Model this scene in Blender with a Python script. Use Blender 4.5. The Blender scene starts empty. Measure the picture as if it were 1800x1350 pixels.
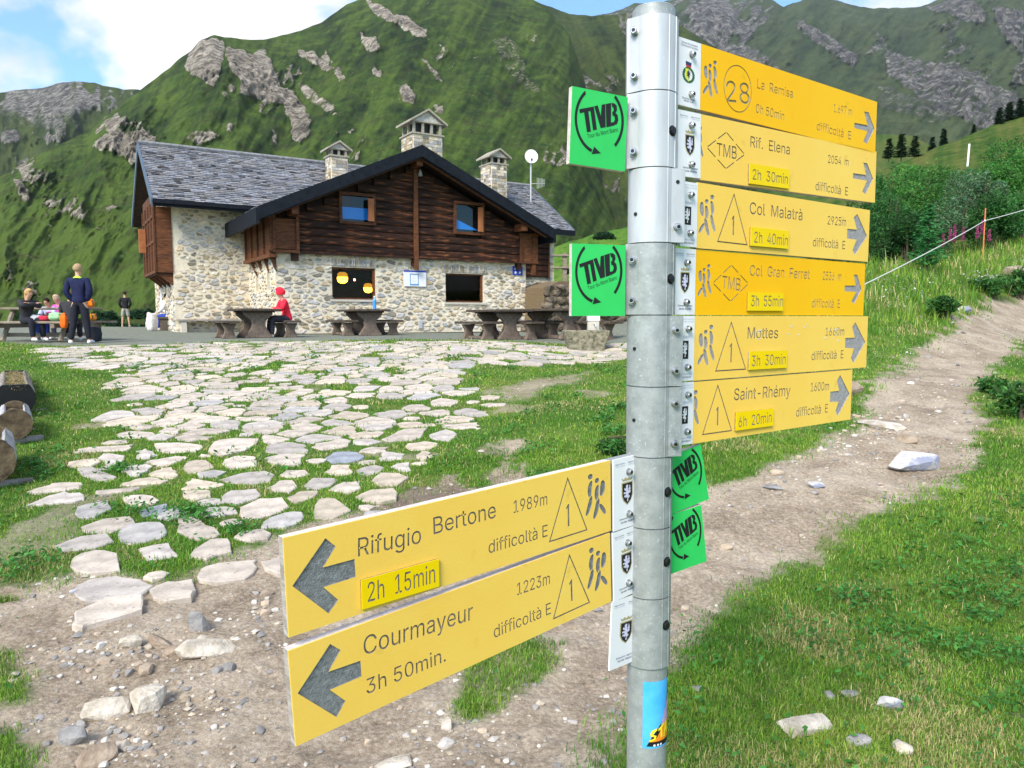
import bpy, bmesh, math, random
import numpy as np
from mathutils import Vector, Matrix, geometry

random.seed(7)
RNG = np.random.default_rng(11)
SC = bpy.context.scene
COL = SC.collection
R = math.radians

# ------------------------------------------------------------------ camera
CAMZ, PITCH, FPX = 1.6, R(5.14), 1300.0
cam = bpy.data.cameras.new('camera')
cam.lens = 26.0
cam.sensor_width = 36.0
cam.clip_start = 0.05
cam.clip_end = 9000.0
camo = bpy.data.objects.new('camera', cam)
camo.location = (0, 0, CAMZ)
camo.rotation_euler = (R(90) - PITCH, 0, 0)
COL.objects.link(camo)
SC.camera = camo

# ------------------------------------------------------------------ sky, sun, exposure
SUN_EL, SUN_AZ = R(42), R(205)          # azimuth measured from +Y clockwise: the sun stands behind the camera, to the left
SKY_STRENGTH, SUN_STRENGTH = 0.12, 2.4
SC.view_settings.view_transform = 'Standard'
SC.view_settings.look = 'None'
SC.view_settings.exposure = 1.13
SC.view_settings.gamma = 1.0
SC.view_settings.use_curve_mapping = False
world = bpy.data.worlds.new('World')
SC.world = world
world.use_nodes = True
nt = world.node_tree
nt.nodes.clear()


def N(t, typ, **kw):
    n = t.nodes.new(typ)
    for k, v in kw.items():
        if k == 'ins':
            for i, x in v.items():
                n.inputs[i].default_value = x
        else:
            setattr(n, k, v)
    return n


sky = N(nt, 'ShaderNodeTexSky')
sky.sky_type = 'NISHITA'
sky.sun_disc = False
sky.sun_elevation = SUN_EL
sky.sun_rotation = SUN_AZ
sky.altitude = 2000
sky.air_density = 1.3
sky.dust_density = 0.6
sky.ozone_density = 2.0
tc = N(nt, 'ShaderNodeTexCoord')
mp = N(nt, 'ShaderNodeMapping', ins={1: (5.75, 0.23, 2.48), 3: (1.0, 1.0, 1.9)})
nz = N(nt, 'ShaderNodeTexNoise', ins={'Scale': 2.5, 'Detail': 9.0, 'Roughness': 0.56, 'Distortion': 0.25})
rmp = N(nt, 'ShaderNodeValToRGB')
rmp.color_ramp.elements[0].position = 0.455
rmp.color_ramp.elements[0].color = (0, 0, 0, 1)
rmp.color_ramp.elements[1].position = 0.535
rmp.color_ramp.elements[1].color = (1, 1, 1, 1)
nz2 = N(nt, 'ShaderNodeTexNoise', ins={'Scale': 5.5, 'Detail': 7.0, 'Roughness': 0.6})
rmp2 = N(nt, 'ShaderNodeValToRGB')
rmp2.color_ramp.elements[0].position = 0.33
rmp2.color_ramp.elements[0].color = (3.1, 3.3, 4.1, 1)
rmp2.color_ramp.elements[1].position = 0.58
rmp2.color_ramp.elements[1].color = (5.0, 4.9, 4.9, 1)
boost = N(nt, 'ShaderNodeMix', data_type='RGBA', blend_type='MULTIPLY', ins={0: 1.0})
boost.inputs[7].default_value = (0.72, 0.98, 1.12, 1)
mx = N(nt, 'ShaderNodeMix', data_type='RGBA')
bg = N(nt, 'ShaderNodeBackground', ins={1: SKY_STRENGTH})
out = N(nt, 'ShaderNodeOutputWorld')
L = nt.links.new
L(tc.outputs['Generated'], mp.inputs[0])
L(mp.outputs[0], nz.inputs['Vector'])
L(mp.outputs[0], nz2.inputs['Vector'])
L(nz.outputs['Fac'], rmp.inputs[0])
L(nz2.outputs['Fac'], rmp2.inputs[0])
L(sky.outputs[0], boost.inputs[6])
L(rmp.outputs[0], mx.inputs[0])
L(boost.outputs[2], mx.inputs[6])
L(rmp2.outputs[0], mx.inputs[7])
L(mx.outputs[2], bg.inputs[0])
L(bg.outputs[0], out.inputs[0])
sun = bpy.data.lights.new('sun', 'SUN')
sun.energy = SUN_STRENGTH
sun.angle = R(24)
sun.color = (1.0, 0.93, 0.82)
suno = bpy.data.objects.new('sun', sun)
sd = Vector((math.sin(SUN_AZ) * math.cos(SUN_EL), math.cos(SUN_AZ) * math.cos(SUN_EL), math.sin(SUN_EL)))
suno.rotation_euler = sd.to_track_quat('Z', 'Y').to_euler()
suno.location = (-10, -20, 30)
COL.objects.link(suno)

# ------------------------------------------------------------------ helpers
CP, SP = math.cos(PITCH), math.sin(PITCH)


def ray(px, py):
    """direction from the camera through a point measured on the 1800x1350 photograph, scaled so that y = 1"""
    a, b = (px - 900) / FPX, -(py - 675) / FPX
    d = (a, CP + SP * b, -SP + CP * b)
    return (d[0] / d[1], d[2] / d[1])


def P(px, py, Y):
    x, z = ray(px, py)
    return Vector((x * Y, Y, CAMZ + z * Y))


def proj(x, y, z):
    z = z - CAMZ
    dep = y * CP - z * SP
    up = y * SP + z * CP
    return 900 + FPX * x / dep, 675 - FPX * up / dep


def fade(t):
    return t * t * t * (t * (t * 6 - 15) + 10)


_PERM = np.random.default_rng(5).permutation(512)
_PERM = np.concatenate([_PERM, _PERM, _PERM])
_ANG = np.random.default_rng(6).random(512) * 2 * np.pi
_GX, _GY = np.cos(_ANG), np.sin(_ANG)


def noise2(x, y, seed=0):
    x = np.asarray(x, float) + seed * 17.31
    y = np.asarray(y, float) + seed * 9.77
    xi, yi = np.floor(x).astype(int), np.floor(y).astype(int)
    xf, yf = x - xi, y - yi
    u, v = fade(xf), fade(yf)

    def g(a, b, fx, fy):
        h = _PERM[(_PERM[a & 511] + b) & 511]
        return _GX[h] * fx + _GY[h] * fy
    n00, n10 = g(xi, yi, xf, yf), g(xi + 1, yi, xf - 1, yf)
    n01, n11 = g(xi, yi + 1, xf, yf - 1), g(xi + 1, yi + 1, xf - 1, yf - 1)
    return ((n00 * (1 - u) + n10 * u) * (1 - v) + (n01 * (1 - u) + n11 * u) * v) * 1.5


def fbm(x, y, seed=0, oct=5, gain=0.5, lac=2.03):
    s, a, tot = 0, 1.0, 0
    for i in range(oct):
        s = s + a * noise2(x * lac ** i, y * lac ** i, seed + i * 3)
        tot += a
        a *= gain
    return s / tot


def ridged(x, y, seed=0, oct=5, gain=0.55, lac=2.1):
    s, a, tot = 0, 1.0, 0
    for i in range(oct):
        s = s + a * (1 - 2 * np.abs(noise2(x * lac ** i, y * lac ** i, seed + i * 3)))
        tot += a
        a *= gain
    return s / tot


def in_poly(x, y, poly):
    x, y = np.asarray(x, float), np.asarray(y, float)
    r = np.zeros(x.shape, bool)
    n = len(poly)
    for i in range(n):
        x1, y1 = poly[i][:2]
        x2, y2 = poly[(i + 1) % n][:2]
        if y1 == y2:
            continue
        c = ((y1 > y) != (y2 > y)) & (x < (x2 - x1) * (y - y1) / (y2 - y1) + x1)
        r ^= c
    return r


def poly_dist(x, y, poly):
    """signed distance to a polygon, positive inside"""
    x, y = np.asarray(x, float), np.asarray(y, float)
    d = np.full(x.shape, 1e9)
    n = len(poly)
    for i in range(n):
        x1, y1 = poly[i][:2]
        x2, y2 = poly[(i + 1) % n][:2]
        dx, dy = x2 - x1, y2 - y1
        t = np.clip(((x - x1) * dx + (y - y1) * dy) / (dx * dx + dy * dy + 1e-12), 0, 1)
        d = np.minimum(d, np.hypot(x - x1 - t * dx, y - y1 - t * dy))
    return np.where(in_poly(x, y, poly), d, -d)


def smooth01(x, a, b):
    t = np.clip((x - a) / (b - a), 0, 1)
    return t * t * (3 - 2 * t)


def tag(o, label=None, cat=None, group=None, kind=None):
    if label:
        o['label'] = label
    if cat:
        o['category'] = cat
    if group:
        o['group'] = group
    if kind:
        o['kind'] = kind
    return o


def empty(name, loc, rz=0.0, **kw):
    o = bpy.data.objects.new(name, None)
    o.empty_display_size = 0.1
    o.location = loc
    o.rotation_euler = (0, 0, rz)
    COL.objects.link(o)
    return tag(o, **kw)


def link(name, me, parent=None, mats=None):
    o = bpy.data.objects.new(name, me)
    COL.objects.link(o)
    if mats is not None and len(me.materials) == 0:
        for m in (mats if isinstance(mats, (list, tuple)) else [mats]):
            me.materials.append(m)
    if parent is not None:
        o.parent = parent
    return o


def mesh(name, V, F, mats=None, parent=None, smooth=False, mi=None, col=None, attrs=None):
    me = bpy.data.meshes.new(name)
    me.from_pydata([tuple(v) for v in V], [], [tuple(f) for f in F])
    if smooth:
        me.polygons.foreach_set('use_smooth', [True] * len(me.polygons))
    if mi is not None:
        me.polygons.foreach_set('material_index', mi)
    if col is not None:
        put_col(me, np.asarray(col, float))
    if attrs:
        for k, a in attrs.items():
            at = me.attributes.new(k, 'FLOAT', 'POINT')
            at.data.foreach_set('value', np.asarray(a, np.float32).ravel())
    me.update()
    return link(name, me, parent, mats)


def put_col(me, c):
    if c.ndim == 1:
        c = np.tile(c, (len(me.vertices), 1))
    if c.shape[1] == 3:
        c = np.concatenate([c, np.ones((len(c), 1))], 1)
    a = me.color_attributes.new('Col', 'FLOAT_COLOR', 'POINT')
    a.data.foreach_set('color', c.astype(np.float32).ravel())


def fast_mesh(name, V, F, mats=None, parent=None, smooth=False, col=None, attrs=None):
    """F: array (n, k) of equal-sized faces"""
    V = np.asarray(V, np.float32)
    F = np.asarray(F, np.int32)
    me = bpy.data.meshes.new(name)
    me.vertices.add(len(V))
    me.vertices.foreach_set('co', V.ravel())
    k = F.shape[1]
    me.loops.add(F.size)
    me.loops.foreach_set('vertex_index', F.ravel())
    me.polygons.add(len(F))
    me.polygons.foreach_set('loop_start', np.arange(0, F.size, k, dtype=np.int32))
    me.polygons.foreach_set('loop_total', np.full(len(F), k, np.int32))
    if smooth:
        me.polygons.foreach_set('use_smooth', np.ones(len(F), bool))
    me.update(calc_edges=True)
    if col is not None:
        put_col(me, np.asarray(col, float))
    if attrs:
        for kk, a in attrs.items():
            at = me.attributes.new(kk, 'FLOAT', 'POINT')
            at.data.foreach_set('value', np.asarray(a, np.float32).ravel())
    return link(name, me, parent, mats)


def grid_mesh(name, X, Y, Z, mats, col=None, attrs=None, smooth=True):
    n, m = X.shape
    V = np.stack([X, Y, Z], -1).reshape(-1, 3)
    i = np.arange(n * m).reshape(n, m)
    F = np.stack([i[:-1, :-1], i[:-1, 1:], i[1:, 1:], i[1:, :-1]], -1).reshape(-1, 4)
    if col is not None:
        col = col.reshape(-1, col.shape[-1])
    if attrs:
        attrs = {k: np.asarray(a).ravel() for k, a in attrs.items()}
    return fast_mesh(name, V, F, mats, None, smooth, col, attrs)


# mesh collector
class MB:
    def __init__(self):
        self.v, self.f, self.m, self.c = [], [], [], []

    def add(self, V, F, mi=0, col=(1, 1, 1)):
        b = len(self.v)
        self.v += [tuple(v) for v in V]
        self.f += [tuple(b + i for i in f) for f in F]
        self.m += [mi] * len(F)
        self.c += [tuple(col)[:3]] * len(V)
        return self

    def box(self, a, b, mi=0, M=None, col=(1, 1, 1)):
        x0, y0, z0 = a
        x1, y1, z1 = b
        V = [Vector(p) for p in ((x0, y0, z0), (x1, y0, z0), (x1, y1, z0), (x0, y1, z0), (x0, y0, z1), (x1, y0, z1), (x1, y1, z1), (x0, y1, z1))]
        if M is not None:
            V = [M @ v for v in V]
        return self.add(V, [(0, 3, 2, 1), (4, 5, 6, 7), (0, 1, 5, 4), (1, 2, 6, 5), (2, 3, 7, 6), (3, 0, 4, 7)], mi, col)

    def tube(self, pts, r, n=8, mi=0, caps=True, col=(1, 1, 1)):
        pts = [Vector(p) for p in pts]
        rr = r if isinstance(r, (list, tuple)) else [r] * len(pts)
        V, F = [], []
        up = Vector((0, 0, 1))
        prev = None
        for i, p in enumerate(pts):
            d = (pts[min(i + 1, len(pts) - 1)] - pts[max(i - 1, 0)]).normalized()
            if prev is None:
                a = d.orthogonal().normalized() if abs(d.dot(up)) > 0.95 else d.cross(up).normalized()
            else:
                a = (prev - d * prev.dot(d)).normalized()
            prev = a
            b = d.cross(a)
            for k in range(n):
                t = 2 * math.pi * k / n
                V.append(p + (a * math.cos(t) + b * math.sin(t)) * rr[i])
        for i in range(len(pts) - 1):
            for k in range(n):
                F.append((i * n + k, i * n + (k + 1) % n, (i + 1) * n + (k + 1) % n, (i + 1) * n + k))
        if caps:
            F.append(tuple(range(n - 1, -1, -1)))
            F.append(tuple((len(pts) - 1) * n + k for k in range(n)))
        return self.add(V, F, mi, col)

    def prism(self, poly, z0, z1, M=None, mi=0, col=(1, 1, 1)):
        n = len(poly)
        V = [Vector((p[0], p[1], z0)) for p in poly] + [Vector((p[0], p[1], z1)) for p in poly]
        if M is not None:
            V = [M @ v for v in V]
        F = [tuple(range(n - 1, -1, -1)), tuple(range(n, 2 * n))] + [(i, (i + 1) % n, n + (i + 1) % n, n + i) for i in range(n)]
        return self.add(V, F, mi, col)

    def build(self, name, mats, parent=None, smooth=False, bevel=0.0, col=False):
        o = mesh(name, self.v, self.f, mats, parent, smooth, self.m, self.c if col else None)
        if bevel:
            bm = bmesh.new()
            bm.from_mesh(o.data)
            bmesh.ops.remove_doubles(bm, verts=bm.verts, dist=1e-5)
            es = [e for e in bm.edges if len(e.link_faces) == 2 and e.calc_face_angle(0) > 0.6]
            bmesh.ops.bevel(bm, geom=es, offset=bevel, segments=1, affect='EDGES', clamp_overlap=True)
            bm.to_mesh(o.data)
            bm.free()
        return o


# ------------------------------------------------------------------ materials
MATS = {}


def new_mat(name):
    m = bpy.data.materials.new(name)
    m.use_nodes = True
    t = m.node_tree
    t.nodes.clear()
    o = N(t, 'ShaderNodeOutputMaterial')
    b = N(t, 'ShaderNodeBsdfPrincipled')
    t.links.new(b.outputs[0], o.inputs[0])
    MATS[name] = m
    return m, t, b


def mat(name, c1, c2=None, scale=8.0, rough=0.8, bump=0.0, bscale=None, metal=0.0, coord='Object', attr=None, detail=6.0,
        lo=0.35, hi=0.65, stretch=None, spec=0.3, emit=None, c3=None, s3=60.0, t3=(0.62, 0.7), rnd=0.0):
    m, t, b = new_mat(name)
    l = t.links.new
    b.inputs['Roughness'].default_value = rough
    b.inputs['Metallic'].default_value = metal
    b.inputs['Specular IOR Level'].default_value = spec
    co = N(t, 'ShaderNodeTexCoord')
    src = co.outputs[coord]
    if stretch:
        mpn = N(t, 'ShaderNodeMapping', ins={3: stretch})
        l(src, mpn.inputs[0])
        src = mpn.outputs[0]
    n1 = N(t, 'ShaderNodeTexNoise', ins={'Scale': scale, 'Detail': detail, 'Roughness': 0.6})
    l(src, n1.inputs['Vector'])
    cr = N(t, 'ShaderNodeValToRGB')
    cr.color_ramp.elements[0].position, cr.color_ramp.elements[1].position = lo, hi
    cr.color_ramp.elements[0].color = (*c1, 1)
    cr.color_ramp.elements[1].color = (*(c2 or c1), 1)
    l(n1.outputs['Fac'], cr.inputs[0])
    res = cr.outputs[0]
    if c3:
        n3 = N(t, 'ShaderNodeTexNoise', ins={'Scale': s3, 'Detail': 4.0, 'Roughness': 0.6})
        l(src, n3.inputs['Vector'])
        mr = N(t, 'ShaderNodeMapRange', ins={1: t3[0], 2: t3[1]})
        l(n3.outputs['Fac'], mr.inputs[0])
        x3 = N(t, 'ShaderNodeMix', data_type='RGBA')
        x3.inputs[7].default_value = (*c3, 1)
        l(mr.outputs[0], x3.inputs[0])
        l(res, x3.inputs[6])
        res = x3.outputs[2]
    if attr:
        at = N(t, 'ShaderNodeVertexColor', layer_name=attr)
        x = N(t, 'ShaderNodeMix', data_type='RGBA', blend_type='MULTIPLY', ins={0: 1.0})
        l(res, x.inputs[6])
        l(at.outputs[0], x.inputs[7])
        res = x.outputs[2]
    if rnd:
        oi = N(t, 'ShaderNodeObjectInfo')
        mr = N(t, 'ShaderNodeMapRange', ins={3: 1 - rnd, 4: 1 + rnd})
        l(oi.outputs['Random'], mr.inputs[0])
        x = N(t, 'ShaderNodeMix', data_type='RGBA', blend_type='MULTIPLY', ins={0: 1.0})
        l(res, x.inputs[6])
        l(mr.outputs[0], x.inputs[7])
        res = x.outputs[2]
    l(res, b.inputs['Base Color'])
    if bump:
        n2 = N(t, 'ShaderNodeTexNoise', ins={'Scale': bscale or scale * 3, 'Detail': 6.0, 'Roughness': 0.6})
        l(src, n2.inputs['Vector'])
        bp = N(t, 'ShaderNodeBump', ins={'Strength': bump, 'Distance': 0.02})
        l(n2.outputs['Fac'], bp.inputs['Height'])
        l(bp.outputs[0], b.inputs['Normal'])
    if emit:
        b.inputs['Emission Color'].default_value = (*emit[0], 1)
        b.inputs['Emission Strength'].default_value = emit[1]
    return m
# ================================================================== THE GROUND
CTRL = []
for yy, zz in ((-3, -.1), (0, 0), (2.5, 0.0), (5, .12), (8, .4), (11, .68), (14, .93), (16, 1.03), (20, 1.06), (24, 1.12), (30, 1.2)):
    for xx in (-0.9, -0.45, 0.0):
        CTRL.append((xx * max(yy, 3), yy, zz + (0.0 if xx > -.8 else -.02)))
for px, py, Y in ((1800, 1350, 2.5), (1500, 1000, 4.6), (1800, 900, 5.2), (1780, 700, 8.5), (1620, 800, 6.3), (1400, 870, 5.5), (1250, 900, 5.2),
                  (1650, 640, 10.5), (1760, 570, 14.5), (1800, 535, 17), (1500, 668, 9.2), (1600, 560, 13), (1560, 482, 15.5), (1800, 468, 19),
                  (1690, 470, 18), (1400, 700, 9.3), (1100, 625, 14.6), (1100, 720, 8.2), (1270, 800, 6.6), (1080, 600, 17), (1000, 585, 26)):
    p = P(px, py, Y)
    CTRL.append((p.x, p.y, p.z))
CTRL += [(16, 30, 4.6), (26, 30, 6.5), (-30, 30, 1.0), (-30, 10, .3), (-10, 3, -.05), (10, 3, .45), (0, 40, 1.5), (15, 0, .5), (-20, -3, -.2), (-35, 60, 1.0),
         (10, 20, 2.6), (6, 24, 1.7), (4, 34, 1.9), (30, 60, 11), (0, 60, 2.0), (30, 8, 3.0), (12, 45, 6)]
CTRL = np.array(CTRL, float)


def _tps_fit(pts, lam=0.04):
    n = len(pts)
    d = np.hypot(pts[:, None, 0] - pts[None, :, 0], pts[:, None, 1] - pts[None, :, 1])
    K = np.where(d > 0, d ** 2 * np.log(d + 1e-12), 0) + lam * np.eye(n)
    Pm = np.c_[np.ones(n), pts[:, :2]]
    A = np.zeros((n + 3, n + 3))
    A[:n, :n], A[:n, n:], A[n:, :n] = K, Pm, Pm.T
    return np.linalg.solve(A, np.r_[pts[:, 2], 0, 0, 0])


TPS = _tps_fit(CTRL)


def gz(x, y):
    x, y = np.asarray(x, float), np.asarray(y, float)
    y = np.clip(y, -4, 62)
    x = np.clip(x, -42, 40)
    s = TPS[-3] + TPS[-2] * x + TPS[-1] * y
    for (cx, cy, _), w in zip(CTRL, TPS):
        d2 = (x - cx) ** 2 + (y - cy) ** 2
        s = s + w * 0.5 * d2 * np.log(d2 + 1e-12)
    return s


def on_ground(px, py):
    rx, rz = ray(px, py)
    lo, hi = 0.8, 60.0
    ys = np.linspace(lo, hi, 600)
    g = (CAMZ + rz * ys) - gz(rx * ys, ys)
    k = np.argmax(g < 0) if (g < 0).any() else len(ys) - 1
    a, b = ys[max(k - 1, 0)], ys[k]
    for _ in range(25):
        m = (a + b) / 2
        if CAMZ + rz * m - float(gz(rx * m, m)) > 0:
            a = m
        else:
            b = m
    return Vector((rx * a, a, CAMZ + rz * a))


def g_poly(pts):
    return [tuple(on_ground(*p)[:2]) for p in pts]


DIRT = g_poly([(-500, 1030), (60, 1005), (150, 1000), (300, 1010), (500, 930), (640, 890), (740, 850), (800, 835), (845, 858), (862, 810),
               (878, 772), (925, 768), (905, 810), (940, 850), (1010, 880), (1180, 862), (1250, 838), (1330, 806), (1420, 786), (1500, 745),
               (1515, 690), (1600, 622), (1680, 562), (1740, 522), (1850, 480), (1850, 575), (1760, 640), (1712, 690), (1745, 735),
               (1720, 800), (1680, 850), (1600, 880), (1500, 930), (1400, 990), (1300, 1062), (1222, 1130), (1170, 1200), (1120, 1260), (1088, 1350),
               (1050, 1700), (-900, 1900)])
PAVED = g_poly([(80, 612), (500, 602), (1110, 604), (1110, 630), (960, 640), (840, 640), (800, 658), (770, 680), (892, 700), (892, 718), (830, 728),
                (800, 760), (800, 778), (765, 820), (722, 880), (700, 905), (560, 935), (500, 1012), (420, 1020), (250, 1030), (120, 1010), (88, 960),
                (125, 880), (128, 825), (200, 775), (208, 740), (250, 690), (180, 652), (95, 632)])
TERR = g_poly([(-250, 592), (60, 606), (180, 609), (420, 601), (900, 600), (1100, 603)]) + [(4.6, 21), (5.2, 25), (4.6, 29), (2.0, 34), (-14, 34), (-24, 26)]
GRASS_IN = [g_poly(q) for q in (
    [(-200, 1120), (20, 1135), (60, 1185), (30, 1225), (-200, 1230)],
    [(-200, 1280), (30, 1275), (60, 1320), (40, 1400), (-200, 1400)],
    [(830, 1140), (930, 1115), (985, 1128), (975, 1165), (925, 1185), (870, 1230), (815, 1250), (800, 1225), (825, 1180)],
    [(1240, 800), (1300, 780), (1370, 790), (1330, 830), (1250, 845)],
    [(-50, 1030), (30, 1040), (-50, 1050)])]
STRIP = g_poly([(840, 690), (930, 665), (1040, 655), (1020, 672), (930, 700), (880, 712)])
MUD = g_poly([(640, 905), (720, 850), (800, 842), (850, 856), (860, 870), (760, 905), (650, 940)])


def dirt_mask(x, y):
    wob = 0.10 * fbm(x * 2.2, y * 2.2, 3, 4) + 0.05 * fbm(x * 9, y * 9, 8, 3)
    s = np.clip(np.asarray(y) / 6.0, .6, 2.2)
    m = smooth01(poly_dist(x, y, DIRT) + wob * 2.0 * s, -0.06, 0.10)
    for q in GRASS_IN:
        m = m * (1 - smooth01(poly_dist(x, y, q) + wob, -0.06, 0.08))
    m = np.maximum(m, 0.75 * smooth01(poly_dist(x, y, STRIP) + wob * 3, -0.1, 0.3))
    # worn spots in the lawn
    w = fbm(x * .9, y * .9, 21, 4)
    m = np.maximum(m, 0.55 * smooth01(w, 0.28, 0.42) * (np.asarray(x) < 3.5))
    return m


def terr_mask(x, y):
    return smooth01(poly_dist(x, y, TERR) + .25 * fbm(x * .8, y * .8, 5, 4), -0.12, 0.15)


def relief(x, y):
    dm = smooth01(poly_dist(x, y, DIRT), -0.25, 0.25)
    z = 0.035 * fbm(x * .7, y * .7, 31, 3)
    z = z + dm * (0.045 * fbm(x * 2.3, y * 2.3, 33, 5, .6) + 0.016 * fbm(x * 13, y * 13, 35, 4, .65) - 0.04)
    z = z + (1 - dm) * (0.016 * fbm(x * 6, y * 6, 36, 3))
    z = z * (1 - .7 * smooth01(poly_dist(x, y, PAVED), -.2, .3)) if np.size(x) > 1 else z * (.3 if poly_dist(np.array([float(x)]), np.array([float(y)]), PAVED)[0] > .1 else 1.0)
    z = z * float(1 - smooth01(np.array(y), 15, 19) * (x < 8)) if np.isscalar(y) else z * (1 - smooth01(y, 15, 19) * (np.asarray(x) < 8))
    return z


def ground_z(x, y):
    return gz(x, y) + relief(x, y)


def geo_axis(a, b, fine0, fine1, step, grow):
    xs = [fine0]
    while xs[-1] < fine1:
        xs.append(xs[-1] + step)
    s = step
    while xs[-1] < b:
        s *= grow
        xs.append(xs[-1] + s)
    s, left = step, [xs[0]]
    while left[-1] > a:
        s *= grow
        left.append(left[-1] - s)
    return np.array(left[::-1][:-1] + xs)


xs = geo_axis(-260, 260, -2.6, 4.2, 0.022, 1.028)
ys = geo_axis(-60, 400, 1.6, 6.5, 0.022, 1.02)
GX, GY = np.meshgrid(xs, ys)
GZ = ground_z(GX, GY)
far = smooth01(np.hypot(GX, GY), 60, 200)
GZ = GZ - far * 8

m, t, b = new_mat('ground')
l = t.links.new
b.inputs['Roughness'].default_value = 0.95
b.inputs['Specular IOR Level'].default_value = 0.15
geo = N(t, 'ShaderNodeNewGeometry')


def tnoise(t, src, scale, detail=6, rough=.6):
    n = N(t, 'ShaderNodeTexNoise', ins={'Scale': scale, 'Detail': detail, 'Roughness': rough})
    t.links.new(src, n.inputs['Vector'])
    return n.outputs['Fac']


def tramp(t, src, stops):
    r = N(t, 'ShaderNodeValToRGB')
    e = r.color_ramp.elements
    while len(e) < len(stops):
        e.new(0.5)
    for i, (p, c) in enumerate(stops):
        e[i].position = p
        e[i].color = (*c, 1)
    t.links.new(src, r.inputs[0])
    return r.outputs[0]


def tmix(t, fac, a, b_, mode='MIX'):
    x = N(t, 'ShaderNodeMix', data_type='RGBA', blend_type=mode)
    for i, s in ((0, fac), (6, a), (7, b_)):
        if hasattr(s, 'is_linked') or hasattr(s, 'links'):
            t.links.new(s, x.inputs[i])
        else:
            x.inputs[i].default_value = s if i == 0 else (*s, 1)
    return x.outputs[2]


def tattr(t, name):
    return N(t, 'ShaderNodeAttribute', attribute_name=name).outputs['Fac']


pos = geo.outputs['Position']
lawn = tramp(t, tnoise(t, pos, 1.1, 8), [(.3, (.045, .13, .016)), (.5, (.095, .20, .026)), (.66, (.24, .27, .065))])
lawn = tmix(t, tnoise(t, pos, 30, 5), lawn, (.05, .095, .018), 'MIX')
dirt = tramp(t, tnoise(t, pos, 2.3, 9, .68), [(.32, (.15, .112, .075)), (.46, (.32, .255, .185)), (.60, (.52, .44, .34))])
dirt = tmix(t, 0.5, dirt, tramp(t, tnoise(t, pos, 45, 6, .7), [(.33, (.10, .077, .052)), (.5, (.34, .275, .205)), (.66, (.60, .52, .42))]))
grav = tramp(t, tnoise(t, pos, 9, 9, .75), [(.3, (.12, .135, .105)), (.7, (.27, .285, .235))])
base = tmix(t, tattr(t, 'dirt'), lawn, dirt)
base = tmix(t, tattr(t, 'mud'), base, (.10, .075, .055))
base = tmix(t, tattr(t, 'terr'), base, grav)
l(base, b.inputs['Base Color'])
bp = N(t, 'ShaderNodeBump', ins={'Strength': 0.8, 'Distance': 0.03})
l(tnoise(t, pos, 28, 8, .7), bp.inputs['Height'])
l(bp.outputs[0], b.inputs['Normal'])
DM = dirt_mask(GX, GY)
TM = terr_mask(GX, GY)
mudm = 0.7 * smooth01(poly_dist(GX, GY, MUD) + .1 * fbm(GX * 3, GY * 3, 2, 3), -.1, .15)
ground = grid_mesh('ground', GX, GY, GZ, m, attrs={'dirt': DM * (1 - TM), 'terr': TM, 'mud': mudm})
tag(ground, kind='structure', label='grassy alpine slope with worn dirt path and grey gravel terrace')

# ================================================================== MOUNTAINS


def interp_pts(pts, x):
    pts = sorted(pts)
    return np.interp(x, [p[0] for p in pts], [p[1] for p in pts])


def blur_px(x, y, polys, soft=7.0):
    r = np.zeros(x.shape)
    for q, w in polys:
        q = np.array(q, float)
        sel = (x > q[:, 0].min() - 30) & (x < q[:, 0].max() + 30) & (y > q[:, 1].min() - 30) & (y < q[:, 1].max() + 30)
        if sel.any():
            xx = x[sel] + 6 * fbm(x[sel] / 14, y[sel] / 14, 3, 3)
            yy = y[sel] + 6 * fbm(x[sel] / 14, y[sel] / 14, 7, 3)
            r[sel] = np.maximum(r[sel], w * smooth01(poly_dist(xx, yy, q), -soft * .4, soft * .6))
    return r


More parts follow.
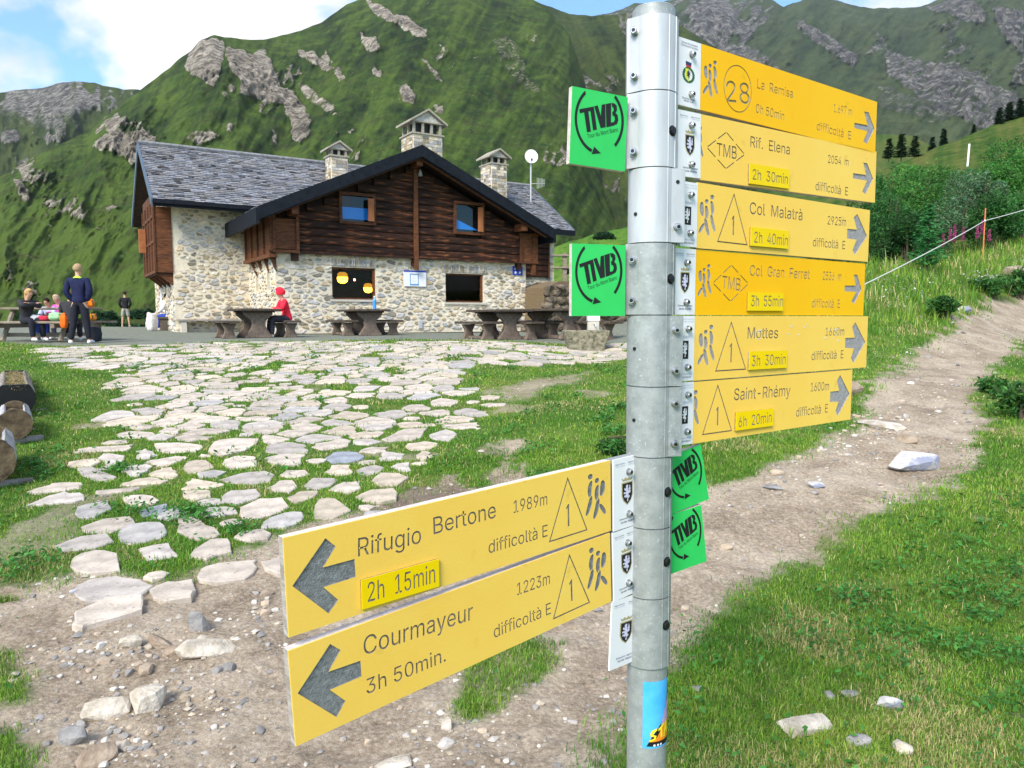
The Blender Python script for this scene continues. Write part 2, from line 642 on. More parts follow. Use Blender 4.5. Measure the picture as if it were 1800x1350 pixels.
def mountain(name, x0, x1, nx, ny, ridge, dist, base_y, base_d, matr, rocks=(), amp=30.0, dens=0.0, back=0.25, shear=0.0, seed=0, label=None,
             profile=1.0, skyline=2.0, dtab=None, rscale=1.0, kind='structure'):
    """terrain between a near foot line and a far crest; heights follow the sight lines measured on the photograph"""
    u = np.linspace(x0, x1, nx)
    v = np.linspace(0, 1, ny)
    U, V = np.meshgrid(u, v)
    ry = interp_pts(ridge, U) + skyline * fbm(U / 22, U * 0 + seed, seed + 2, 5)
    by = interp_pts(base_y, U) if isinstance(base_y, (list, tuple)) else base_y
    bd = interp_pts(base_d, U) if isinstance(base_d, (list, tuple)) else base_d
    D = bd * (interp_pts(dist, U) / bd) ** (V ** profile)
    PY = by + (ry - by) * V
    a, bb = (U - 900) / FPX, -(PY - 675) / FPX
    rx = a / (CP + SP * bb)
    rz = (-SP + CP * bb) / (CP + SP * bb)
    X, Y, Z = rx * D, D + 0 * U, CAMZ + rz * D
    # gullies and ribs run down the slope; rock stands proud of the turf
    Us = U + shear * (PY - 300) * .9
    n = ridged(Us / 120 * rscale + seed, PY / 260 * rscale, seed + 11, 5, .46) * 0.70 + 0.26 * fbm(Us / 40 * rscale, PY / 60 * rscale, seed + 13, 5) + .06 * ridged(Us / 17, PY / 30, seed + 15, 4, .55) * smooth01(V, .25, .8)
    rk = blur_px(U, PY, rocks, 10.0) if rocks else np.zeros(U.shape)
    rk = rk * (.66 + .46 * smooth01(fbm(Us / 9, PY / 15, seed + 41, 5), -.38, .05))
    rn = ridged(Us / 30 * rscale, PY / 42 * rscale, seed + 17, 6, .62)
    rn2 = fbm(U / 150, PY / 110, seed + 19, 3)
    rk = np.maximum(rk, smooth01(rn * 0.5 + rn2 * 0.7 + dens + .10 * smooth01(V, .4, .7), 0.42, 0.74) * 0.80)
    crag = 1.5 * ridged(Us / 27, PY / 44, seed + 23, 3, .5) + .35 * ridged(U / 8, PY / 15, seed + 24, 3)
    fadev = smooth01(V, 0, .08) * (1 - 0.88 * smooth01(V, .86, 1.0))
    disp = (amp * 1.25 * n + rk * amp * 0.20 * (crag + .7)) * (D / interp_pts(dist, U)) * fadev
    # push towards / away from the viewer and up
    Y2 = Y - disp * 0.9
    X2 = X * (Y2 / Y)
    Z2 = CAMZ + (Z - CAMZ) * (Y2 / Y) + disp * 0.12
    # the far side falls away behind the crest
    nb = 6
    Xb = [X2[-1] * (1 + back * k / nb) for k in range(1, nb + 1)]
    Yb = [Y2[-1] * (1 + back * k / nb) for k in range(1, nb + 1)]
    Zb = [CAMZ + (Z2[-1] - CAMZ) * (1 - 0.75 * (k / nb) ** 1.3) for k in range(1, nb + 1)]
    X2, Y2, Z2 = np.vstack([X2] + Xb), np.vstack([Y2] + Yb), np.vstack([Z2] + Zb)
    ex = lambda A: np.vstack([A] + [A[-1:]] * nb)
    tone = .55 * fbm(Us / 60, PY / 90, seed + 29, 6, .6) + .45 * ridged(Us / 26, PY / 110, seed + 30, 5) * .8 - .12 + .25 * fbm(U / 8, PY / 8, seed + 31, 4)  # natural turf variation, also painting in slope shading the frontal sun flattens
    tone = tone * 1.25 + .38 * smooth01(PY, 230, 470) * (1 - smooth01(U, 380, 700)) * (dens < .2)
    o = grid_mesh(name, X2, Y2, Z2, matr, attrs={'rock': ex(rk), 'tone': ex(tone * .5 + .5), 'crag': ex(crag)})
    tag(o, kind=kind, label=label)
    return o


def mountain_mat(name, greens, rock, scale, rb=0.6, streak=(1, 1, .4), heath=(.034, .034, .016)):
    m, t, b = new_mat(name)
    b.inputs['Roughness'].default_value = 1.0
    b.inputs['Specular IOR Level'].default_value = 0.05
    g = N(t, 'ShaderNodeNewGeometry')
    mp_ = N(t, 'ShaderNodeMapping', ins={3: streak})
    t.links.new(g.outputs['Position'], mp_.inputs[0])
    p_ = mp_.outputs[0]
    ad = N(t, 'ShaderNodeMath', operation='MULTIPLY_ADD', ins={1: 0.50, 2: 0.0})
    t.links.new(tnoise(t, p_, scale, 10, .68), ad.inputs[0])
    ad2 = N(t, 'ShaderNodeMath', operation='MULTIPLY_ADD', ins={1: 0.50})
    t.links.new(tattr(t, 'tone'), ad2.inputs[0])
    t.links.new(ad.outputs[0], ad2.inputs[2])
    gr = tramp(t, ad2.outputs[0], [(.39, greens[0]), (.48, greens[1]), (.60, greens[2])])
    rkc = tramp(t, tnoise(t, p_, scale * 2.6, 10, .66), [(.38, rock[0]), (.49, rock[1]), (.60, rock[2])])
    vo = N(t, 'ShaderNodeTexVoronoi', feature='DISTANCE_TO_EDGE', ins={'Scale': scale * 3.2})
    wv = N(t, 'ShaderNodeVectorMath', operation='MULTIPLY_ADD')
    wn = N(t, 'ShaderNodeTexNoise', ins={'Scale': scale * 4, 'Detail': 5.0})
    t.links.new(p_, wn.inputs['Vector'])
    t.links.new(wn.outputs['Color'], wv.inputs[0])
    wv.inputs[1].default_value = (.5 / scale, .5 / scale, .5 / scale)
    t.links.new(p_, wv.inputs[2])
    t.links.new(wv.outputs[0], vo.inputs['Vector'])
    cr_ = N(t, 'ShaderNodeMapRange', ins={1: 0.0, 2: 0.10, 3: 0.75, 4: 0.0})
    t.links.new(vo.outputs['Distance'], cr_.inputs[0])
    rkc = tmix(t, cr_.outputs[0], rkc, tuple(v * .55 for v in rock[0]))
    hm_ = N(t, 'ShaderNodeMapRange', ins={1: 0.50, 2: 0.68, 4: 0.75})
    t.links.new(tnoise(t, p_, scale * 1.7, 9, .7), hm_.inputs[0])
    gr = tmix(t, hm_.outputs[0], gr, heath)
    sm = N(t, 'ShaderNodeMath', operation='MULTIPLY_ADD', ins={1: 0.8})
    t.links.new(tnoise(t, p_, scale * 7, 8, .75), sm.inputs[0])
    t.links.new(tattr(t, 'rock'), sm.inputs[2])
    mr = N(t, 'ShaderNodeMapRange', ins={1: 0.86, 2: 1.12})
    t.links.new(sm.outputs[0], mr.inputs[0])
    c = tmix(t, mr.outputs[0], gr, rkc)
    # specks of stone in the turf
    sp_ = N(t, 'ShaderNodeMapRange', ins={1: 0.605, 2: 0.70, 4: .85})
    t.links.new(tnoise(t, p_, scale * 9, 8, .78), sp_.inputs[0])
    c = tmix(t, sp_.outputs[0], c, rock[1])
    t.links.new(c, b.inputs['Base Color'])
    bp = N(t, 'ShaderNodeBump', ins={'Strength': rb, 'Distance': 0.6 / scale * .6})
    bs = N(t, 'ShaderNodeMapRange', ins={1: 0.2, 2: 0.9, 3: 0.30 * rb, 4: rb})
    t.links.new(tattr(t, 'rock'), bs.inputs[0])
    t.links.new(bs.outputs[0], bp.inputs['Strength'])
    t.links.new(tnoise(t, p_, scale * 6, 10, .7), bp.inputs['Height'])
    t.links.new(bp.outputs[0], b.inputs['Normal'])
    return m


GREENM = mountain_mat('mountain_turf', [(.010, .020, .009), (.024, .047, .011), (.062, .100, .018)], [(.14, .125, .10), (.36, .32, .26), (.62, .55, .45)], .045, 1.0)
DARKM = mountain_mat('dark_mountain_turf', [(.013, .023, .010), (.028, .047, .014), (.056, .078, .020)], [(.07, .07, .062), (.18, .175, .16), (.36, .34, .30)], .04, 1.0)
FARM = mountain_mat('far_mountain', [(.018, .030, .017), (.034, .054, .024), (.062, .084, .036)], [(.06, .062, .066), (.15, .145, .14), (.34, .32, .29)], .016, 1.0)
MEADM = mountain_mat('meadow_slope', [(.020, .050, .010), (.040, .088, .014), (.10, .115, .030)], [(.16, .15, .11), (.22, .2, .15), (.34, .3, .22)], .5, .5)
BRIGHTM = mountain_mat('bright_meadow', [(.040, .11, .014), (.065, .16, .02), (.12, .20, .03)], [(.16, .15, .11), (.22, .2, .15), (.34, .3, .22)], .35, .4)

RK = [
    ([(322, 120), (332, 92), (352, 70), (380, 64), (398, 78), (395, 105), (390, 130), (376, 160), (355, 150), (335, 135)], 1),
    ([(395, 82), (425, 88), (445, 100), (462, 84), (478, 110), (486, 140), (505, 162), (512, 182), (480, 182), (450, 180), (418, 178), (424, 155), (402, 130)], 1),
    ([(486, 150), (520, 160), (535, 185), (548, 215), (545, 240), (530, 258), (512, 246), (508, 212), (500, 190), (484, 175)], 1),
    ([(402, 155), (414, 158), (412, 174), (402, 170)], 1), ([(388, 168), (402, 172), (398, 184), (388, 180)], .9),
    ([(182, 215), (205, 200), (222, 214), (228, 230), (200, 240), (185, 235)], 1),
    ([(165, 255), (190, 240), (225, 240), (250, 232), (272, 250), (262, 280), (232, 290), (205, 275), (178, 278), (160, 268)], .95),
    ([(245, 225), (275, 240), (270, 262), (248, 252)], .9),
    ([(520, 88), (548, 92), (580, 112), (592, 125), (570, 125), (545, 112), (525, 102)], .95),
    ([(588, 120), (600, 125), (608, 145), (596, 148), (588, 135)], 1),
    ([(630, 60), (660, 70), (672, 95), (650, 98), (635, 82)], .9), ([(655, 120), (672, 130), (670, 145), (656, 140)], 1),
    ([(640, -5), (665, 5), (690, 25), (720, 35), (750, 60), (752, 75), (725, 68), (690, 48), (665, 35), (648, 15)], 1),
    ([(702, 155), (718, 156), (732, 175), (728, 188), (710, 186), (702, 175)], 1), ([(765, 183), (776, 190), (778, 208), (764, 202)], 1),
    ([(520, 140), (545, 148), (560, 165), (585, 185), (600, 212), (580, 212), (560, 190), (535, 172)], .7),
    ([(560, 100), (572, 90), (590, 108), (578, 118)], .8), ([(735, 100), (750, 108), (775, 135), (785, 150), (770, 145), (748, 125)], .8),
    ([(0, 235), (30, 230), (45, 250), (20, 262), (0, 255)], .8), ([(20, 315), (35, 325), (55, 352), (45, 368), (30, 350)], .9),
    ([(180, 365), (212, 368), (190, 382)], .8), ([(320, 250), (345, 235), (375, 232), (390, 245), (345, 262)], .7),
    ([(75, 240), (100, 245), (95, 262), (78, 258)], .8), ([(90, 190), (110, 180), (118, 200), (105, 212), (92, 205)], .6),
    ([(475, 230), (487, 235), (490, 258), (478, 252)], .7), ([(395, 225), (415, 225), (410, 240), (396, 238)], .7),
    ([(862, 70), (880, 60), (905, 75), (935, 140), (960, 175), (945, 180), (905, 150), (880, 120), (870, 100)], .45),
    ([(0, 190), (40, 170), (110, 160), (160, 175), (150, 215), (100, 240), (40, 230), (0, 240)], .45),
]
M1 = mountain('mountain', -700, 520, 420, 170, [(-700, 150), (-300, 195), (-60, 172), (0, 164), (40, 158), (75, 155), (100, 147), (130, 144), (165, 146), (185, 152),
              (215, 157), (245, 158), (300, 190), (520, 330)], [(-700, 1500), (520, 1100)], 640, 500, DARKM, RK, 75, .14, seed=3,
              label='rocky green ridge far to the left, behind the nearer cliff')
M2 = mountain('mountain', -900, 1090, 900, 340, [(-900, 700), (-300, 520), (-60, 345), (0, 312), (58, 279), (105, 255), (155, 232), (200, 196), (249, 157), (300, 118), (320, 100), (335, 92),
              (352, 72), (378, 62), (398, 66), (430, 70), (462, 71), (500, 62), (530, 54), (565, 40), (590, 22), (610, 8), (640, -4), (700, -30), (790, -45),
              (880, -25), (930, -4), (960, 12), (1000, 60), (1090, 330)],
              [(-900, 260), (0, 420), (340, 620), (640, 900), (900, 950), (1090, 700)], [(-900, 640), (0, 600), (1090, 560)], [(-900, 90), (0, 95), (1090, 130)], GREENM, RK, 46, -.05, shear=.55, seed=7,
              label='steep green mountain with pale rock outcrops rising behind the stone hut')
M3 = mountain('mountain', 830, 1560, 480, 260, [(830, 10), (930, 0), (960, 10), (1000, 24), (1040, 29), (1085, 26), (1120, 20), (1160, 30), (1190, 42), (1240, 72), (1300, 112), (1400, 175), (1560, 285)],
              [(830, 1300), (1180, 1000), (1560, 520)], [(830, 580), (1560, 520)], [(830, 240), (1560, 220)], DARKM, RK, 60, .12, shear=-.5, seed=13,
              label='dark green mountain shoulder behind the metal signpost')
M4 = mountain('mountain', 1040, 2700, 700, 300, [(1040, 30), (1090, 18), (1115, 8), (1150, 6), (1190, -2), (1215, -14), (1260, -10), (1310, 3), (1330, -4), (1350, -2), (1378, 12), (1400, 4), (1430, -8),
              (1480, 4), (1500, 9), (1530, 15), (1570, 14), (1600, 15), (1622, 10), (1650, 0), (1700, -24), (1800, -45), (2100, -80), (2700, 60)],
              [(1040, 2600), (1800, 2100), (2700, 1500)], [(1040, 420), (1560, 262), (1700, 262), (2700, 300)], [(1040, 900), (2700, 700)], FARM,
              [([(1180, 30), (1260, 60), (1330, 90), (1420, 170), (1500, 190), (1460, 220), (1380, 170), (1290, 110), (1190, 60)], .62),
               ([(1400, 40), (1440, 55), (1480, 80), (1510, 110), (1500, 130), (1450, 90), (1400, 60)], .85),
               ([(1550, 85), (1620, 110), (1680, 120), (1740, 150), (1800, 170), (1800, 240), (1720, 230), (1640, 200), (1560, 140)], .66),
               ([(1540, 150), (1640, 185), (1700, 210), (1640, 225), (1540, 200)], .5),
               ([(1620, 12), (1680, 0), (1720, 10), (1740, 50), (1700, 50), (1650, 30)], .8), ([(1740, 20), (1800, 20), (1800, 110), (1760, 70)], .8)],
              150, .10, shear=.9, seed=23, skyline=4, label='high grey rocky mountain far away behind the trail signs')
M5 = mountain('hillside', 1330, 3000, 260, 90, [(1330, 300), (1440, 262), (1540, 236), (1600, 238), (1650, 262), (1720, 300), (3000, 600)], [(1330, 420), (3000, 300)], 420, 120, MEADM, (), 3.0, -.4, seed=29,
              label='yellow green meadow slope at the foot of the grey mountain')
M6 = mountain('hillside', 860, 3000, 480, 160, [(860, 655), (940, 610), (1040, 545), (1180, 460), (1400, 345), (1500, 318), (1560, 296), (1600, 280), (1650, 258), (1700, 240), (1740, 222), (1800, 200), (1900, 165), (2200, 90), (3000, 10)],
              [(860, 34), (1180, 60), (1560, 85), (1800, 100), (3000, 90)], [(860, 660), (1180, 640), (1560, 520), (1800, 470), (3000, 420)], [(860, 30), (1180, 26), (3000, 22)], MEADM, (), 2.6, -.3, seed=31,
              label='grassy hillside rising to the right behind the shrubs')
M7 = mountain('hillside', 880, 1300, 160, 60, [(880, 470), (960, 440), (1000, 425), (1060, 408), (1110, 398), (1300, 350)], [(880, 110), (1300, 110)], 600, 40, BRIGHTM, (), .8, -.5, seed=37,
              label='bright green meadow strip between the hut and the mountain')
# ================================================================== STONE PAVING
flag_m = mat('flagstone', (.34, .315, .28), (.56, .52, .465), 7, .85, .35, 30, attr='Col', coord='Object', c3=(.24, .21, .18), s3=26, t3=(.60, .74), detail=9)
HERO_PX = [
    [(129, 1103), (131, 1082), (162, 1064), (218, 1051), (249, 1045), (257, 1073), (199, 1090), (156, 1101)],
    [(120, 1040), (149, 1019), (199, 1011.5), (243, 1015.5), (274, 1023), (255, 1039), (199, 1051), (156, 1057)],
    [(124, 980), (162, 967), (205, 970), (218, 1001.6), (168, 1009), (132, 1009)],
    [(90, 964), (131, 945.6), (187, 939), (202, 952), (174, 964), (115, 973.6)],
    [(208, 936), (224, 924), (280, 917.6), (296, 933), (289, 945.6), (236, 959.6), (208, 948.7)],
    [(238, 966), (296, 953), (322, 977), (264, 990.7)],
    [(333, 973.6), (367, 953), (401, 948.7), (407.6, 970), (367, 986), (336, 983)],
    [(347, 1001.6), (373, 989), (451, 981), (457, 992), (435.6, 1014), (386, 1022), (351.6, 1018.7)],
    [(260, 1037), (286, 1022), (339, 1015.6), (347, 1032.7), (342, 1045), (295.6, 1054.5)],
    [(460, 989), (485, 977), (503, 980), (508, 1008), (478, 1006)],
    [(308, 916), (345, 907), (361, 925), (392, 941), (352, 953), (314, 938)],
    [(127.6, 894), (190, 879), (199, 894), (174, 910), (137, 916)],
    [(137, 928.5), (174, 913), (224, 908), (246, 919), (199, 938), (156, 939)],
    [(239.6, 900), (292, 885), (299, 894), (255, 911)], [(262, 913), (306, 893), (333, 903.6), (299, 916)],
    [(211.6, 877), (249, 871), (283, 878.7), (274, 888), (236, 892.7)], [(155.6, 868), (246, 857), (249, 861.6), (174, 871)],
    [(169.6, 808.7), (177, 799), (222.5, 801), (214.7, 816.5), (186.7, 819.6)], [(132, 827), (155.6, 822.7), (199, 835), (205, 844.5), (168, 847.6), (146, 840)],
    [(386, 878.7), (401, 864.7), (448, 861.6), (464, 872.5), (420, 891), (392, 886.5)], [(417, 899), (451, 882), (495, 877), (513, 891), (479, 910), (429, 916)],
    [(457, 922), (498, 905), (529, 900.5), (533.6, 919), (504, 930), (460.5, 931.6)], [(378, 846), (420, 832), (467, 829), (485, 833.6), (478, 847.6), (429, 855)],
    [(365.6, 798), (370, 779), (404.5, 771), (457, 770), (435.6, 791.6), (395, 804)], [(320.5, 826), (326.7, 810), (358, 805.6), (379.6, 821), (358, 830.5), (330, 833.6)],
    [(392, 810), (410.7, 802.5), (448, 804), (457, 819.6), (417, 826), (395, 822.7)], [(267.6, 782), (305, 779), (358, 780.7), (354.7, 794.7), (299, 798), (277, 796)],
    [(202, 766.7), (218, 759), (267.6, 759), (274, 765), (249, 771), (214.7, 771)], [(468, 860), (487, 849), (510, 846), (526, 857), (513, 870), (485, 868)],
    [(571, 810), (581, 798.6), (612, 795), (640.6, 803.7), (635.5, 810), (588, 817)], [(568, 834), (578, 819), (616, 818), (620, 831), (612, 839)],
    [(625, 829), (646, 819), (676, 820.6), (669, 832.5), (642, 839)], [(654, 848), (663, 835), (700, 835), (720, 840), (703, 856), (669, 858)],
    [(622, 878), (646, 863), (690, 859.6), (701.6, 878), (676, 885), (642, 883)], [(547, 905), (557.6, 878), (585, 875), (620, 897), (591.5, 912), (551, 914)],
    [(576, 865), (598, 849), (632, 846), (638, 861), (612, 871)], [(534, 857), (546, 843), (586, 841), (592, 850), (568, 862), (540, 862)],
    [(503, 881.6), (520, 868), (556, 865), (562, 871), (527, 889)], [(683, 822), (696.5, 814), (720, 812), (725, 829), (703, 831)],
    [(729, 803), (739, 796), (757.6, 796), (764, 805), (751, 812), (736, 810)], [(751, 768), (781, 756), (806.7, 763), (791.5, 776.5), (768, 775)],
    [(668, 775), (692, 765), (705, 757), (752, 753.5), (745, 765), (730, 775), (692, 777)], [(754, 709), (771, 702.7), (808, 705), (798, 715.5), (764, 715.5)],
    [(801.6, 683), (839, 681.7), (845.6, 685.7), (818.5, 687.8)], [(839, 712), (859, 708), (891, 708.8), (889.7, 714), (856, 716.6)],
    [(840, 698), (858, 695), (882, 697), (872, 704), (848, 704)], [(712, 781), (742, 777), (770, 779), (762, 789), (735, 793), (716, 790)],
]
HERO = [g_poly(q) for q in HERO_PX]


def clip_half(pl, m_, n_):
    """keep the part of polygon pl on the side of point m_ opposite to n_"""
    outp = []
    for j in range(len(pl)):
        A_, B_ = pl[j], pl[(j + 1) % len(pl)]
        da = (A_[0] - m_[0]) * n_[0] + (A_[1] - m_[1]) * n_[1]
        db = (B_[0] - m_[0]) * n_[0] + (B_[1] - m_[1]) * n_[1]
        if da <= 0:
            outp.append(A_)
        if (da <= 0) != (db <= 0):
            f_ = da / (da - db)
            outp.append((A_[0] + f_ * (B_[0] - A_[0]), A_[1] + f_ * (B_[1] - A_[1])))
    return outp


def voronoi_cells(S, blocked=(), kmax=16, box=1.2, an=(1, 1)):
    """cells of the sites S (n,2); blocked sites only push back"""
    allp = np.array(list(S) + list(blocked), float)
    cells = []
    for i in range(len(S)):
        s = allp[i]
        d = np.hypot(*((allp - s).T))
        idx = np.argsort(d)[1:kmax + 1]
        pl = [(s[0] - box, s[1] - box), (s[0] + box, s[1] - box), (s[0] + box, s[1] + box), (s[0] - box, s[1] + box)]
        for j in idx:
            q_ = allp[j]
            if d[j] > 2 * box * 1.5:
                break
            pl = clip_half(pl, (s + q_) / 2, q_ - s)
            if len(pl) < 3:
                break
        cells.append(pl)
    return cells


def shrink(pl, gap, rough, rng, rnd=.0):
    """inset towards the centre, cut corners, make the outline uneven"""
    c = np.mean(pl, 0)
    P_ = np.array(pl)
    d = P_ - c
    r = np.hypot(*d.T) + 1e-9
    P_ = c + d * (np.maximum(r - gap, r * .45) / r)[:, None]
    outp = []
    n = len(P_)
    for j in range(n):
        A_, B_ = P_[j], P_[(j + 1) % n]
        ln = np.hypot(*(B_ - A_))
        if ln < gap * .8:
            outp.append((A_ + B_) / 2)
            continue
        k0 = min(.30, .030 / max(ln, .05)) + .03
        for t_ in (k0, .5, 1 - k0) if ln > .16 else (k0, 1 - k0):
            nrm = np.array([-(B_ - A_)[1], (B_ - A_)[0]]) / (ln + 1e-9)
            outp.append(A_ + (B_ - A_) * t_ + nrm * rng.normal(0, rough))
    return [tuple(p) for p in outp]


def slab(pl, top, thick=.09, rng=RNG, cham=.012, tilt=0.012):
    """stone slab with a chamfered, slightly domed top; returns V, F in world space"""
    n = len(pl)
    c = np.mean(pl, 0)
    tx, ty = rng.normal(0, tilt, 2)
    V, F = [], []
    zt = lambda p: top + (p[0] - c[0]) * (tx + SLX) + (p[1] - c[1]) * (ty + SLY)
    ins = []
    for p in pl:
        d = np.array(p) - c
        r = np.hypot(*d) + 1e-9
        ins.append(c + d * max(.2, (r - cham) / r))
    V += [(p[0], p[1], zt(p) - thick) for p in pl]
    V += [(p[0], p[1], zt(p) - cham * .8 + rng.normal(0, .002)) for p in pl]
    V += [(p[0], p[1], zt(p) + rng.normal(0, .0022)) for p in ins]
    V.append((c[0], c[1], top + rng.normal(.002, .004)))
    for j in range(n):
        k = (j + 1) % n
        F += [(j, k, n + k, n + j), (n + j, n + k, 2 * n + k, 2 * n + j), (2 * n + j, 2 * n + k, 3 * n)]
    return V, F


rngp = np.random.default_rng(77)
sites = []
bb = np.array(PAVED)
tries = 0
cell = {}
while tries < 40000:
    tries += 1
    p = np.array([rngp.uniform(bb[:, 0].min(), bb[:, 0].max()), rngp.uniform(bb[:, 1].min(), bb[:, 1].max())])
    rad = .265 if p[1] < 6 else (.27 if p[1] < 9 else .28)
    key = (int(p[0] / .5), int(p[1] / .42))
    ok = True
    for a_ in (-1, 0, 1):
        for b_ in (-1, 0, 1):
            for q_ in cell.get((key[0] + a_, key[1] + b_), ()):
                if ((p[0] - q_[0]) / 1.22) ** 2 + ((p[1] - q_[1]) / .95) ** 2 < rad * rad:
                    ok = False
    if ok:
        cell.setdefault(key, []).append(p)
        sites.append(p)
sites = np.array(sites)
sites = sites[in_poly(sites[:, 0], sites[:, 1], PAVED)]
blocked = []
for h in HERO:
    c = np.mean(h, 0)
    blocked.append(tuple(c))
    blocked += [tuple(c + (np.array(p) - c) * .80) for p in h]
    hd = poly_dist(sites[:, 0], sites[:, 1], h)
    sites = sites[hd < -.085]
order = np.argsort(sites[:, 1])
sites = sites[order]
cells = voronoi_cells(sites, blocked, box=.30)
paving = empty('pavement', tuple(on_ground(450, 800)), kind='structure', label='uneven flagstone paving with grass growing in the joints')
PT = Matrix.Translation(-Vector(paving.location))
STONES = []
nst = 0
rest = MB()


def stone_col(rng, c):
    k = rng.random()
    if k < .06:
        b_ = np.array([.84, .86, .92])
    elif k < .30:
        b_ = np.array([.96, .94, .95])
    elif k < .5:
        b_ = np.array([1.10, 1.02, .90])
    else:
        b_ = np.array([1.06, 1.0, .95])
    return b_ * rng.uniform(.84, 1.16)


def put_stone(pl, hero=False, blue=False):
    global nst, SLX, SLY
    c = np.mean(pl, 0)
    e = .15
    SLX = float(gz(c[0] + e, c[1]) - gz(c[0] - e, c[1])) / (2 * e)
    SLY = float(gz(c[0], c[1] + e) - gz(c[0], c[1] - e)) / (2 * e)
    z = float(ground_z(c[0], c[1]))
    top = z + rngp.uniform(.006, .020) + (.016 if hero and c[1] < 4.3 else 0)
    V, F = slab(pl, top, rng=rngp, cham=.008)
    V = [tuple(PT @ Vector(v)) for v in V]
    col = np.array([.62, .72, .92]) if blue else stone_col(rngp, c)
    STONES.append(pl)
    if nst < 300:
        # keep the mesh round its own centre
        o3 = Vector((c[0], c[1], z)) + PT.translation
        V = [tuple(Vector(v) - o3) for v in V]
        ob = mesh('paving_stone', V, F, flag_m, paving, col=np.tile(col, (len(V), 1)))
        ob.location = o3
        nst += 1
    else:
        rest.add(V, F, col=col)


for i, h in enumerate(HERO):
    pl = []
    for j in range(len(h)):
        A_, B_ = np.array(h[j]), np.array(h[(j + 1) % len(h)])
        pl += [tuple(A_ + (B_ - A_) * .12 + rngp.normal(0, .006, 2)), tuple(A_ + (B_ - A_) * .5 + rngp.normal(0, .012, 2))]
    put_stone(pl, True, i in (13, 29))
for s, pl in zip(sites, cells):
    if len(pl) < 3:
        continue
    gap_n = fbm(s[0] * .55, s[1] * .55, 41, 3)
    if rngp.random() < (.07 + (.30 if gap_n > .17 else 0)) * (1.0 if s[1] < 12 else .8):
        continue
    x_, y_ = proj(s[0], s[1], float(gz(s[0], s[1])))[:2]
    g_ = rngp.uniform(.014, .042) if not (x_ > 780 and y_ < 640) else .022
    pl = shrink(pl, g_, .019, rngp)
    if len(pl) >= 4:
        put_stone(pl)
# smaller stones filling the gaps between the traced ones
cov = [np.array(p) for p in STONES]
ccen = np.array([p.mean(0) for p in cov])
crad = np.array([np.hypot(*(p - p.mean(0)).T).max() for p in cov])
fill = []
for _ in range(9000):
    yy = 3.2 * (12.5 / 3.2) ** rngp.random()
    xx = rngp.uniform(bb[:, 0].min(), bb[:, 0].max())
    if not in_poly(np.array([xx]), np.array([yy]), PAVED)[0] or fbm(xx * .55, yy * .55, 41, 3) > .2:
        continue
    r_ = rngp.uniform(.06, .15)
    near = np.where(np.hypot(ccen[:, 0] - xx, ccen[:, 1] - yy) < crad + r_ + .05)[0]
    if any(poly_dist(np.array([xx]), np.array([yy]), cov[i])[0] > -r_ * .95 for i in near):
        continue
    if any((xx - a_) ** 2 + (yy - b_) ** 2 < (r_ + c_ + .01) ** 2 for a_, b_, c_ in fill):
        continue
    fill.append((xx, yy, r_))
for xx, yy, r_ in fill:
    k_ = rngp.integers(5, 8)
    a0 = rngp.random() * 6.28
    put_stone([(xx + r_ * rngp.uniform(.8, 1.12) * 1.12 * math.cos(a0 + 6.283 * j / k_), yy + r_ * rngp.uniform(.8, 1.1) * .95 * math.sin(a0 + 6.283 * j / k_)) for j in range(k_)])
if rest.v:
    ro = rest.build('paving_stones_far', flag_m, paving, col=True)
    tag(ro, kind='stuff')
# ================================================================== SIGNPOST AND SIGNS
galv = mat('galvanised_metal', (.50, .51, .53), (.58, .60, .62), 30, .46, .05, 90, metal=.30, c3=(.68, .70, .71), s3=170, t3=(.64, .78), stretch=(1, 1, .25), spec=.5)
dullgalv = mat('weathered_metal', (.30, .325, .325), (.40, .425, .425), 40, .48, .08, 90, metal=.30, c3=(.62, .64, .65), s3=190, t3=(.62, .70), spec=.5)
steel = mat('bolt_steel', (.35, .36, .37), (.6, .6, .6), 90, .3, metal=.9)
blackp = mat('black_plastic', (.012, .013, .014), None, rough=.4)
yel = {'pale': mat('pale_yellow_face', (.92, .575, .095), (.94, .64, .125), 3, .5, .06, 220, c3=(.62, .40, .06), s3=16, t3=(.62, .86), detail=9, spec=.12),
       'strong': mat('strong_yellow_face', (.94, .48, .003), (.95, .54, .008), 3, .5, .06, 220, c3=(.66, .34, .01), s3=16, t3=(.62, .86), detail=9, spec=.12)}
plate_y = mat('plate_yellow', (.90, .62, .002), (.92, .67, .006), 6, .5, spec=.12)
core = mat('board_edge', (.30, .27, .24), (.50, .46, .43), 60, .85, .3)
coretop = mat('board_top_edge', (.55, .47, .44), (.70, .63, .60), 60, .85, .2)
engr = mat('engraved_core', (.16, .13, .10), (.32, .27, .22), 160, .9, .3)
engr_big = mat('engraved_arrow', (.13, .135, .135), (.30, .31, .31), 130, .9, .4, detail=9, lo=.3, hi=.7)
engr_sunlit = mat('sunlit_engraved_core', (.27, .26, .26), (.46, .44, .44), 130, .9, .4, detail=9, lo=.3, hi=.7)  # sunlit copy of the arrow grey, for the right-pointing signs
engr_tan = mat('tan_engraving', (.36, .26, .12), (.48, .38, .22), 160, .9, .3)
whitep = mat('white_plate', (.80, .80, .82), (.84, .84, .84), 8, .35)
navyp = mat('navy_print', (.03, .045, .13), None, rough=.6)
greyp = mat('pale_blue_print', (.42, .46, .58), None, rough=.6)
goldp = mat('gold_print', (.42, .36, .17), None, rough=.6)
blackpr = mat('black_print', (.012, .012, .014), None, rough=.5)
lilac = mat('lilac_print', (.62, .60, .76), None, rough=.6)
greenp = mat('green_plate', (.028, .50, .10), (.036, .56, .12), 9, .4)
redp = mat('red_print', (.55, .04, .03), None, rough=.6)
leafp = mat('green_print', (.03, .13, .04), None, rough=.6)
